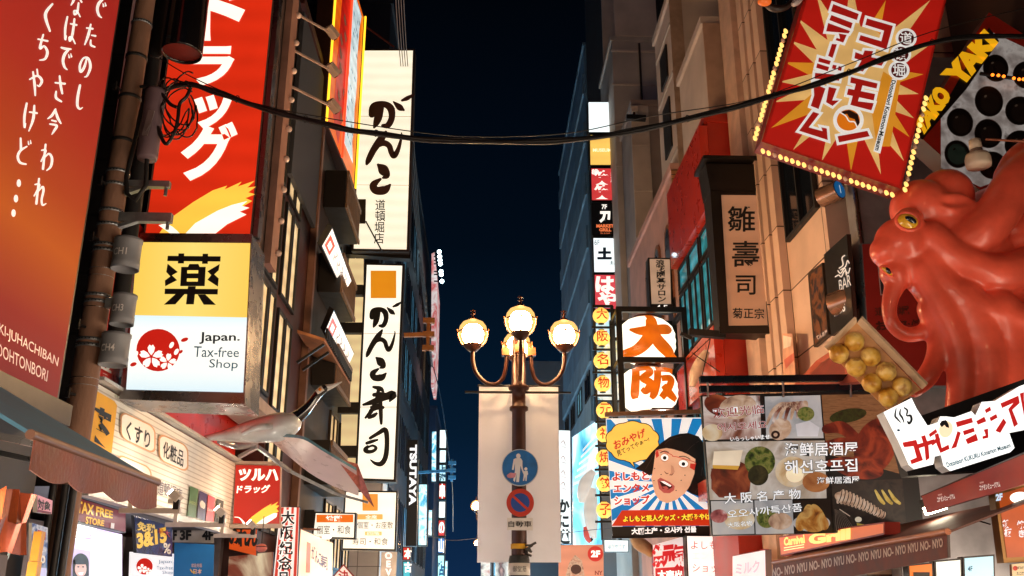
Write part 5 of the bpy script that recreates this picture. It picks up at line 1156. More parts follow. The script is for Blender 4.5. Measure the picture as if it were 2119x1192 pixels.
# --- go salon sign
b = Board('salon_sign', 'small cream vertical sign with black characters and a black 4F strip', 'sign', bY([(1341, 533), (1389, 534), (1392, 643), (1346, 643)], 17.9), .3, E((214, 180, 150), .52, .1), P((24, 20, 18), .5), .03)
b.quad(1347, 629, 1391, 642, INK, 1); b.text('4 F', (1358, 631, 1381, 640), FW, .01)
b.chars('浪花囲碁サロン', (1366, 544), (1370, 619), 19, 13.5, INK, .03); b.done()
m = MB(BLACK).bar(onY(1389, 548, 18.0), onY(1420, 549, 18.0), .22, .2); b.t.part('upper_bracket', m); b.t.part('lower_bracket', MB(BLACK).bar(onY(1392, 628, 18.0), onY(1424, 629, 18.0), .22, .2))

# --- wooden sushi sign
YW = 13.3
fb = bY([(1470, 392), (1578, 394), (1604, 688), (1494, 684)], YW)
b = Board('wooden_sushi_sign', 'large dim cream vertical sign with black brush kanji in a dark wooden housing', 'sign', fb, .45, None, P((26, 18, 16), .5, var=.3), 0)
b.poly([(1492.5, 403.5), (1566.5, 404), (1589, 673), (1508, 674)], E((214, 156, 116), .34, .1, 1.5), 1)
for ch, c_, w_, h_ in (('雛', (1534, 453), 60, 56), ('壽', (1543, 526), 60, 58), ('司', (1543, 590), 50, 46)): b.chars(ch, c_, c_, w_, h_, INK, .012, 3)
for ch, x, y in (('菊', 1526, 648), ('正', 1549, 648.5), ('宗', 1571, 649)): b.chars(ch, (x, y), (x, y), 22, 23, INK, .012, 3)
b.done()
DW = P((20, 15, 14), .45, var=.3)
m = MB(DW); tp_ = bY([(1460, 338), (1580, 340), (1582, 396), (1470, 394)], YW-.02); m.slab(tp_, Vector((0, .5, 0))); b.t.part('hood', m)
m = MB(DW); c_ = onY(1520, 336, YW); m.box(c_.x-.52, c_.x+.52, YW-.12, YW+.55, c_.z, c_.z+.06); b.t.part('hood_roof', m)
m = MB(DW); m.slab(bY([(1470, 395), (1488, 395), (1506, 686), (1490, 686)], YW-.05), Vector((0, .045, 0))); m.slab(bY([(1568, 395), (1580, 395), (1606, 690), (1592, 690)], YW-.05), Vector((0, .045, 0))); m.slab(bY([(1488, 676), (1600, 676), (1606, 690), (1490, 690)], YW-.055), Vector((0, .045, 0))); b.t.part('frame', m)
m = MB(BLACK).bar(onY(1425, 688, YW+.1), onY(1500, 694, YW+.1), .12, .1); m.bar(onY(1408, 690, YW+.1), onY(1430, 700, YW+.1), .05); b.t.part('lower_arm', m)

# --- comic shop poster
YP_ = 16.2
pc = [(1253.5, 866), (1453, 864), (1476, 1105), (1267.6, 1110)]
b = Board('comic_shop_poster', 'blue sunburst poster of a shouting person with a black bob and red glasses', 'poster', bY(pc, YP_), .03, E((240, 236, 232), .86, .05), DARKMETAL, 0)  # printed poster glows in place of floodlight on its face
BLU = E((20, 130, 200), .72, .06); cen = r5(470, 640)
import itertools
def clipq(pts, quad):
    out = pts
    for i in range(4):
        a, c__ = quad[i], quad[(i+1) % 4]; res = []
        ins = lambda p: (c__[0]-a[0])*(p[1]-a[1])-(c__[1]-a[1])*(p[0]-a[0]) >= 0
        for j in range(len(out)):
            p, q_ = out[j], out[(j+1) % len(out)]
            if ins(p) != ins(q_):
                d1_ = (c__[0]-a[0])*(p[1]-a[1])-(c__[1]-a[1])*(p[0]-a[0]); d2_ = (c__[0]-a[0])*(q_[1]-a[1])-(c__[1]-a[1])*(q_[0]-a[0]); t_ = d1_/(d1_-d2_)
                X = (p[0]+(q_[0]-p[0])*t_, p[1]+(q_[1]-p[1])*t_)
                if ins(p): res += [p, X]
                else: res += [X]
            elif ins(p): res.append(p)
        out = res
        if not out: return []
    return out
inn = [(1255, 868), (1452, 866), (1474, 1103), (1268, 1107)]
for k in range(20):
    a0 = 2*math.pi*(k+.1)/20; a1_ = a0+2*math.pi*.5/20
    pg = clipq([cen, (cen[0]+400*math.cos(a0), cen[1]+400*math.sin(a0)), (cen[0]+400*math.cos(a1_), cen[1]+400*math.sin(a1_))], inn)
    if len(pg) > 2: b.poly(pg, BLU, 1)
PYEL = E((246, 196, 84), .9, .05); PRED = E((206, 54, 40), .7, .03); PWH = E((250, 244, 238), .95, 0)
bub = []
for i in range(72):
    a = 2*math.pi*i/72; k_ = 1+.07*abs(math.sin(a*5)); bub.append(r5(252+148*k_*math.cos(a), 403+112*k_*math.sin(a)))
o_ = [( (x-1309)*1.035+1309, (y-914)*1.045+914) for x, y in bub]
tail = [r5(*p) for p in [(215, 495), (262, 550), (240, 490)]]; 
b.poly([r5(*p) for p in [(205, 500), (268, 560), (250, 490)]], INK, 2); b.poly(o_, INK, 2.1); b.poly(bub, PYEL, 3); b.poly(tail, PYEL, 3.1)
b.text('おみやげ', [r5(*p) for p in [(135, 400), (322, 322), (332, 372), (150, 455)]], PRED, .03, 4); b.text('見てってやぁ〜!', [r5(*p) for p in [(155, 458), (345, 374), (352, 400), (166, 492)]], INK, .015, 4)
for tx, q in (('よしもと', [(132, 582), (348, 576), (350, 628), (134, 634)]), ('エンタメ', [(140, 652), (350, 646), (352, 698), (142, 704)]), ('ショップ', [(142, 722), (352, 716), (354, 772), (144, 778)])):
    q = [r5(*p) for p in q]; b.text(tx, [(x+(-1.5 if i in (0, 3) else 1.5), y+(-1.5 if i < 2 else 1.5)) for i, (x, y) in enumerate(q)], PWH, .12, 3); b.text(tx, q, PRED, .045, 4)
PHAIR = P((24, 18, 22), .35, var=.3, scale=9); FSK = E((236, 178, 140), .72, .08, 4); FSH = E((214, 150, 118), .66, .05)
rp_ = lambda l: [r5(*p) for p in l]
b.poly(rp_([(268, 562), (322, 520), (360, 470), (390, 440), (420, 410), (470, 375), (530, 356), (580, 352), (640, 372), (676, 420), (700, 500), (706, 600), (704, 732), (650, 726), (598, 708), (572, 690), (420, 560), (372, 590), (350, 602), (330, 588), (300, 572)]), PHAIR, 5)
b.poly(rp_([(388, 452), (450, 440), (520, 452), (580, 478), (622, 505), (616, 590), (590, 660), (560, 706), (510, 744), (455, 764), (412, 748), (385, 710), (372, 660), (362, 618), (374, 560)]), FSK, 6)
b.poly(rp_([(384, 462), (420, 410), (480, 384), (560, 376), (628, 420), (640, 512), (600, 484), (560, 466), (520, 456), (470, 440), (430, 436), (400, 452)]), PHAIR, 7)
for cx, cy, rx, ry in ((441, 496, 22, 24), (551, 532, 27, 25)):
    b.poly([r5(*p) for p in ell(cx, cy, rx+3, ry+3, 10)], FSH, 7); b.poly([r5(*p) for p in ell(cx, cy, rx, ry*.8, 10)], PWH, 8); b.poly([r5(*p) for p in ell(cx, cy+2, 11, 11)], INK, 9)
b.brush([[r5(*p)+(1.4,) for p in l] for l in ([(392, 468), (400, 452), (470, 474), (486, 484)], [(486, 488), (520, 494), (610, 520), (624, 534)])], PRED, 9)
b.poly(rp_([(386, 470), (402, 452), (408, 486), (392, 500)]), PRED, 9); b.poly(rp_([(592, 530), (624, 534), (616, 572), (588, 556)]), PRED, 9)
for st in ([(440, 420), (470, 392), (540, 372)], [(560, 470), (600, 430), (640, 400)], [(650, 520), (672, 600), (676, 700)], [(620, 700), (650, 640), (660, 560)], [(330, 560), (360, 510), (380, 470)]): b.brush([[r5(*p)+(1.3,) for p in st]], P((70, 54, 56), .3), 7.5)
b.brush([[r5(*p)+(1.6,) for p in l] for l in ([(416, 468), (440, 458), (464, 466)], [(528, 490), (560, 490), (590, 506)])], PHAIR, 10)
b.poly(rp_([(478, 540), (492, 548), (500, 580), (486, 600), (466, 602), (478, 584)]), FSH, 8); b.brush([[r5(440, 578)+(.8,), r5(452, 590)+(2,), r5(462, 588)+(1.2,)], [r5(472, 596)+(1.2,), r5(482, 598)+(1.8,), r5(492, 588)+(.8,)]], P((150, 80, 64), .5), 9)
LIP = E((196, 92, 84), .6, .04)
b.poly(rp_([(398, 628), (416, 614), (442, 626), (470, 640), (500, 664), (496, 688), (470, 706), (436, 704), (408, 680)]), LIP, 8); b.poly(rp_([(410, 636), (440, 638), (488, 668), (462, 684), (428, 678)]), P((70, 14, 18), .4), 9); b.poly(rp_([(416, 634), (440, 636), (480, 660), (474, 668), (436, 648)]), PWH, 10); b.poly(rp_([(424, 668), (450, 664), (466, 678), (446, 684)]), LIP, 10)
for x, y in ((382, 560), (420, 596), (538, 630), (508, 690), (378, 632), (560, 600)): b.poly([r5(*p) for p in ell(x, y, 3.5, 3.5, 0, 8)], P((90, 40, 30), .5), 9)
b.poly(rp_([(130, 898), (190, 806), (706, 800), (714, 896)]), E((204, 54, 22), .72, .04), 11)
b.text('よしもと芸人グッズ・大阪みやげ', [r5(*p) for p in [(196, 838), (712, 822), (714, 862), (198, 876)]], INK, .12, 12); b.text('よしもと芸人グッズ・大阪みやげ', [r5(*p) for p in [(196, 838), (712, 822), (714, 862), (198, 876)]], E((250, 214, 60), 1, 0), .045, 13)
b.poly(rp_([(130, 902), (716, 897), (722, 944), (136, 958)]), P((14, 14, 16), .5), 11); b.text('大阪土产・오사카 선물', [r5(*p) for p in [(244, 910), (626, 898), (628, 936), (246, 950)]], PWH, .04, 12)
b.done()
m = MB(P((110, 80, 60), .5)).bar(onY(1252, 858, YP_-.05), onY(1456, 852, YP_-.05), .09, .07); b.t.part('top_rail', m)
m = MB(DARKMETAL).bar(onY(1266, 1112, YP_), onY(1476, 1107, YP_), .05); b.t.part('bottom_rail', m)

# --- seafood poster
YS_ = 10.0
pc = [(1450, 818), (1880, 806), (1912, 1098), (1473.5, 1109)]
b = Board('seafood_poster', 'large dark framed poster of seafood dish photos with Chinese and Korean lettering', 'poster', bY(pc, YS_), .07, P((12, 14, 18), .5), P((14, 16, 20), .4), 0)
FS = .36  # emission of the food prints, standing in for floodlight on them
SQ = Nz([(70, 30, 26), (150, 90, 70), (226, 200, 190), (250, 240, 236), (120, 70, 60)], 3.0, FS); PLATE = Nz([(150, 160, 170), (214, 216, 220), (240, 236, 226)], 2.2, FS); GREENS = Nz([(30, 46, 18), (90, 110, 40), (150, 150, 80), (40, 50, 24)], 16, FS)
CRAB = Nz([(40, 10, 8), (110, 30, 18), (180, 70, 40), (60, 16, 12)], 4, .3); CREAM = Nz([(200, 150, 90), (240, 214, 170), (252, 244, 226)], 4, FS+.05); SOUP = Nz([(60, 20, 12), (130, 50, 28), (190, 100, 60)], 5, FS); FRY = Nz([(120, 60, 24), (200, 130, 50), (236, 190, 110), (150, 84, 34)], 7, FS); GRILL = Nz([(16, 18, 20), (60, 50, 44), (30, 30, 32)], 9, .3); YELW = Nz([(120, 100, 30), (210, 180, 80), (240, 220, 140)], 9, FS); SHR = Nz([(150, 110, 90), (226, 190, 160), (250, 230, 210)], 8, FS); BAM = Nz([(110, 70, 40), (170, 120, 80), (120, 76, 44)], 6, .3, stretch=(1, 1, 12))
R5 = lambda l: [r5(*p) for p in l]; R8 = lambda l: [r8(*p) for p in l]
ex = lambda cx, cy, rx, ry, ro=0: [r5(*p) for p in ell(cx, cy, rx, ry, ro)]
e8 = lambda cx, cy, rx, ry, ro=0: [r8(*p) for p in ell(cx, cy, rx, ry, ro)]
# cells
b.poly(R5([(664, 138), (1000, 132), (1008, 384), (676, 392)]), SQ, 1); b.poly(R8([(-50, 138), (276, 130), (296, 382), (-40, 384)]), PLATE, 1.3)
b.poly(R8([(284, 128), (640, 124), (740, 590), (330, 480), (304, 384)]), BAM, 1); b.poly(R5([(682, 404), (1380, 396), (1392, 735), (706, 746)]), Nz([(120, 96, 70), (206, 190, 170), (240, 234, 226), (160, 130, 100)], 2.6, FS), 1)
b.poly(R8([(330, 480), (740, 590), (745, 622), (340, 640)]), P((10, 12, 14), .5), 1.2)
b.poly(R5([(712, 752), (960, 748), (968, 944), (724, 950)]), PLATE, 1.4); b.poly(R5([(968, 748), (1190, 744), (1200, 942), (976, 946)]), PLATE, 1.5); b.poly(R8([(122, 748), (336, 742), (346, 934), (132, 940)]), P((40, 34, 34), .5), 1.6); b.poly(R8([(340, 640), (758, 622), (786, 924), (358, 936)]), GRILL, 1.6)
# top left: squid, prawn heads, bowl
b.poly(ex(760, 190, 90, 60, 20), SOUP, 2); b.poly(ex(870, 200, 110, 70, -10), SHR, 2.2); b.poly(ex(720, 350, 60, 50), CREAM, 2.3); b.poly(ex(930, 330, 70, 45, 30), SQ, 2.5); b.poly(ex(1120, 330, 70, 60, -40), SHR, 2.4); b.poly(ex(1092, 362, 26, 24), P((40, 20, 16), .4), 2.7); b.poly(ex(1092, 362, 12, 11), SHR, 2.9)
for k in range(7): b.brush([[r5(1040+k*36, 300-k*8)+(5,), r5(1080+k*30, 220-k*6)+(9,), r5(1140+k*22, 180)+(8,), r5(1200+k*12, 210+k*8)+(4,)]], SQ if k % 2 else SHR, 3)
b.poly(ex(1270, 240, 50, 42), GREENS, 3.6); b.poly(R5([(1210, 300), (1290, 280), (1350, 320), (1340, 372), (1220, 372)]), E((214, 216, 224), .5, .1, 9), 3.6)
# crab
b.poly(e8(600, 430, 120, 170, 20), CRAB, 2); b.poly(e8(500, 560, 150, 60, 10), CRAB, 2.2); b.brush([[r8(310, 330)+(18,), r8(400, 320)+(26,), r8(480, 380)+(22,)], [r8(320, 420)+(16,), r8(420, 410)+(22,), r8(520, 450)+(18,)], [r8(330, 530)+(14,), r8(430, 520)+(20,), r8(540, 540)+(16,)]], CRAB, 2.6)
b.poly(e8(440, 250, 110, 40, -10), Nz([(20, 26, 10), (60, 70, 26), (30, 34, 14)], 14, .25), 2.5)
# middle: bowl with butter and greens, egg
b.poly(ex(830, 600, 120, 90), SOUP, 2); b.poly(R5([(715, 560), (950, 590), (940, 700), (880, 740), (760, 730), (715, 680)]), SOUP, 2.2); b.poly(R5([(730, 460), (900, 452), (880, 545), (722, 540)]), E((240, 226, 200), .6, .1, 5), 2.6); b.poly(R5([(722, 540), (880, 545), (870, 568), (726, 560)]), E((220, 170, 70), .55, .05), 2.8)
b.poly(ex(1000, 520, 90, 90, 20), GREENS, 2.6); b.poly(ex(990, 600, 60, 60), Nz([(26, 26, 14), (60, 60, 30), (90, 80, 50)], 12, .25), 2.7); b.poly(ex(1190, 580, 100, 90), CREAM, 2.3); b.poly(ex(1205, 596, 52, 46), E((252, 236, 200), .75, .1, 5), 2.8); b.poly(ex(1330, 640, 80, 60), Nz([(150, 80, 40), (220, 150, 90)], 5, .4), 2.4)
# bottom row
b.poly(ex(760, 840, 50, 40), Nz([(120, 40, 50), (200, 110, 110), (240, 210, 210)], 9, FS), 2.4); b.poly(ex(880, 860, 90, 60), CREAM, 2.2); b.poly(ex(1040, 850, 60, 60), GREENS, 2.2); b.poly(ex(1120, 870, 70, 50), SHR, 2.5)
b.poly(e8(225, 880, 110, 50), PLATE, 2.2)
for x, y, rx, ry, ro in ((170, 870, 36, 60, 20), (215, 850, 40, 80, -6), (265, 840, 36, 78, -28), (295, 880, 30, 44, -20), (240, 905, 60, 30, 0)): b.poly(e8(x, y, rx, ry, ro), FRY, 2.6+x*.001)
b.poly(e8(420, 735, 62, 34, 20), SHR, 2.2)
for k in range(13): t_ = k/12; b.poly(e8(395+250*t_, 725+110*t_**1.3, 15, 46-22*t_, 24), SHR, 2.4+.05*k); b.brush([[r8(404+250*t_, 690+120*t_**1.3)+(1.4,), r8(398+250*t_, 725+115*t_**1.3)+(2,), r8(384+250*t_, 760+95*t_**1.3)+(1.2,)]], P((40, 26, 22), .5), 3.2+.02*k)
for k in range(3): b.brush([[r8(600+40*k, 690)+(4,), r8(628+42*k, 740)+(8,), r8(650+46*k, 765)+(6,)]], YELW, 2.4)
b.poly(e8(500, 860, 20, 16), E((236, 226, 200), .5, .05), 2.8); b.poly(R8([(490, 880), (580, 900), (570, 930), (500, 926)]), YELW, 2.6); b.brush([[r8(390, 800)+(1.5,), r8(450, 840)+(1.5,)]], E((220, 200, 180), .4, 0), 2.8)
for k in range(9): b.brush([[r8(362+k*6, 800+k*2)+(.8,), r8(372+k*14, 930)+(.8,)]], P((140, 140, 140), .4), 2)
# lettering
OUTW = E((236, 240, 244), .8, 0); RTX = P((190, 70, 66), .5, var=0)
def otext(tx, q, m1, m2, bo, bi, l=6, g=1.6):
    b.text(tx, q, m2, bo, l, bi); b.text(tx, q, m1, bi, l+1)
otext('欢迎光临', R5([(722, 205), (1020, 184), (1026, 236), (728, 268)]), P((176, 70, 66), .5, var=0), OUTW, .03, .012); otext('어서오세요', R5([(748, 296), (1040, 278), (1044, 324), (752, 346)]), P((176, 70, 66), .5, var=0), OUTW, .03, .012)
b.text('いらっしゃいませ', R5([(824, 376), (1056, 360), (1058, 388), (828, 402)]), OUTW, .02, 7)
NV = P((10, 26, 40), .5, var=0)
otext('海鲜居酒屋', R8([(66, 410), (496, 402), (500, 482), (70, 490)]), OUTW, NV, .035, .010, 6); otext('해선호프집', R8([(66, 514), (492, 502), (496, 578), (70, 592)]), OUTW, NV, .035, .012, 6); otext('海鮮居酒屋', R8([(256, 612), (506, 604), (508, 646), (258, 652)]), OUTW, NV, .03, .008, 6)
otext('大 阪 名 产 物', R5([(788, 706), (1238, 678), (1242, 738), (792, 770)]), OUTW, NV, .035, .012, 6); otext('오오사까특산품', R5([(806, 806), (1244, 762), (1250, 812), (812, 854)]), OUTW, NV, .035, .012, 6); otext('大阪名物', R5([(810, 878), (954, 866), (958, 896), (814, 908)]), OUTW, NV, .03, .010, 6)
b.done()
GLO = P((18, 30, 40), .25, .4)
for lab, y, dY in (('upper of two glossy black bars above the seafood poster', 786, -.1), ('lower of two glossy black bars above the seafood poster', 806, -.02)):
    m = MB(GLO).bar(onY(1448, y, YS_+dY), onY(1805, y-4, YS_+dY), .075, .07)
    single('hanging_bar', lab, 'bar', m, onY(1448, y, YS_+dY), group='poster hanging bars')
for x in (1464, 1620, 1760): m = MB(STEEL).cyl(onY(x, 790, YS_-.06), onY(x+1, 822, YS_-.04), .014, 8); b.t.part('hook', m)

# --- red museum sign board with bulbs
YD = 8.2
dn = Vector((-.05, -1, -.12)).normalized()
d0 = onY(1760, 200, YD)
def onD(x, y, off=0): return onP(x, y, d0+dn*off, dn)
dc = [(1679, -58), (1964, -25), (1864, 391), (1576, 293)]
REDS = E((196, 30, 20), .50, .08)
b = Board('museum_sign_board', 'tilted red sunburst sign board with white outlined red katakana edged with bulbs', 'sign', [onD(*p) for p in dc], .32, P((190, 34, 24), .4), P((120, 22, 18), .4), .0)
b.poly([(1685, -50), (1958, -18), (1860, 384), (1582, 291)], REDS, 1)
SUN = E((236, 190, 116), .62, .15, 3); SUN2 = E((226, 150, 40), .6, .1); sc_ = r6(590, 470)
tips = [(430, 210), (256, 105), (216, 238), (180, 365), (150, 480), (118, 600), (100, 752), (230, 880), (398, 948), (570, 1006), (746, 1024), (882, 946), (915, 806), (940, 694), (968, 552), (996, 436), (1040, 258), (1036, 0), (775, 0), (570, -120), (365, -40)]
for i, tp__ in enumerate(tips):
    p = r6(*tp__); dx, dy = p[0]-sc_[0], p[1]-sc_[1]; d_ = math.hypot(dx, dy); nx, ny = -dy/d_, dx/d_; bw = 26
    b.poly(clipq([(sc_[0]+dx*.25+nx*bw, sc_[1]+dy*.25+ny*bw), p, (sc_[0]+dx*.25-nx*bw, sc_[1]+dy*.25-ny*bw)], [(1685, -50), (1958, -18), (1860, 384), (1582, 291)]), SUN if i % 3 else SUN2, 2+.05*i)
b.poly([r6(*p) for p in ell(590, 480, 240, 330, 12)], SUN, 3.4)
b.poly([r6(*p) for p in [(760, 420), (860, 480), (800, 860), (720, 860), (690, 640)]], SUN2, 3.6)
WB2 = E((236, 236, 232), .66, .04); DR = E((176, 26, 20), .5, .03)
def kana(polys, grow=15):
    for i, pl_ in enumerate(polys):
        cx = sum(p[0] for p in pl_)/len(pl_); cy = sum(p[1] for p in pl_)/len(pl_); n_ = len(pl_); out = []
        ar = sum(pl_[j][0]*pl_[(j+1) % n_][1]-pl_[(j+1) % n_][0]*pl_[j][1] for j in range(n_)); sg = 1 if ar > 0 else -1
        for j in range(n_):
            a_, p, c__ = pl_[j-1], pl_[j], pl_[(j+1) % n_]
            e1 = (p[0]-a_[0], p[1]-a_[1]); e2 = (c__[0]-p[0], c__[1]-p[1]); l1 = math.hypot(*e1) or 1; l2 = math.hypot(*e2) or 1
            n1 = (e1[1]/l1*sg, -e1[0]/l1*sg); n2 = (e2[1]/l2*sg, -e2[0]/l2*sg); k_ = 1+n1[0]*n2[0]+n1[1]*n2[1]; k_ = max(k_, .5)
            out.append((p[0]+(n1[0]+n2[0])/k_*grow, p[1]+(n1[1]+n2[1])/k_*grow))
        b.poly([r6(*p) for p in out], WB2, 4+.03*i)
    for i, pl_ in enumerate(polys): b.poly([r6(*p) for p in pl_], DR, 5.5+.03*i)
kana([[(466, 24), (616, 82), (605, 118), (452, 66)], [(455, 88), (580, 135), (570, 168), (443, 118)], [(436, 135), (565, 182), (556, 196), (424, 184)],
      [(498, 196), (545, 205), (525, 250), (480, 236), (486, 222), (506, 228)], [(458, 258), (488, 260), (462, 340), (436, 328)],
      [(382, 338), (452, 358), (444, 380), (378, 362)], [(372, 372), (442, 394), (434, 418), (366, 398)], [(464, 380), (486, 384), (480, 408), (458, 402)], [(498, 388), (518, 392), (512, 416), (492, 412)],
      [(360, 428), (508, 440), (500, 474), (356, 462)], [(350, 490), (420, 520), (380, 640), (334, 622), (354, 560)], [(440, 510), (486, 520), (460, 590), (500, 590), (462, 622), (424, 600)],
      [(348, 656), (384, 668), (322, 748), (404, 770), (396, 748), (428, 754), (434, 822), (266, 768)],
      [(664, 108), (816, 152), (778, 290), (616, 236), (626, 206), (748, 242), (764, 180), (654, 146)],
      [(596, 306), (640, 322), (650, 296), (700, 300), (690, 336), (770, 352), (750, 386), (672, 372), (640, 420), (600, 410), (632, 356), (590, 342)],
      [(570, 452), (726, 490), (720, 520), (566, 486)], [(554, 520), (712, 552), (704, 590), (546, 556)], [(600, 486), (640, 494), (610, 600), (572, 596)], [(574, 590), (704, 606), (690, 648), (566, 616)],
      [(492, 800), (666, 768), (680, 800), (500, 836)]])
b.poly([r6(*p) for p in ell(555, 705, 90, 88)], WB2, 4.8); b.poly([r6(*p) for p in ell(555, 705, 68, 62)], E((226, 120, 20), .62, .08), 6.2)
b.poly([r6(*p) for p in [(515, 655), (560, 645), (610, 670), (622, 720), (608, 740), (592, 700), (560, 690), (548, 668), (525, 672)]], P((50, 20, 12), .4), 6.4); b.brush([[r6(510, 662)+(2.6,), r6(540, 682)+(2.6,), r6(560, 712)+(2.6,), r6(590, 716)+(2.6,), r6(606, 746)+(2.6,)]], WB2, 6.6)
for (x, y), ch in zip(((894, 224), (862, 318), (852, 412)), '道頓堀'):
    b.poly([r6(*p) for p in ell(x, y, 62, 58)], WB2, 4.8); b.poly([r6(*p) for p in ell(x, y, 46, 44)], P((110, 20, 20), .5), 5.2); b.chars(ch, r6(x, y), r6(x, y), 28, 27, WB2, .012, 5.6, skew=3)
b.poly([r6(*p) for p in [(812, 460), (840, 470), (742, 902), (702, 888)]], WB2, 4.9); b.text('Dotonbori Konamon-Museum', [r6(*p) for p in [(834, 474), (738, 888), (710, 880), (810, 468)]], INK, .03, 5.6)
b.done()
# bulbs round the edge
BON = E((255, 200, 110), 1.5, .0); BOFF = P((226, 190, 170), .25)
blb = []
def edge(p0_, p1_, n_, off=(0, 0)):
    return [(p0_[0]+(p1_[0]-p0_[0])*i/(n_-1)+off[0], p0_[1]+(p1_[1]-p0_[1])*i/(n_-1)+off[1]) for i in range(n_)]
bm_on = MB(BON).lathe((0, 0, 0), [(0, -.030), (.014, -.027), (.020, -.010), (.018, .008), (.010, .024), (0, .026)], 12).build('bulb'); bm_off = MB(BOFF).lathe((0, 0, 0), [(0, -.030), (.014, -.027), (.020, -.010), (.018, .008), (.010, .024), (0, .026)], 12).build('bulb')
pts_b = [r6(*p) for p in edge((186, 182), (6, 810), 24)]+[r6(*p) for p in edge((52, 886), (812, 1142), 23)]+[r6(*p) for p in edge((1010, 575), (886, 1112), 18)]
for i, (x, y) in enumerate(pts_b):
    o = (bm_off if i % 6 == 2 else bm_on).copy(); COL.objects.link(o); o.parent = b.t.o; o.location = onD(x, y, -.12)-b.t.base
    o.rotation_euler = (0, R(-20), 0)
bpy.data.objects.remove(bm_on); bpy.data.objects.remove(bm_off)

# --- takoyaki board behind the octopus
YT_ = 9.1
b = Board('takoyaki_board', 'red board with a black griddle of round moulds and yellow letters TAKO YAKI', 'sign', bY([(1896, 276), (2046, 26), (2290, 180), (2080, 440)], YT_), .3, P((170, 40, 26), .4, var=.15), P((60, 20, 16), .5), 0)
PAN = Nz([(110, 100, 96), (150, 140, 134), (190, 182, 176), (90, 80, 76)], 5, .45, .35, distort=.2); HOLE = P((12, 9, 9), .35)  # griddle colours emit to lift the pan out of shade
b.poly([r6(*p) for p in [(1098, 660), (1400, 190), (1700, 330), (1660, 980), (1330, 1098), (1098, 985)]], PAN, 1)
b.poly([r6(*p) for p in [(962, 800), (1150, 560), (1380, 160), (1440, 240), (1250, 520), (990, 820)]], P((16, 13, 12), .4), 2)
for x, y, rx, ry in ((1380, 595, 78, 86), (1210, 718, 72, 80), (1376, 784, 76, 82), (1560, 650, 80, 80), (1194, 905, 70, 78), (1420, 400, 70, 76), (1560, 850, 84, 80), (1600, 440, 76, 76), (1400, 970, 76, 76)):
    b.poly([r6(*p) for p in ell(x, y, rx+5, ry+5, -20)], P((64, 56, 52), .3), 3); b.poly([r6(*p) for p in ell(x, y, rx, ry, -20)], HOLE, 3.5); b.poly([r6(*p) for p in ell(x+8, y+12, rx*.72, ry*.7, -20)], P((34, 28, 26), .3), 3.8); b.poly([r6(*p) for p in ell(x-20, y-30, 9, 6, -30)], P((120, 116, 112), .3), 4)  # grey highlight and lighter crescent painted in each hole for roundness
b.poly([r6(*p) for p in ell(1194, 905, 56, 62, -20)], P((50, 76, 74), .2), 4)
YLW = E((246, 178, 20), .75, .06)
for tx, q in (('TAKO', [(950, 720), (1070, 490), (1172, 560), (985, 812)]), ('YAKI', [(1090, 440), (1352, 168), (1436, 250), (1218, 525)])):
    b.text(tx, [r6(*p) for p in q], YLW, .09, 5)
b.done()
m = MB(P((230, 150, 60), .3)).slab(bY([(1920, 130), (1962, 134), (1955, 165), (2010, 210), (1990, 205), (1950, 170)], YT_-.15), Vector((0, .1, 0)))
t = Thing('sauce_bottle', 'cream plastic squeeze bottle with a skewer held above the octopus arm', 'bottle', onY(2026, 345, 8.3)); c = onY(2026, 345, 8.25); r = psize(25, c)
t.part('bottle', MB(P((206, 190, 170), .35)).lathe(c, [(0, 0), (r*.95, 0), (r, .03), (r, .09), (r*.9, .13), (r*.42, .145), (r*.42, .20), (r*.5, .20), (r*.46, .29), (r*.3, .30), (0, .30)], 24))
t.part('skewer', MB(P((150, 90, 66), .5)).cyl(onY(2040, 288, 8.25), onY(2125, 293, 8.0), .012, 8)); t.part('collar', MB(P((120, 100, 90), .4)).lathe(c, [(r*.5, .145), (r*.52, .165), (r*.5, .185)], 20))
# amber bulbs on a dark rail above
t = Thing('amber_bulb_rail', 'short dark rail of small amber bulbs above the griddle picture', 'lamp', onY(2090, 160, 9.0)); t.part('rail', MB(BLACK).bar(onY(2028, 152, 9.05), onY(2125, 166, 9.05), .03))
for k, (x, y) in enumerate(((2054, 155), (2066, 156), (2077, 158), (2098, 162), (2109, 164), (2118, 164))): t.part('bulb', MB(E((255, 120, 30), 3, 0)).ball(onY(x, y, 9.0), .018, u=10, v=6))
OE = 1
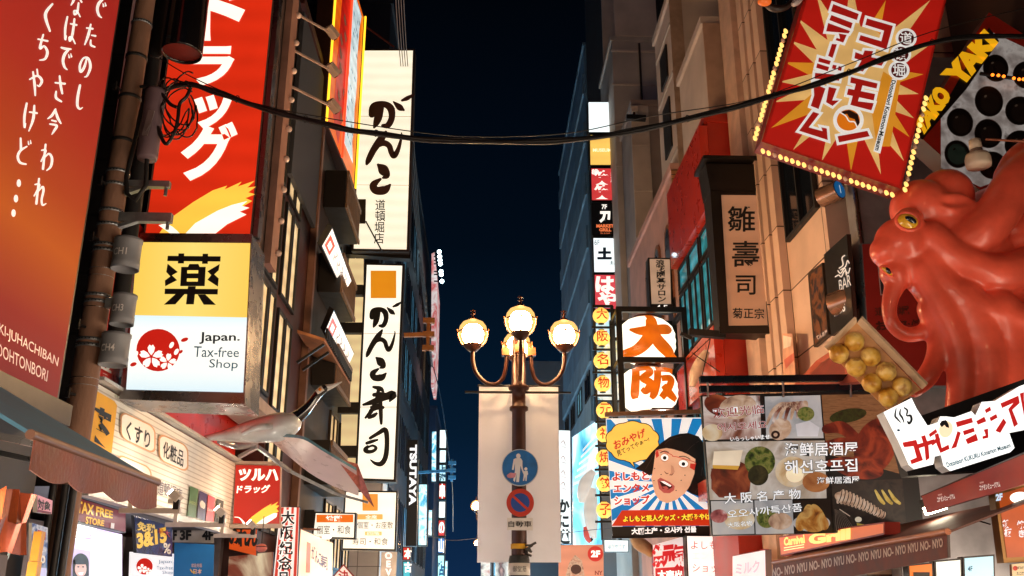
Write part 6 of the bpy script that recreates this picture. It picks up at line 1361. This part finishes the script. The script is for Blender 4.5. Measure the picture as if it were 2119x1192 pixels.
# --- octopus
def octo():
    Y0 = 8.55
    mb = MB()
    def tb(l, seg=16, n=5):
        q = catmull(l, n); mb.tube([onY(p[0], p[1], Y0+p[3]) for p in q], [psize(p[2], onY(p[0], p[1], Y0)) for p in q], seg)
        for p in (q[0], q[-1]): mb.ball(onY(p[0], p[1], Y0+p[3]), psize(p[2], onY(p[0], p[1], Y0))*.99, u=16, v=10)
    def bl(x, y, r_, d=0, sx=1, sy=1, sz=1): mb.ball(onY(x, y, Y0+d), psize(r_, onY(x, y, Y0)), u=24, v=16, sc=(sx, sy, sz))
    # head, then the draped skirt as one mass with low folds
    tb([(1935, 470, 92, .25), (1985, 540, 118, .38), (2034, 640, 104, .38), (2058, 720, 90, .34), (2064, 790, 70, .30)], 24)
    tb([(2085, 520, 150, .52), (2145, 640, 140, .52), (2175, 760, 90, .46)], 24)
    bl(1866, 504, 56, .06); bl(1836, 520, 36, .05); bl(1905, 432, 62, .10); bl(1958, 404, 56, .15); bl(1915, 520, 66, .12)
    bl(1880, 458, 29, -.13); bl(1850, 566, 30, .05); tb([(1852, 540, 34, .06), (1886, 558, 34, .05), (1922, 590, 38, .05)])
    tb([(1936, 420, 8, -.155), (1955, 409, 9, -.17), (1985, 408, 9, -.16), (2010, 420, 8, -.12), (1992, 433, 8, -.16), (1955, 432, 8, -.18), (1936, 420, 8, -.155)], 10)
    tb([(1985, 505, 38, -.06), (2030, 480, 44, -.14), (2064, 440, 43, -.18), (2090, 398, 43, -.18), (2122, 362, 45, -.14), (2170, 330, 45, -.1)])
    tb([(2150, 300, 28, .0), (2108, 332, 30, -.03), (2082, 368, 26, -.08)])
    tb([(1925, 492, 36, -.06), (1990, 545, 38, -.12), (2065, 566, 40, -.13), (2150, 545, 42, -.12)])
    tb([(1918, 540, 34, -.02), (1975, 605, 32, -.09), (2050, 648, 34, -.12), (2135, 668, 38, -.1)])
    tb([(1862, 572, 26, .05), (1846, 606, 19, .06), (1840, 640, 16, .08), (1848, 672, 16, .1), (1874, 692, 17, .12), (1906, 688, 17, .1), (1938, 664, 16, .08)])
    tb([(1925, 640, 28, .03), (1941, 695, 23, .03), (1936, 742, 21, .03), (1918, 780, 22, .04), (1892, 808, 17, .06)])
    tb([(1905, 560, 34, 0), (1950, 640, 30, -.05), (1984, 720, 29, -.05), (1990, 800, 30, .0), (1982, 870, 28, .02), (1980, 910, 26, .02)])
    tb([(1990, 615, 42, -.06), (2030, 700, 42, -.05), (2044, 780, 44, -.02), (2038, 850, 42, 0), (2034, 910, 38, 0)])
    tb([(2060, 650, 54, -.04), (2084, 730, 44, .0), (2098, 820, 44, 0), (2102, 900, 40, 0)])
    o = mb.build('tmp')
    rm = o.modifiers.new('r', 'REMESH'); rm.mode = 'VOXEL'; rm.voxel_size = .016; rm.adaptivity = 0
    sm = o.modifiers.new('s', 'SMOOTH'); sm.factor = .6; sm.iterations = 22
    dg = bpy.context.evaluated_depsgraph_get(); dg.update()
    me = bpy.data.meshes.new_from_object(o.evaluated_get(dg)); bpy.data.objects.remove(o)
    return me
OCT = P((244, 96, 72), .33, var=.30, scale=2.2, bump=.12, coat=.22)
t = Thing('octopus_sculpture', 'giant glossy red octopus sculpture with yellow eyes hanging over the museum front', 'sculpture', onY(2000, 880, 8.55))
me = octo(); me.transform(Matrix.Translation(-t.base)); me.materials.clear(); me.materials.append(OCT)
me.polygons.foreach_set('use_smooth', [True]*len(me.polygons)); o = bpy.data.objects.new('body', me); COL.objects.link(o); o.parent = t.o
def eye(cx, cy, rx, ry, Y, tilt):
    c = onY(cx, cy, Y); rr_ = psize(rx, c)
    m = MB(P((236, 180, 50), .12, var=.1, coat=1)); m.ball((0, 0, 0), rr_, u=24, v=14, sc=(1, .55, ry/rx)); rot = Matrix.Rotation(R(tilt), 4, 'Y')
    for i in range(len(m.v)): m.v[i] = c+rot @ m.v[i]
    e_ = t.part('eye', m); m = MB(P((14, 26, 40), .08, var=0, coat=1))
    m.ball((0, 0, 0), rr_*.62, u=20, v=12, sc=(.95, .5, .55))
    for i in range(len(m.v)): m.v[i] = c+Vector((rr_*.12, -rr_*.36, rr_*.02))+Matrix.Rotation(R(tilt+18), 4, 'Y') @ m.v[i]
    t.part('pupil', m, parent=e_)
    m = MB(OCT); m.tube([c+rot @ Vector((rr_*1.06*math.cos(a), -rr_*.1, rr_*1.1*ry/rx*math.sin(a))) for a in [2*math.pi*i/28 for i in range(29)]], rr_*.16, 8); t.part('eyelid', m, parent=e_)
eye(1877, 459, 23, 18, 8.03, 8); 
eye(1834, 562, 14, 5, 8.33, 42)
# --- takoyaki tray
tn = Vector((-.15, -1, -.35)).normalized(); tp0 = onY(1810, 755, 8.0)
onT = lambda x, y, off=0: onP(x, y, tp0+tn*off, tn)
t = Thing('takoyaki_tray', 'tilted wooden boat tray with eight golden octopus balls in front of the octopus arms', 'sculpture', onT(1838, 855))
TR = P((196, 142, 86), .5, var=.15, scale=5); q = [(1773, 668), (1905, 806), (1838, 850), (1714, 726)]
m = MB(TR); m.slab([onT(*p) for p in q], -tn*.03); t.part('tray_floor', m)
m = MB(P((222, 196, 164), .5, var=.1)); A_, B_ = onT(1773, 668), onT(1908, 806); m.slab([A_, B_, B_+tn*.09+Vector((.02, 0, .05)), A_+tn*.09+Vector((.02, 0, .05))], Vector((.02, .012, .02))); t.part('tray_side', m)
A_, B_ = onT(1714, 726), onT(1773, 668); m = MB(P((222, 196, 164), .5, var=.1)); m.slab([A_, B_, B_+tn*.05+Vector((-.01, 0, .05)), A_+tn*.05+Vector((-.03, 0, .03))], Vector((-.012, .012, .012))); t.part('tray_end', m)
BALL = Nz([(96, 54, 14), (190, 132, 40), (226, 182, 80), (238, 206, 124), (150, 90, 26)], 5.5, 0, .3, distort=.3)
for i, (x, y) in enumerate(((1768, 707), (1736, 732), (1802, 738), (1771, 760), (1834, 769), (1804, 793), (1867, 800), (1838, 822))):
    m = MB(BALL); c = onT(x, y, .05); r = psize(20, c); m.ball(c, r, u=24, v=16)
    rr_ = random.Random(i)
    for j, v in enumerate(m.v): m.v[j] = c+(v-c)*(1+.05*math.sin(9*(v.x-c.x)/r+i)*math.sin(7*(v.z-c.z)/r+i*2)+.03*math.sin(13*(v.y-c.y)/r))
    t.part('takoyaki_ball', m)
# --- lit museum name sign
YK = 7.6
kq = [(1828, 853), (1886, 824), (1896, 845), (1919, 881), (1940, 874), (1945, 862), (1958, 862), (1974, 864), (2010, 851), (2018, 860), (2031, 832), (2058, 830), (2108, 800), (2160, 780), (2160, 880), (2119, 890), (2088, 896), (2099, 927), (2090, 936), (1966, 975), (1952, 964), (1947, 942), (1934, 945), (1931, 961), (1891, 971), (1880, 962), (1859, 914)]
kp = [onY(x, y, YK) for x, y in kq]
b = Board('museum_name_sign', 'bright white cut-out lightbox with tilted red katakana under the octopus', 'sign', [kp[0], kp[12], kp[13], kp[20]], .14, None, P((200, 206, 214), .4), 0, shape=kp)
b.mb.add([p+b.n*.003 for p in kp], E((250, 250, 246), 1.35, .04))
KR = E((204, 36, 34), .8, .02)
def kr(l, lv=2): b.poly([r8(*p) for p in l], KR, lv)
kr([(758, 408), (840, 392), (880, 512), (812, 536), (804, 512), (842, 496), (824, 430), (768, 436)]); kr([(840, 420), (880, 408), (868, 372), (892, 364), (904, 400), (944, 388), (950, 412), (912, 424), (918, 500), (896, 516), (888, 432), (848, 444)], 2.2)
kr([(914, 358), (956, 328), (964, 348), (920, 378)], 2.3); kr([(926, 406), (974, 372), (982, 392), (934, 428)], 2.4); kr([(948, 360), (970, 352), (990, 440), (1030, 420), (1036, 446), (982, 470), (960, 420)], 2.5)
kr([(1082, 340), (1102, 350), (1076, 436), (1044, 446), (1064, 400)], 2.3)
kr([(1072, 288), (1166, 262), (1174, 290), (1080, 318)], 2.3); kr([(1114, 340), (1178, 320), (1184, 344), (1120, 366)], 2.4); kr([(1128, 390), (1192, 356), (1204, 396), (1142, 418)], 2.5)
kr([(1192, 282), (1240, 256), (1252, 284), (1202, 304)], 2.3); kr([(1236, 332), (1262, 326), (1264, 380), (1230, 388), (1228, 372), (1248, 366)], 2.4); kr([(1242, 216), (1274, 196), (1280, 220), (1250, 236)], 2.3); kr([(1270, 262), (1310, 240), (1318, 262), (1278, 284)], 2.5); kr([(1304, 340), (1352, 266), (1370, 290), (1334, 352)], 2.6)
kr([(1334, 178), (1440, 132), (1448, 176), (1404, 216), (1438, 300), (1414, 318), (1390, 240), (1380, 212), (1410, 176), (1344, 206)], 2.3); kr([(1448, 120), (1473, 112), (1473, 160), (1500, 250), (1474, 260)], 2.4)
b.brush([[r8(722, 208)+(2,), r8(716, 250)+(4,), r8(728, 268)+(4,), r8(748, 290)+(2,)], [r8(748, 212)+(2,), r8(744, 240)+(4,), r8(758, 262)+(4,), r8(768, 290)+(2,)], [r8(770, 204)+(3,), r8(788, 220)+(4,), r8(784, 250)+(3,), r8(806, 250)+(5,), r8(812, 276)+(5,), r8(798, 296)+(5,), r8(790, 284)+(3,)]], P((16, 34, 50), .5, var=0), 2)
b.text('どうとんぼり', [r8(*p) for p in [(806, 220), (818, 214), (846, 262), (834, 268)]], KR, .0); b.poly([r8(*p) for p in ell(736, 336, 9, 7)], P((30, 90, 130), .5), 2)
b.poly([r8(*p) for p in ell(1014, 330, 40, 50, 15)], E((250, 220, 180), 1.1, .02), 2); b.poly([r8(*p) for p in [(976, 300), (990, 280), (1016, 276), (1030, 300), (1034, 322), (1016, 318), (1006, 304), (990, 318)]], P((20, 26, 34), .5), 3)
b.text('Dotonbori KUKURU Konamon Museum', [r8(*p) for p in [(1014, 526), (1390, 408), (1396, 436), (1022, 556)]], P((20, 130, 170), .5, var=0), .03, 2)
b.done()
# dark backing box, awning, lamps
t = Thing('sign_backing', 'black backing fascia behind the white museum name sign', 'fascia', onY(1990, 990, 8.0)); t.part('board', MB(P((14, 18, 26), .5)).slab(bY([(1850, 880), (2160, 770), (2160, 965), (1880, 985)], 8.0), Vector((0, .15, 0))))
# red valance along the front
X_ = 3.9
def pX(x, y): return onX(x, y, X_)
t = Thing('museum_awning', 'dark red awning valance with small white katakana below the museum name sign', 'awning', pX(1930, 1060))
a_, e_ = pX(1912, 1030), onX(2150, 950, X_)
bb_ = Board('museum_awning', 'dark red awning valance with small white katakana below the museum name sign', 'awning', [pX(1908, 1027), pX(2150, 928), pX(2150, 992), pX(1918, 1062)], .02, P((150, 34, 28), .5, var=.15), P((120, 26, 22), .5), 0)
bpy.data.objects.remove(t.o)
for q in ([(962, 728), (1066, 708), (1068, 738), (964, 760)], [(1210, 658), (1332, 636), (1334, 668), (1212, 692)]): bb_.text('コナモンミュージアム', [r8(*p) for p in q], E((240, 226, 220), .6, 0), .03)
for x, y in ((975, 720), (1220, 648)): bb_.text('000', [r8(*p) for p in [(x-8, y-8), (x+16, y-13), (x+17, y-3), (x-7, y+2)]], E((230, 180, 170), .5, 0), .03)
bb_.done()
m = MB(P((64, 26, 24), .6, var=.2)); p1, p2, p3, p4 = pX(1905, 1026), pX(2150, 926), onX(2150, 860, 5.03), onX(1885, 992, 5.03); m.slab([p1, p2, Vector((5.03, p2.y, p2.z+.45)), Vector((5.03, p1.y, p1.z+.45))], Vector((0, 0, -.02))); bb_.t.part('canopy', m)
sp = onX(1940, 1058, 4.2)
t = Thing('awning_spotlight', 'bright square spotlight shining under the red museum awning', 'spotlight', sp); t.part('lens', MB(E((255, 238, 205), 26, 0)).bar(sp+Vector((-.11, -.01, 0)), sp+Vector((.06, -.01, .05)), .09, .07)); t.part('housing', MB(DARKMETAL).bar(sp+Vector((-.1, .05, .06)), sp+Vector((.16, .05, .1)), .12, .1)); t.part('arm', MB(BLACK).bar(sp+Vector((.14, .05, .1)), sp+Vector((.7, .1, .25)), .04))
sp = onX(1998, 1070, 4.5); t = Thing('cyan_lamp', 'small cyan lamp on a thin arm under the red museum awning', 'lamp', sp); t.part('bulb', MB(E((120, 220, 255), 4, 0)).ball(sp, .03, sc=(1.5, 1, .6))); t.part('arm', MB(DARKMETAL).bar(sp, onX(2050, 1085, 4.6), .012))
# menu boards bottom right
b = Board('menu_board', 'brass framed orange menu board with a bright painted lamp reflection at the right edge', 'menu board', bY([(2058, 1020), (2170, 985), (2170, 1160), (2077, 1165)], 7.5), .1, P((150, 110, 60), .35, .5), P((110, 80, 44), .4, .4), 0)
b.poly([(2066, 1024), (2170, 992), (2170, 1150), (2084, 1154)], E((190, 84, 34), .7, .2, 4), 1); b.poly(ell(2112, 1030, 22, 12), E((255, 246, 226), 2.2, 0), 2); b.text('2F', [r8(*p) for p in [(1306, 712), (1346, 704), (1348, 746), (1308, 752)]], E((200, 226, 250), .9, 0), .05); b.chars('鉄板', (2082, 1084), (2086, 1102), 16, 17, E((220, 214, 220), .8, 0), .04); b.chars('焼き', (2112, 1086), (2114, 1104), 15, 17, E((220, 214, 220), .8, 0), .04); b.done()  # bright ellipse is a lamp reflection painted as a glowing patch
b = Board('price_card', 'small pinned price card with tiny dark print at the bottom right corner', 'menu board', bY([(2093, 1168), (2170, 1160), (2170, 1225), (2096, 1225)], 7.4), .03, E((226, 196, 150), .6, .1), P((120, 80, 50), .5), .0)
b.text('お好み焼', (2102, 1172, 2119, 1178), INK, .02); b.text('たこ焼', (2104, 1183, 2119, 1190), INK, .02); b.poly(ell(2101, 1176, 5, 5), P((200, 60, 40), .5), 2); b.done()
for lab, x0, y0, x1, y1, fc, tx in (('orange edged dark menu sign under the brown awning', 1878, 1168, 1931, 1225, (226, 110, 30), None), ('pale cream lit menu sign under the brown awning', 1933, 1160, 1990, 1225, (236, 240, 232), None), ('pale blue lit menu sign marked 4F under the brown awning', 1992, 1152, 2058, 1225, (176, 222, 234), '4F')):
    b = Board('lit_menu_sign', lab, 'sign', bY([(x0, y0), (x1, y0-5), (x1+2, y1), (x0+3, y1)], 8.6), .1, E(fc, 1.05, .1, 2), P((40, 30, 26), .5), .015, 'lit menu signs')
    if tx: b.text(tx, [r8(*p) for p in [(1142, 1136), (1170, 1132), (1172, 1162), (1144, 1166)]], P((30, 80, 110), .5), .02)
    elif fc[2] < 50: b.quad(1890, 1184, 1924, 1225, P((30, 22, 20), .5), 2)
    b.done()
# wall behind seafood/low right side
b = Board('brown_awning', 'dark brown awning valance printed with a row of pale letters beneath the seafood poster', 'awning', [onX(1600, 1166, 3.55), onX(1960, 1102, 3.55), onX(1962, 1154, 3.55), onX(1600, 1225, 3.55)], .02, P((92, 38, 28), .7, var=.3, scale=6), P((50, 24, 20), .5), 0)
PL = E((206, 160, 130), .14, .1)
for k in range(14):
    x = 1598+k*25.5; y = 1176-k*4.55; b.text(['NO-', 'NYO', 'NYU'][k % 3], [(x, y), (x+21, y-3.7), (x+21.5, y+15), (x+.5, y+19)], PL, .03)
b.done()
p1, p2 = onX(1600, 1164, 3.55), onX(1962, 1100, 3.55); m = MB(P((90, 50, 40), .6, var=.2)); m.slab([p1, p2, Vector((4.4, p2.y, p2.z+.3)), Vector((4.4, p1.y, p1.z+.3))], Vector((0, 0, -.015))); b.t.part('canopy', m)
b.t.part('front_bar', MB(P((150, 90, 60), .4, .4)).cyl(p1, p2, .025, 10))
b = Board('cinema_style_sign', 'orange lit shop sign with large yellow outlined letters under the seafood poster', 'sign', [onX(1612, 1110, 3.75), onX(1830, 1080, 3.75), onX(1830, 1106, 3.75), onX(1616, 1151, 3.75)], .15, E((226, 110, 60), .75, .1), P((140, 40, 30), .5), .015)
b.text('Carnival', [(1622, 1112), (1664, 1106), (1666, 1124), (1622, 1130)], E((255, 220, 120), 1, 0), .05); b.text('Grill', [(1672, 1106), (1760, 1092), (1760, 1116), (1674, 1128)], E((255, 220, 120), 1, 0), .06)
for k in (0, 1): b.poly([(1622, 1133+k*5), (1664, 1126+k*5), (1664, 1128+k*5), (1622, 1135+k*5)], E((255, 236, 160), 1, 0), 2)
b.done()
b = Board('comic_shop_lightbox', 'white lightbox with thin red katakana standing below the comic poster', 'sign', bY([(1419, 1107), (1514, 1108), (1514, 1225), (1424, 1225)], 16.0), .25, E((252, 244, 236), 1.15, .05), P((30, 22, 20), .5), .02)
RT = E((206, 80, 70), .8, 0); b.text('よしもと', (1430, 1120, 1502, 1136), RT, .0); b.text('エンタメ', (1432, 1142, 1502, 1158), E((246, 216, 206), 1.0, 0), .0); b.text('ショップ', (1433, 1166, 1506, 1184), RT, .0); b.done()
b = Board('red_kanji_sign', 'red and white lit sign crowded with bold red characters left of the white lightbox', 'sign', bY([(1351, 1128), (1415, 1110), (1417, 1225), (1354, 1225)], 16.4), .15, E((250, 226, 220), .9, .1), P((150, 30, 30), .5), .0)
for ch, x in zip('祭元気', (1363, 1383, 1403)): b.chars(ch, (x, 1150), (x, 1150), 24, 44, E((206, 36, 40), .8, 0), .08, 2, -3)
b.poly([(1356, 1176), (1415, 1172), (1415, 1225), (1358, 1225)], E((206, 40, 44), .8, .1), 2); b.text('大売出', (1360, 1180, 1412, 1198), FW, .05, 3); b.done()
b = Board('pale_pink_sign', 'pale pink lit panel with faint lettering between the lightbox and a red block', 'sign', bX([(1516, 1150), (1584, 1137), (1586, 1225), (1516, 1225)], 3.8), .08, E((246, 220, 220), .9, .1), P((120, 100, 100), .5), .01)
b.text('ミルク', [(1522, 1166), (1572, 1158), (1572, 1184), (1522, 1190)], E((236, 170, 180), .9, 0), .03); b.done()
m = MB(E((190, 24, 24), .5, .1)).slab(bY([(1580, 1136), (1612, 1137), (1611, 1166), (1581, 1168)], 14.0), Vector((0, .2, 0))); single('red_block_sign', 'plain red block sign beside the orange lit shop sign', 'sign', m, onY(1596, 1168, 14))
b = Board('grey_eave_panel', 'plain bluish grey eave panel above the pale pink sign', 'panel', bY([(1512, 1108), (1580, 1110), (1578, 1140), (1514, 1152)], 15.5), .1, P((150, 160, 164), .5), P((120, 120, 124), .5), 0); b.done()
# arm-like sculpture beneath the poster
m = MB(P((190, 150, 110), .5, var=.2)); q = catmull([(1308, 1108, 8), (1322, 1124, 14), (1340, 1136, 13), (1352, 1148, 9)], 5); m.tube([onY(p[0], p[1], 16.6) for p in q], [psize(p[2], onY(p[0], p[1], 16.6)) for p in q], 14)
single('tan_horn_sculpture', 'tan curved horn shaped ornament poking out below the comic poster', 'ornament', m, onY(1340, 1150, 16.6))

# --- crab restaurant front
b = Board('crab_restaurant_sign', 'tall white lit sign with black hiragana beside the banner far down the right side', 'sign', bY([(1155, 889), (1181, 890), (1183, 1126), (1155, 1126)], 27.5), .3, E((236, 248, 250), 1.15, .05), P((30, 40, 50), .5), .02)
for ch, y in (('か', 1047), ('に', 1079), ('道', 1110)): b.chars(ch, (1167, y), (1167, y), 24, 30, P((16, 40, 50), .5, var=0), .05)
for y in (918, 950, 980, 1004): b.brush([[(1160, y, 1), (1166, y-6, 1.5), (1170, y+4, 1)], [(1163, y+6, 1), (1172, y+9, 1)]], P((200, 130, 120), .5), 2)
b.done()
b = Board('crab_front_panel', 'cyan lit facade panel behind the crab ornament with stepped white ribs', 'panel', bY([(1184, 905), (1236, 870), (1246, 1128), (1186, 1128)], 28.5), .2, Nz([(40, 130, 170), (120, 210, 236), (226, 246, 250), (80, 170, 210)], 1.3, 1.6, stretch=(1, 1, .4)), P((30, 60, 80), .5), 0)
for k in range(6): b.poly([(1186+k*4, 1000-k*14), (1240, 975-k*17), (1240, 980-k*17), (1186+k*4, 1005-k*14)], E((250, 250, 246), .9, 0), 2)
b.done()
t = Thing('crab_ornament', 'white and pink moulded crab claw ornament with a black strap on the cyan front', 'ornament', onY(1222, 1120, 28.0))
CO = E((248, 236, 224), .55, .1); 
def tb2(l, mat, nm):
    q = catmull(l, 5); t.part(nm, MB(mat).tube([onY(p[0], p[1], 28.0) for p in q], [psize(p[2], onY(p[0], p[1], 28.0)) for p in q], 14))
tb2([(1228, 975, 6), (1214, 995, 13), (1206, 1020, 12), (1203, 1040, 5)], CO, 'claw'); tb2([(1226, 1010, 8), (1222, 1050, 15), (1224, 1090, 12), (1230, 1115, 5)], CO, 'leg'); tb2([(1214, 1050, 3), (1220, 1044, 4), (1232, 1062, 4), (1231, 1100, 4), (1222, 1120, 3)], P((16, 20, 26), .4), 'strap'); tb2([(1212, 1090, 5), (1214, 1110, 6), (1222, 1122, 4)], E((226, 90, 80), .6, .1), 'leg_tip')
b = Board('dessert_poster', 'peach poster of an ice dessert with a round 2F badge at the crab front', 'poster', bY([(1156, 1128), (1249, 1127), (1249, 1225), (1156, 1225)], 24.5), .06, E((226, 150, 120), .55, .12, 1), P((120, 80, 60), .5), 0)
b.poly(ell(1232, 1146, 16, 16), E((200, 50, 40), .7, 0), 2); b.text('2F', (1223, 1139, 1242, 1153), FW, .05, 3); b.poly([(1170, 1192), (1178, 1165), (1190, 1148), (1204, 1160), (1210, 1192)], Nz([(120, 50, 30), (230, 190, 160), (180, 90, 60)], 8, .5), 2); b.poly(ell(1192, 1178, 11, 10), P((70, 36, 26), .5), 3); b.text('NY', (1231, 1181, 1247, 1190), P((150, 50, 40), .5), .03); b.done()
b = Board('tea_sign', 'small white sign with cyan script at the foot of the lantern column', 'sign', bY([(1249, 1116), (1301, 1117), (1301, 1143), (1250, 1143)], 19.0), .1, E((236, 248, 250), 1.0, .05), P((60, 90, 110), .5), .015)
b.text('ほうやうす', (1258, 1126, 1294, 1136), P((20, 110, 130), .5, var=0), .0); b.done()

# --- bar posters on the tiled wall
XB = 4.34
b = Board('bar_photo_poster', 'dark framed bar photo poster on the beige tiled wall', 'poster', bX([r7(204, 470), r7(288, 408), r7(326, 830), r7(240, 905)], XB), .05, P((60, 44, 34), .4), P((40, 30, 24), .5), 0)
b.poly([r7(*p) for p in [(214, 480), (284, 428), (318, 820), (246, 884)]], Nz([(14, 10, 10), (50, 24, 14), (150, 80, 34), (30, 26, 36), (16, 12, 12)], 5, .35), 1); b.text('てんま屋', [r7(*p) for p in [(252, 838), (316, 800), (318, 826), (256, 866)]], E((226, 200, 180), .5, 0), .03); b.done()
b = Board('bar_sign', 'black bar sign lettered BAR with a white flourish next to the bar photo', 'sign', bX([r7(298, 360), r7(432, 240), r7(470, 740), r7(342, 838)], XB), .05, P((18, 15, 14), .35), P((40, 32, 26), .5), 0)
BW = E((232, 220, 206), .62, 0)
b.text('BAR', [r7(*p) for p in [(384, 512), (452, 472), (458, 540), (390, 574)]], BW, .0); b.text('BOS', [r7(*p) for p in [(354, 660), (420, 640), (424, 690), (360, 724)]], BW, .03)
for s_ in ([(365, 490), (385, 480), (400, 490), (420, 455), (440, 470), (450, 440)], [(388, 440), (410, 420), (404, 380), (420, 365)], [(396, 450), (424, 430), (436, 395), (446, 410)], [(380, 455), (396, 470), (420, 440), (430, 480)]): b.brush([[r7(*p)+(2.4,) for p in s_]], BW, 2)
b.done()
for lab, cx, cy, r_, fc, ch, X0_, ctr in (('round brown disc sign with a letter B projecting from the bar wall', 1764, 616, 21, (44, 26, 20), 'B', 0, (1764, 616)), ('round blue disc sign with the number 1 under the bulb edged board', 1737, 392, 17, (20, 100, 160), '1', 0, (1737, 388))):
    Yd = 10.6; c = onY(cx, cy, Yd); r = psize(r_+4, c)
    t = Thing('disc_sign', lab, 'sign', c+Vector((0, 0, -r)), 'round disc signs')
    t.part('drum', MB(P((190, 150, 124), .25, .7)).cyl(c+Vector((0, 0, 0)), c+Vector((-.16, .22, -.02)), r, 32))
    n_ = Vector((.35, -.93, 0)).normalized(); u_ = Vector((n_.y*-1, n_.x, 0)); 
    d_ = (c-(c+Vector((-.16, .22, -.02)))).normalized(); u_ = d_.cross(Vector((0, 0, 1))).normalized(); v_ = u_.cross(d_)
    m = MB(E(fc, .6, .1) if fc[2] > 100 else P(fc, .4)); m.add([c+d_*.006+u_*(r*.88*math.cos(a))+v_*(r*.88*math.sin(a)) for a in [2*math.pi*i/32 for i in range(32)]]); t.part('face', m)
    vs, fs, a0, a1, b0, b1 = glyphs(ch, .0); m = MB(P((190, 150, 100), .4) if ch == 'B' else E((220, 236, 240), .7, 0)); m.raw([c+d_*.012+u_*((x-(a0+a1)/2)*r*1.1)+v_*((y-(b0+b1)/2)*r*1.3) for x, y in vs], fs); t.part('lettering', m)
# dark red restaurant board beside the octopus
b = Board('okonomi_board', 'dark red shop board with faint dark characters half hidden behind the octopus', 'sign', bY([(1782, 504), (1990, 492), (2010, 800), (1802, 800)], 10.35), .08, E((110, 22, 16), .38, .1), P((120, 140, 150), .3, .6), .012)
b.poly([(1816, 548), (1850, 546), (1853, 609), (1822, 611)], P((180, 180, 180), .4), 1); b.poly([(1818, 550), (1849, 548), (1851, 607), (1824, 609)], P((20, 40, 50), .4), 2); b.poly([(1834, 578), (1848, 577), (1843, 588), (1842, 600), (1838, 600), (1838, 588)], P((220, 220, 220), .4), 3)
b.text('道頓堀', [(1809, 636), (1880, 632), (1882, 652), (1811, 654)], P((60, 30, 22), .5, var=0), .02); b.text('お好み焼', [(1811, 664), (1910, 660), (1913, 684), (1814, 685)], P((40, 18, 14), .5, var=0), .04); b.done()
t = Thing('grey_column', 'smooth grey metal column beside the dark red board', 'column', onY(1790, 500, 10.7)); pc_ = onY(1800, 460, 10.65); t.part('shaft', MB(P((140, 140, 146), .4, .2)).box(pc_.x-.16, 6.19, 10.62, 10.9, 0, 8.5)); t.part('trim', MB(STEEL).cyl((pc_.x-.16, 10.6, 0), (pc_.x-.16, 10.6, 8.5), .03, 10))
# lettered awning in front of the tiled wall
b = Board('salmon_awning', 'salmon fabric awning with white script on the tiled wall above the black bars', 'awning', [onX(1690, 746, 4.2), onX(1760, 700, 4.2), onX(1786, 790, 3.9), onX(1640, 800, 3.9)], .03, P((196, 100, 80), .6, var=.15), P((150, 70, 60), .5), 0); b.done()
b = Board('wall_mural', 'pale pink wave shaped mural painted on the ribbed corner of the tiled building', 'mural', [onX(1619, 690, 4.19), onX(1640, 690, 4.19), onX(1648, 800, 4.19), onX(1622, 800, 4.19)], .004, P((226, 170, 140), .6), P((226, 170, 140), .6), 0)
b.poly([(1620, 694), (1638, 698), (1636, 716), (1621, 722)], P((240, 226, 210), .6), 1); b.poly([(1622, 745), (1642, 730), (1644, 744), (1626, 764)], P((214, 110, 90), .6), 1); b.done()
# dangling fish/hand ornament by the red front
m = MB(P((230, 200, 180), .4, var=.2)); q = catmull([(1432, 800, 6), (1440, 770, 12), (1452, 745, 11), (1462, 728, 7)], 5); m.tube([onY(p[0], p[1], 13.8) for p in q], [psize(p[2], onY(p[0], p[1], 13.8)) for p in q], 12)
t = Thing('hand_ornament', 'pale moulded hand ornament pointing up beside the black hanging bars', 'ornament', onY(1432, 800, 13.8)); t.part('hand', m)
m = MB(BLACK)
for (x0, y0, x1, y1) in ((1422, 745, 1470, 700), (1432, 730, 1490, 770), (1470, 700, 1450, 790)): m.tube([onY(x0, y0, 13.6), onY(x1, y1, 13.6)], .008, 6)
t.part('guy_wires', m)
# metal clutter at the very top beside the red board
t = Thing('roof_ornament', 'dark curved hooks and pale metal claw at the top beside the red sign board', 'ornament', onY(1640, 20, 8.0))
m = MB(P((40, 24, 20), .4)); q = catmull([(1575, -8, 5), (1588, 10, 7), (1605, 18, 8), (1628, 14, 6), (1640, 0, 5)], 5); m.tube([onY(p[0], p[1], 8.0) for p in q], [psize(p[2], onY(p[0], p[1], 8.0)) for p in q], 10); t.part('hook', m)
m = MB(P((200, 190, 190), .3, .4)); q = catmull([(1640, 10, 5), (1648, 4, 8), (1656, -6, 8)], 4); m.tube([onY(p[0], p[1], 7.95) for p in q], [psize(p[2], onY(p[0], p[1], 7.95)) for p in q], 10); t.part('claw', m); t.part('lamp', MB(E((236, 110, 40), .8, .2)).ball(onY(1582, 4, 7.9), .05, sc=(1.4, 1, .8)))
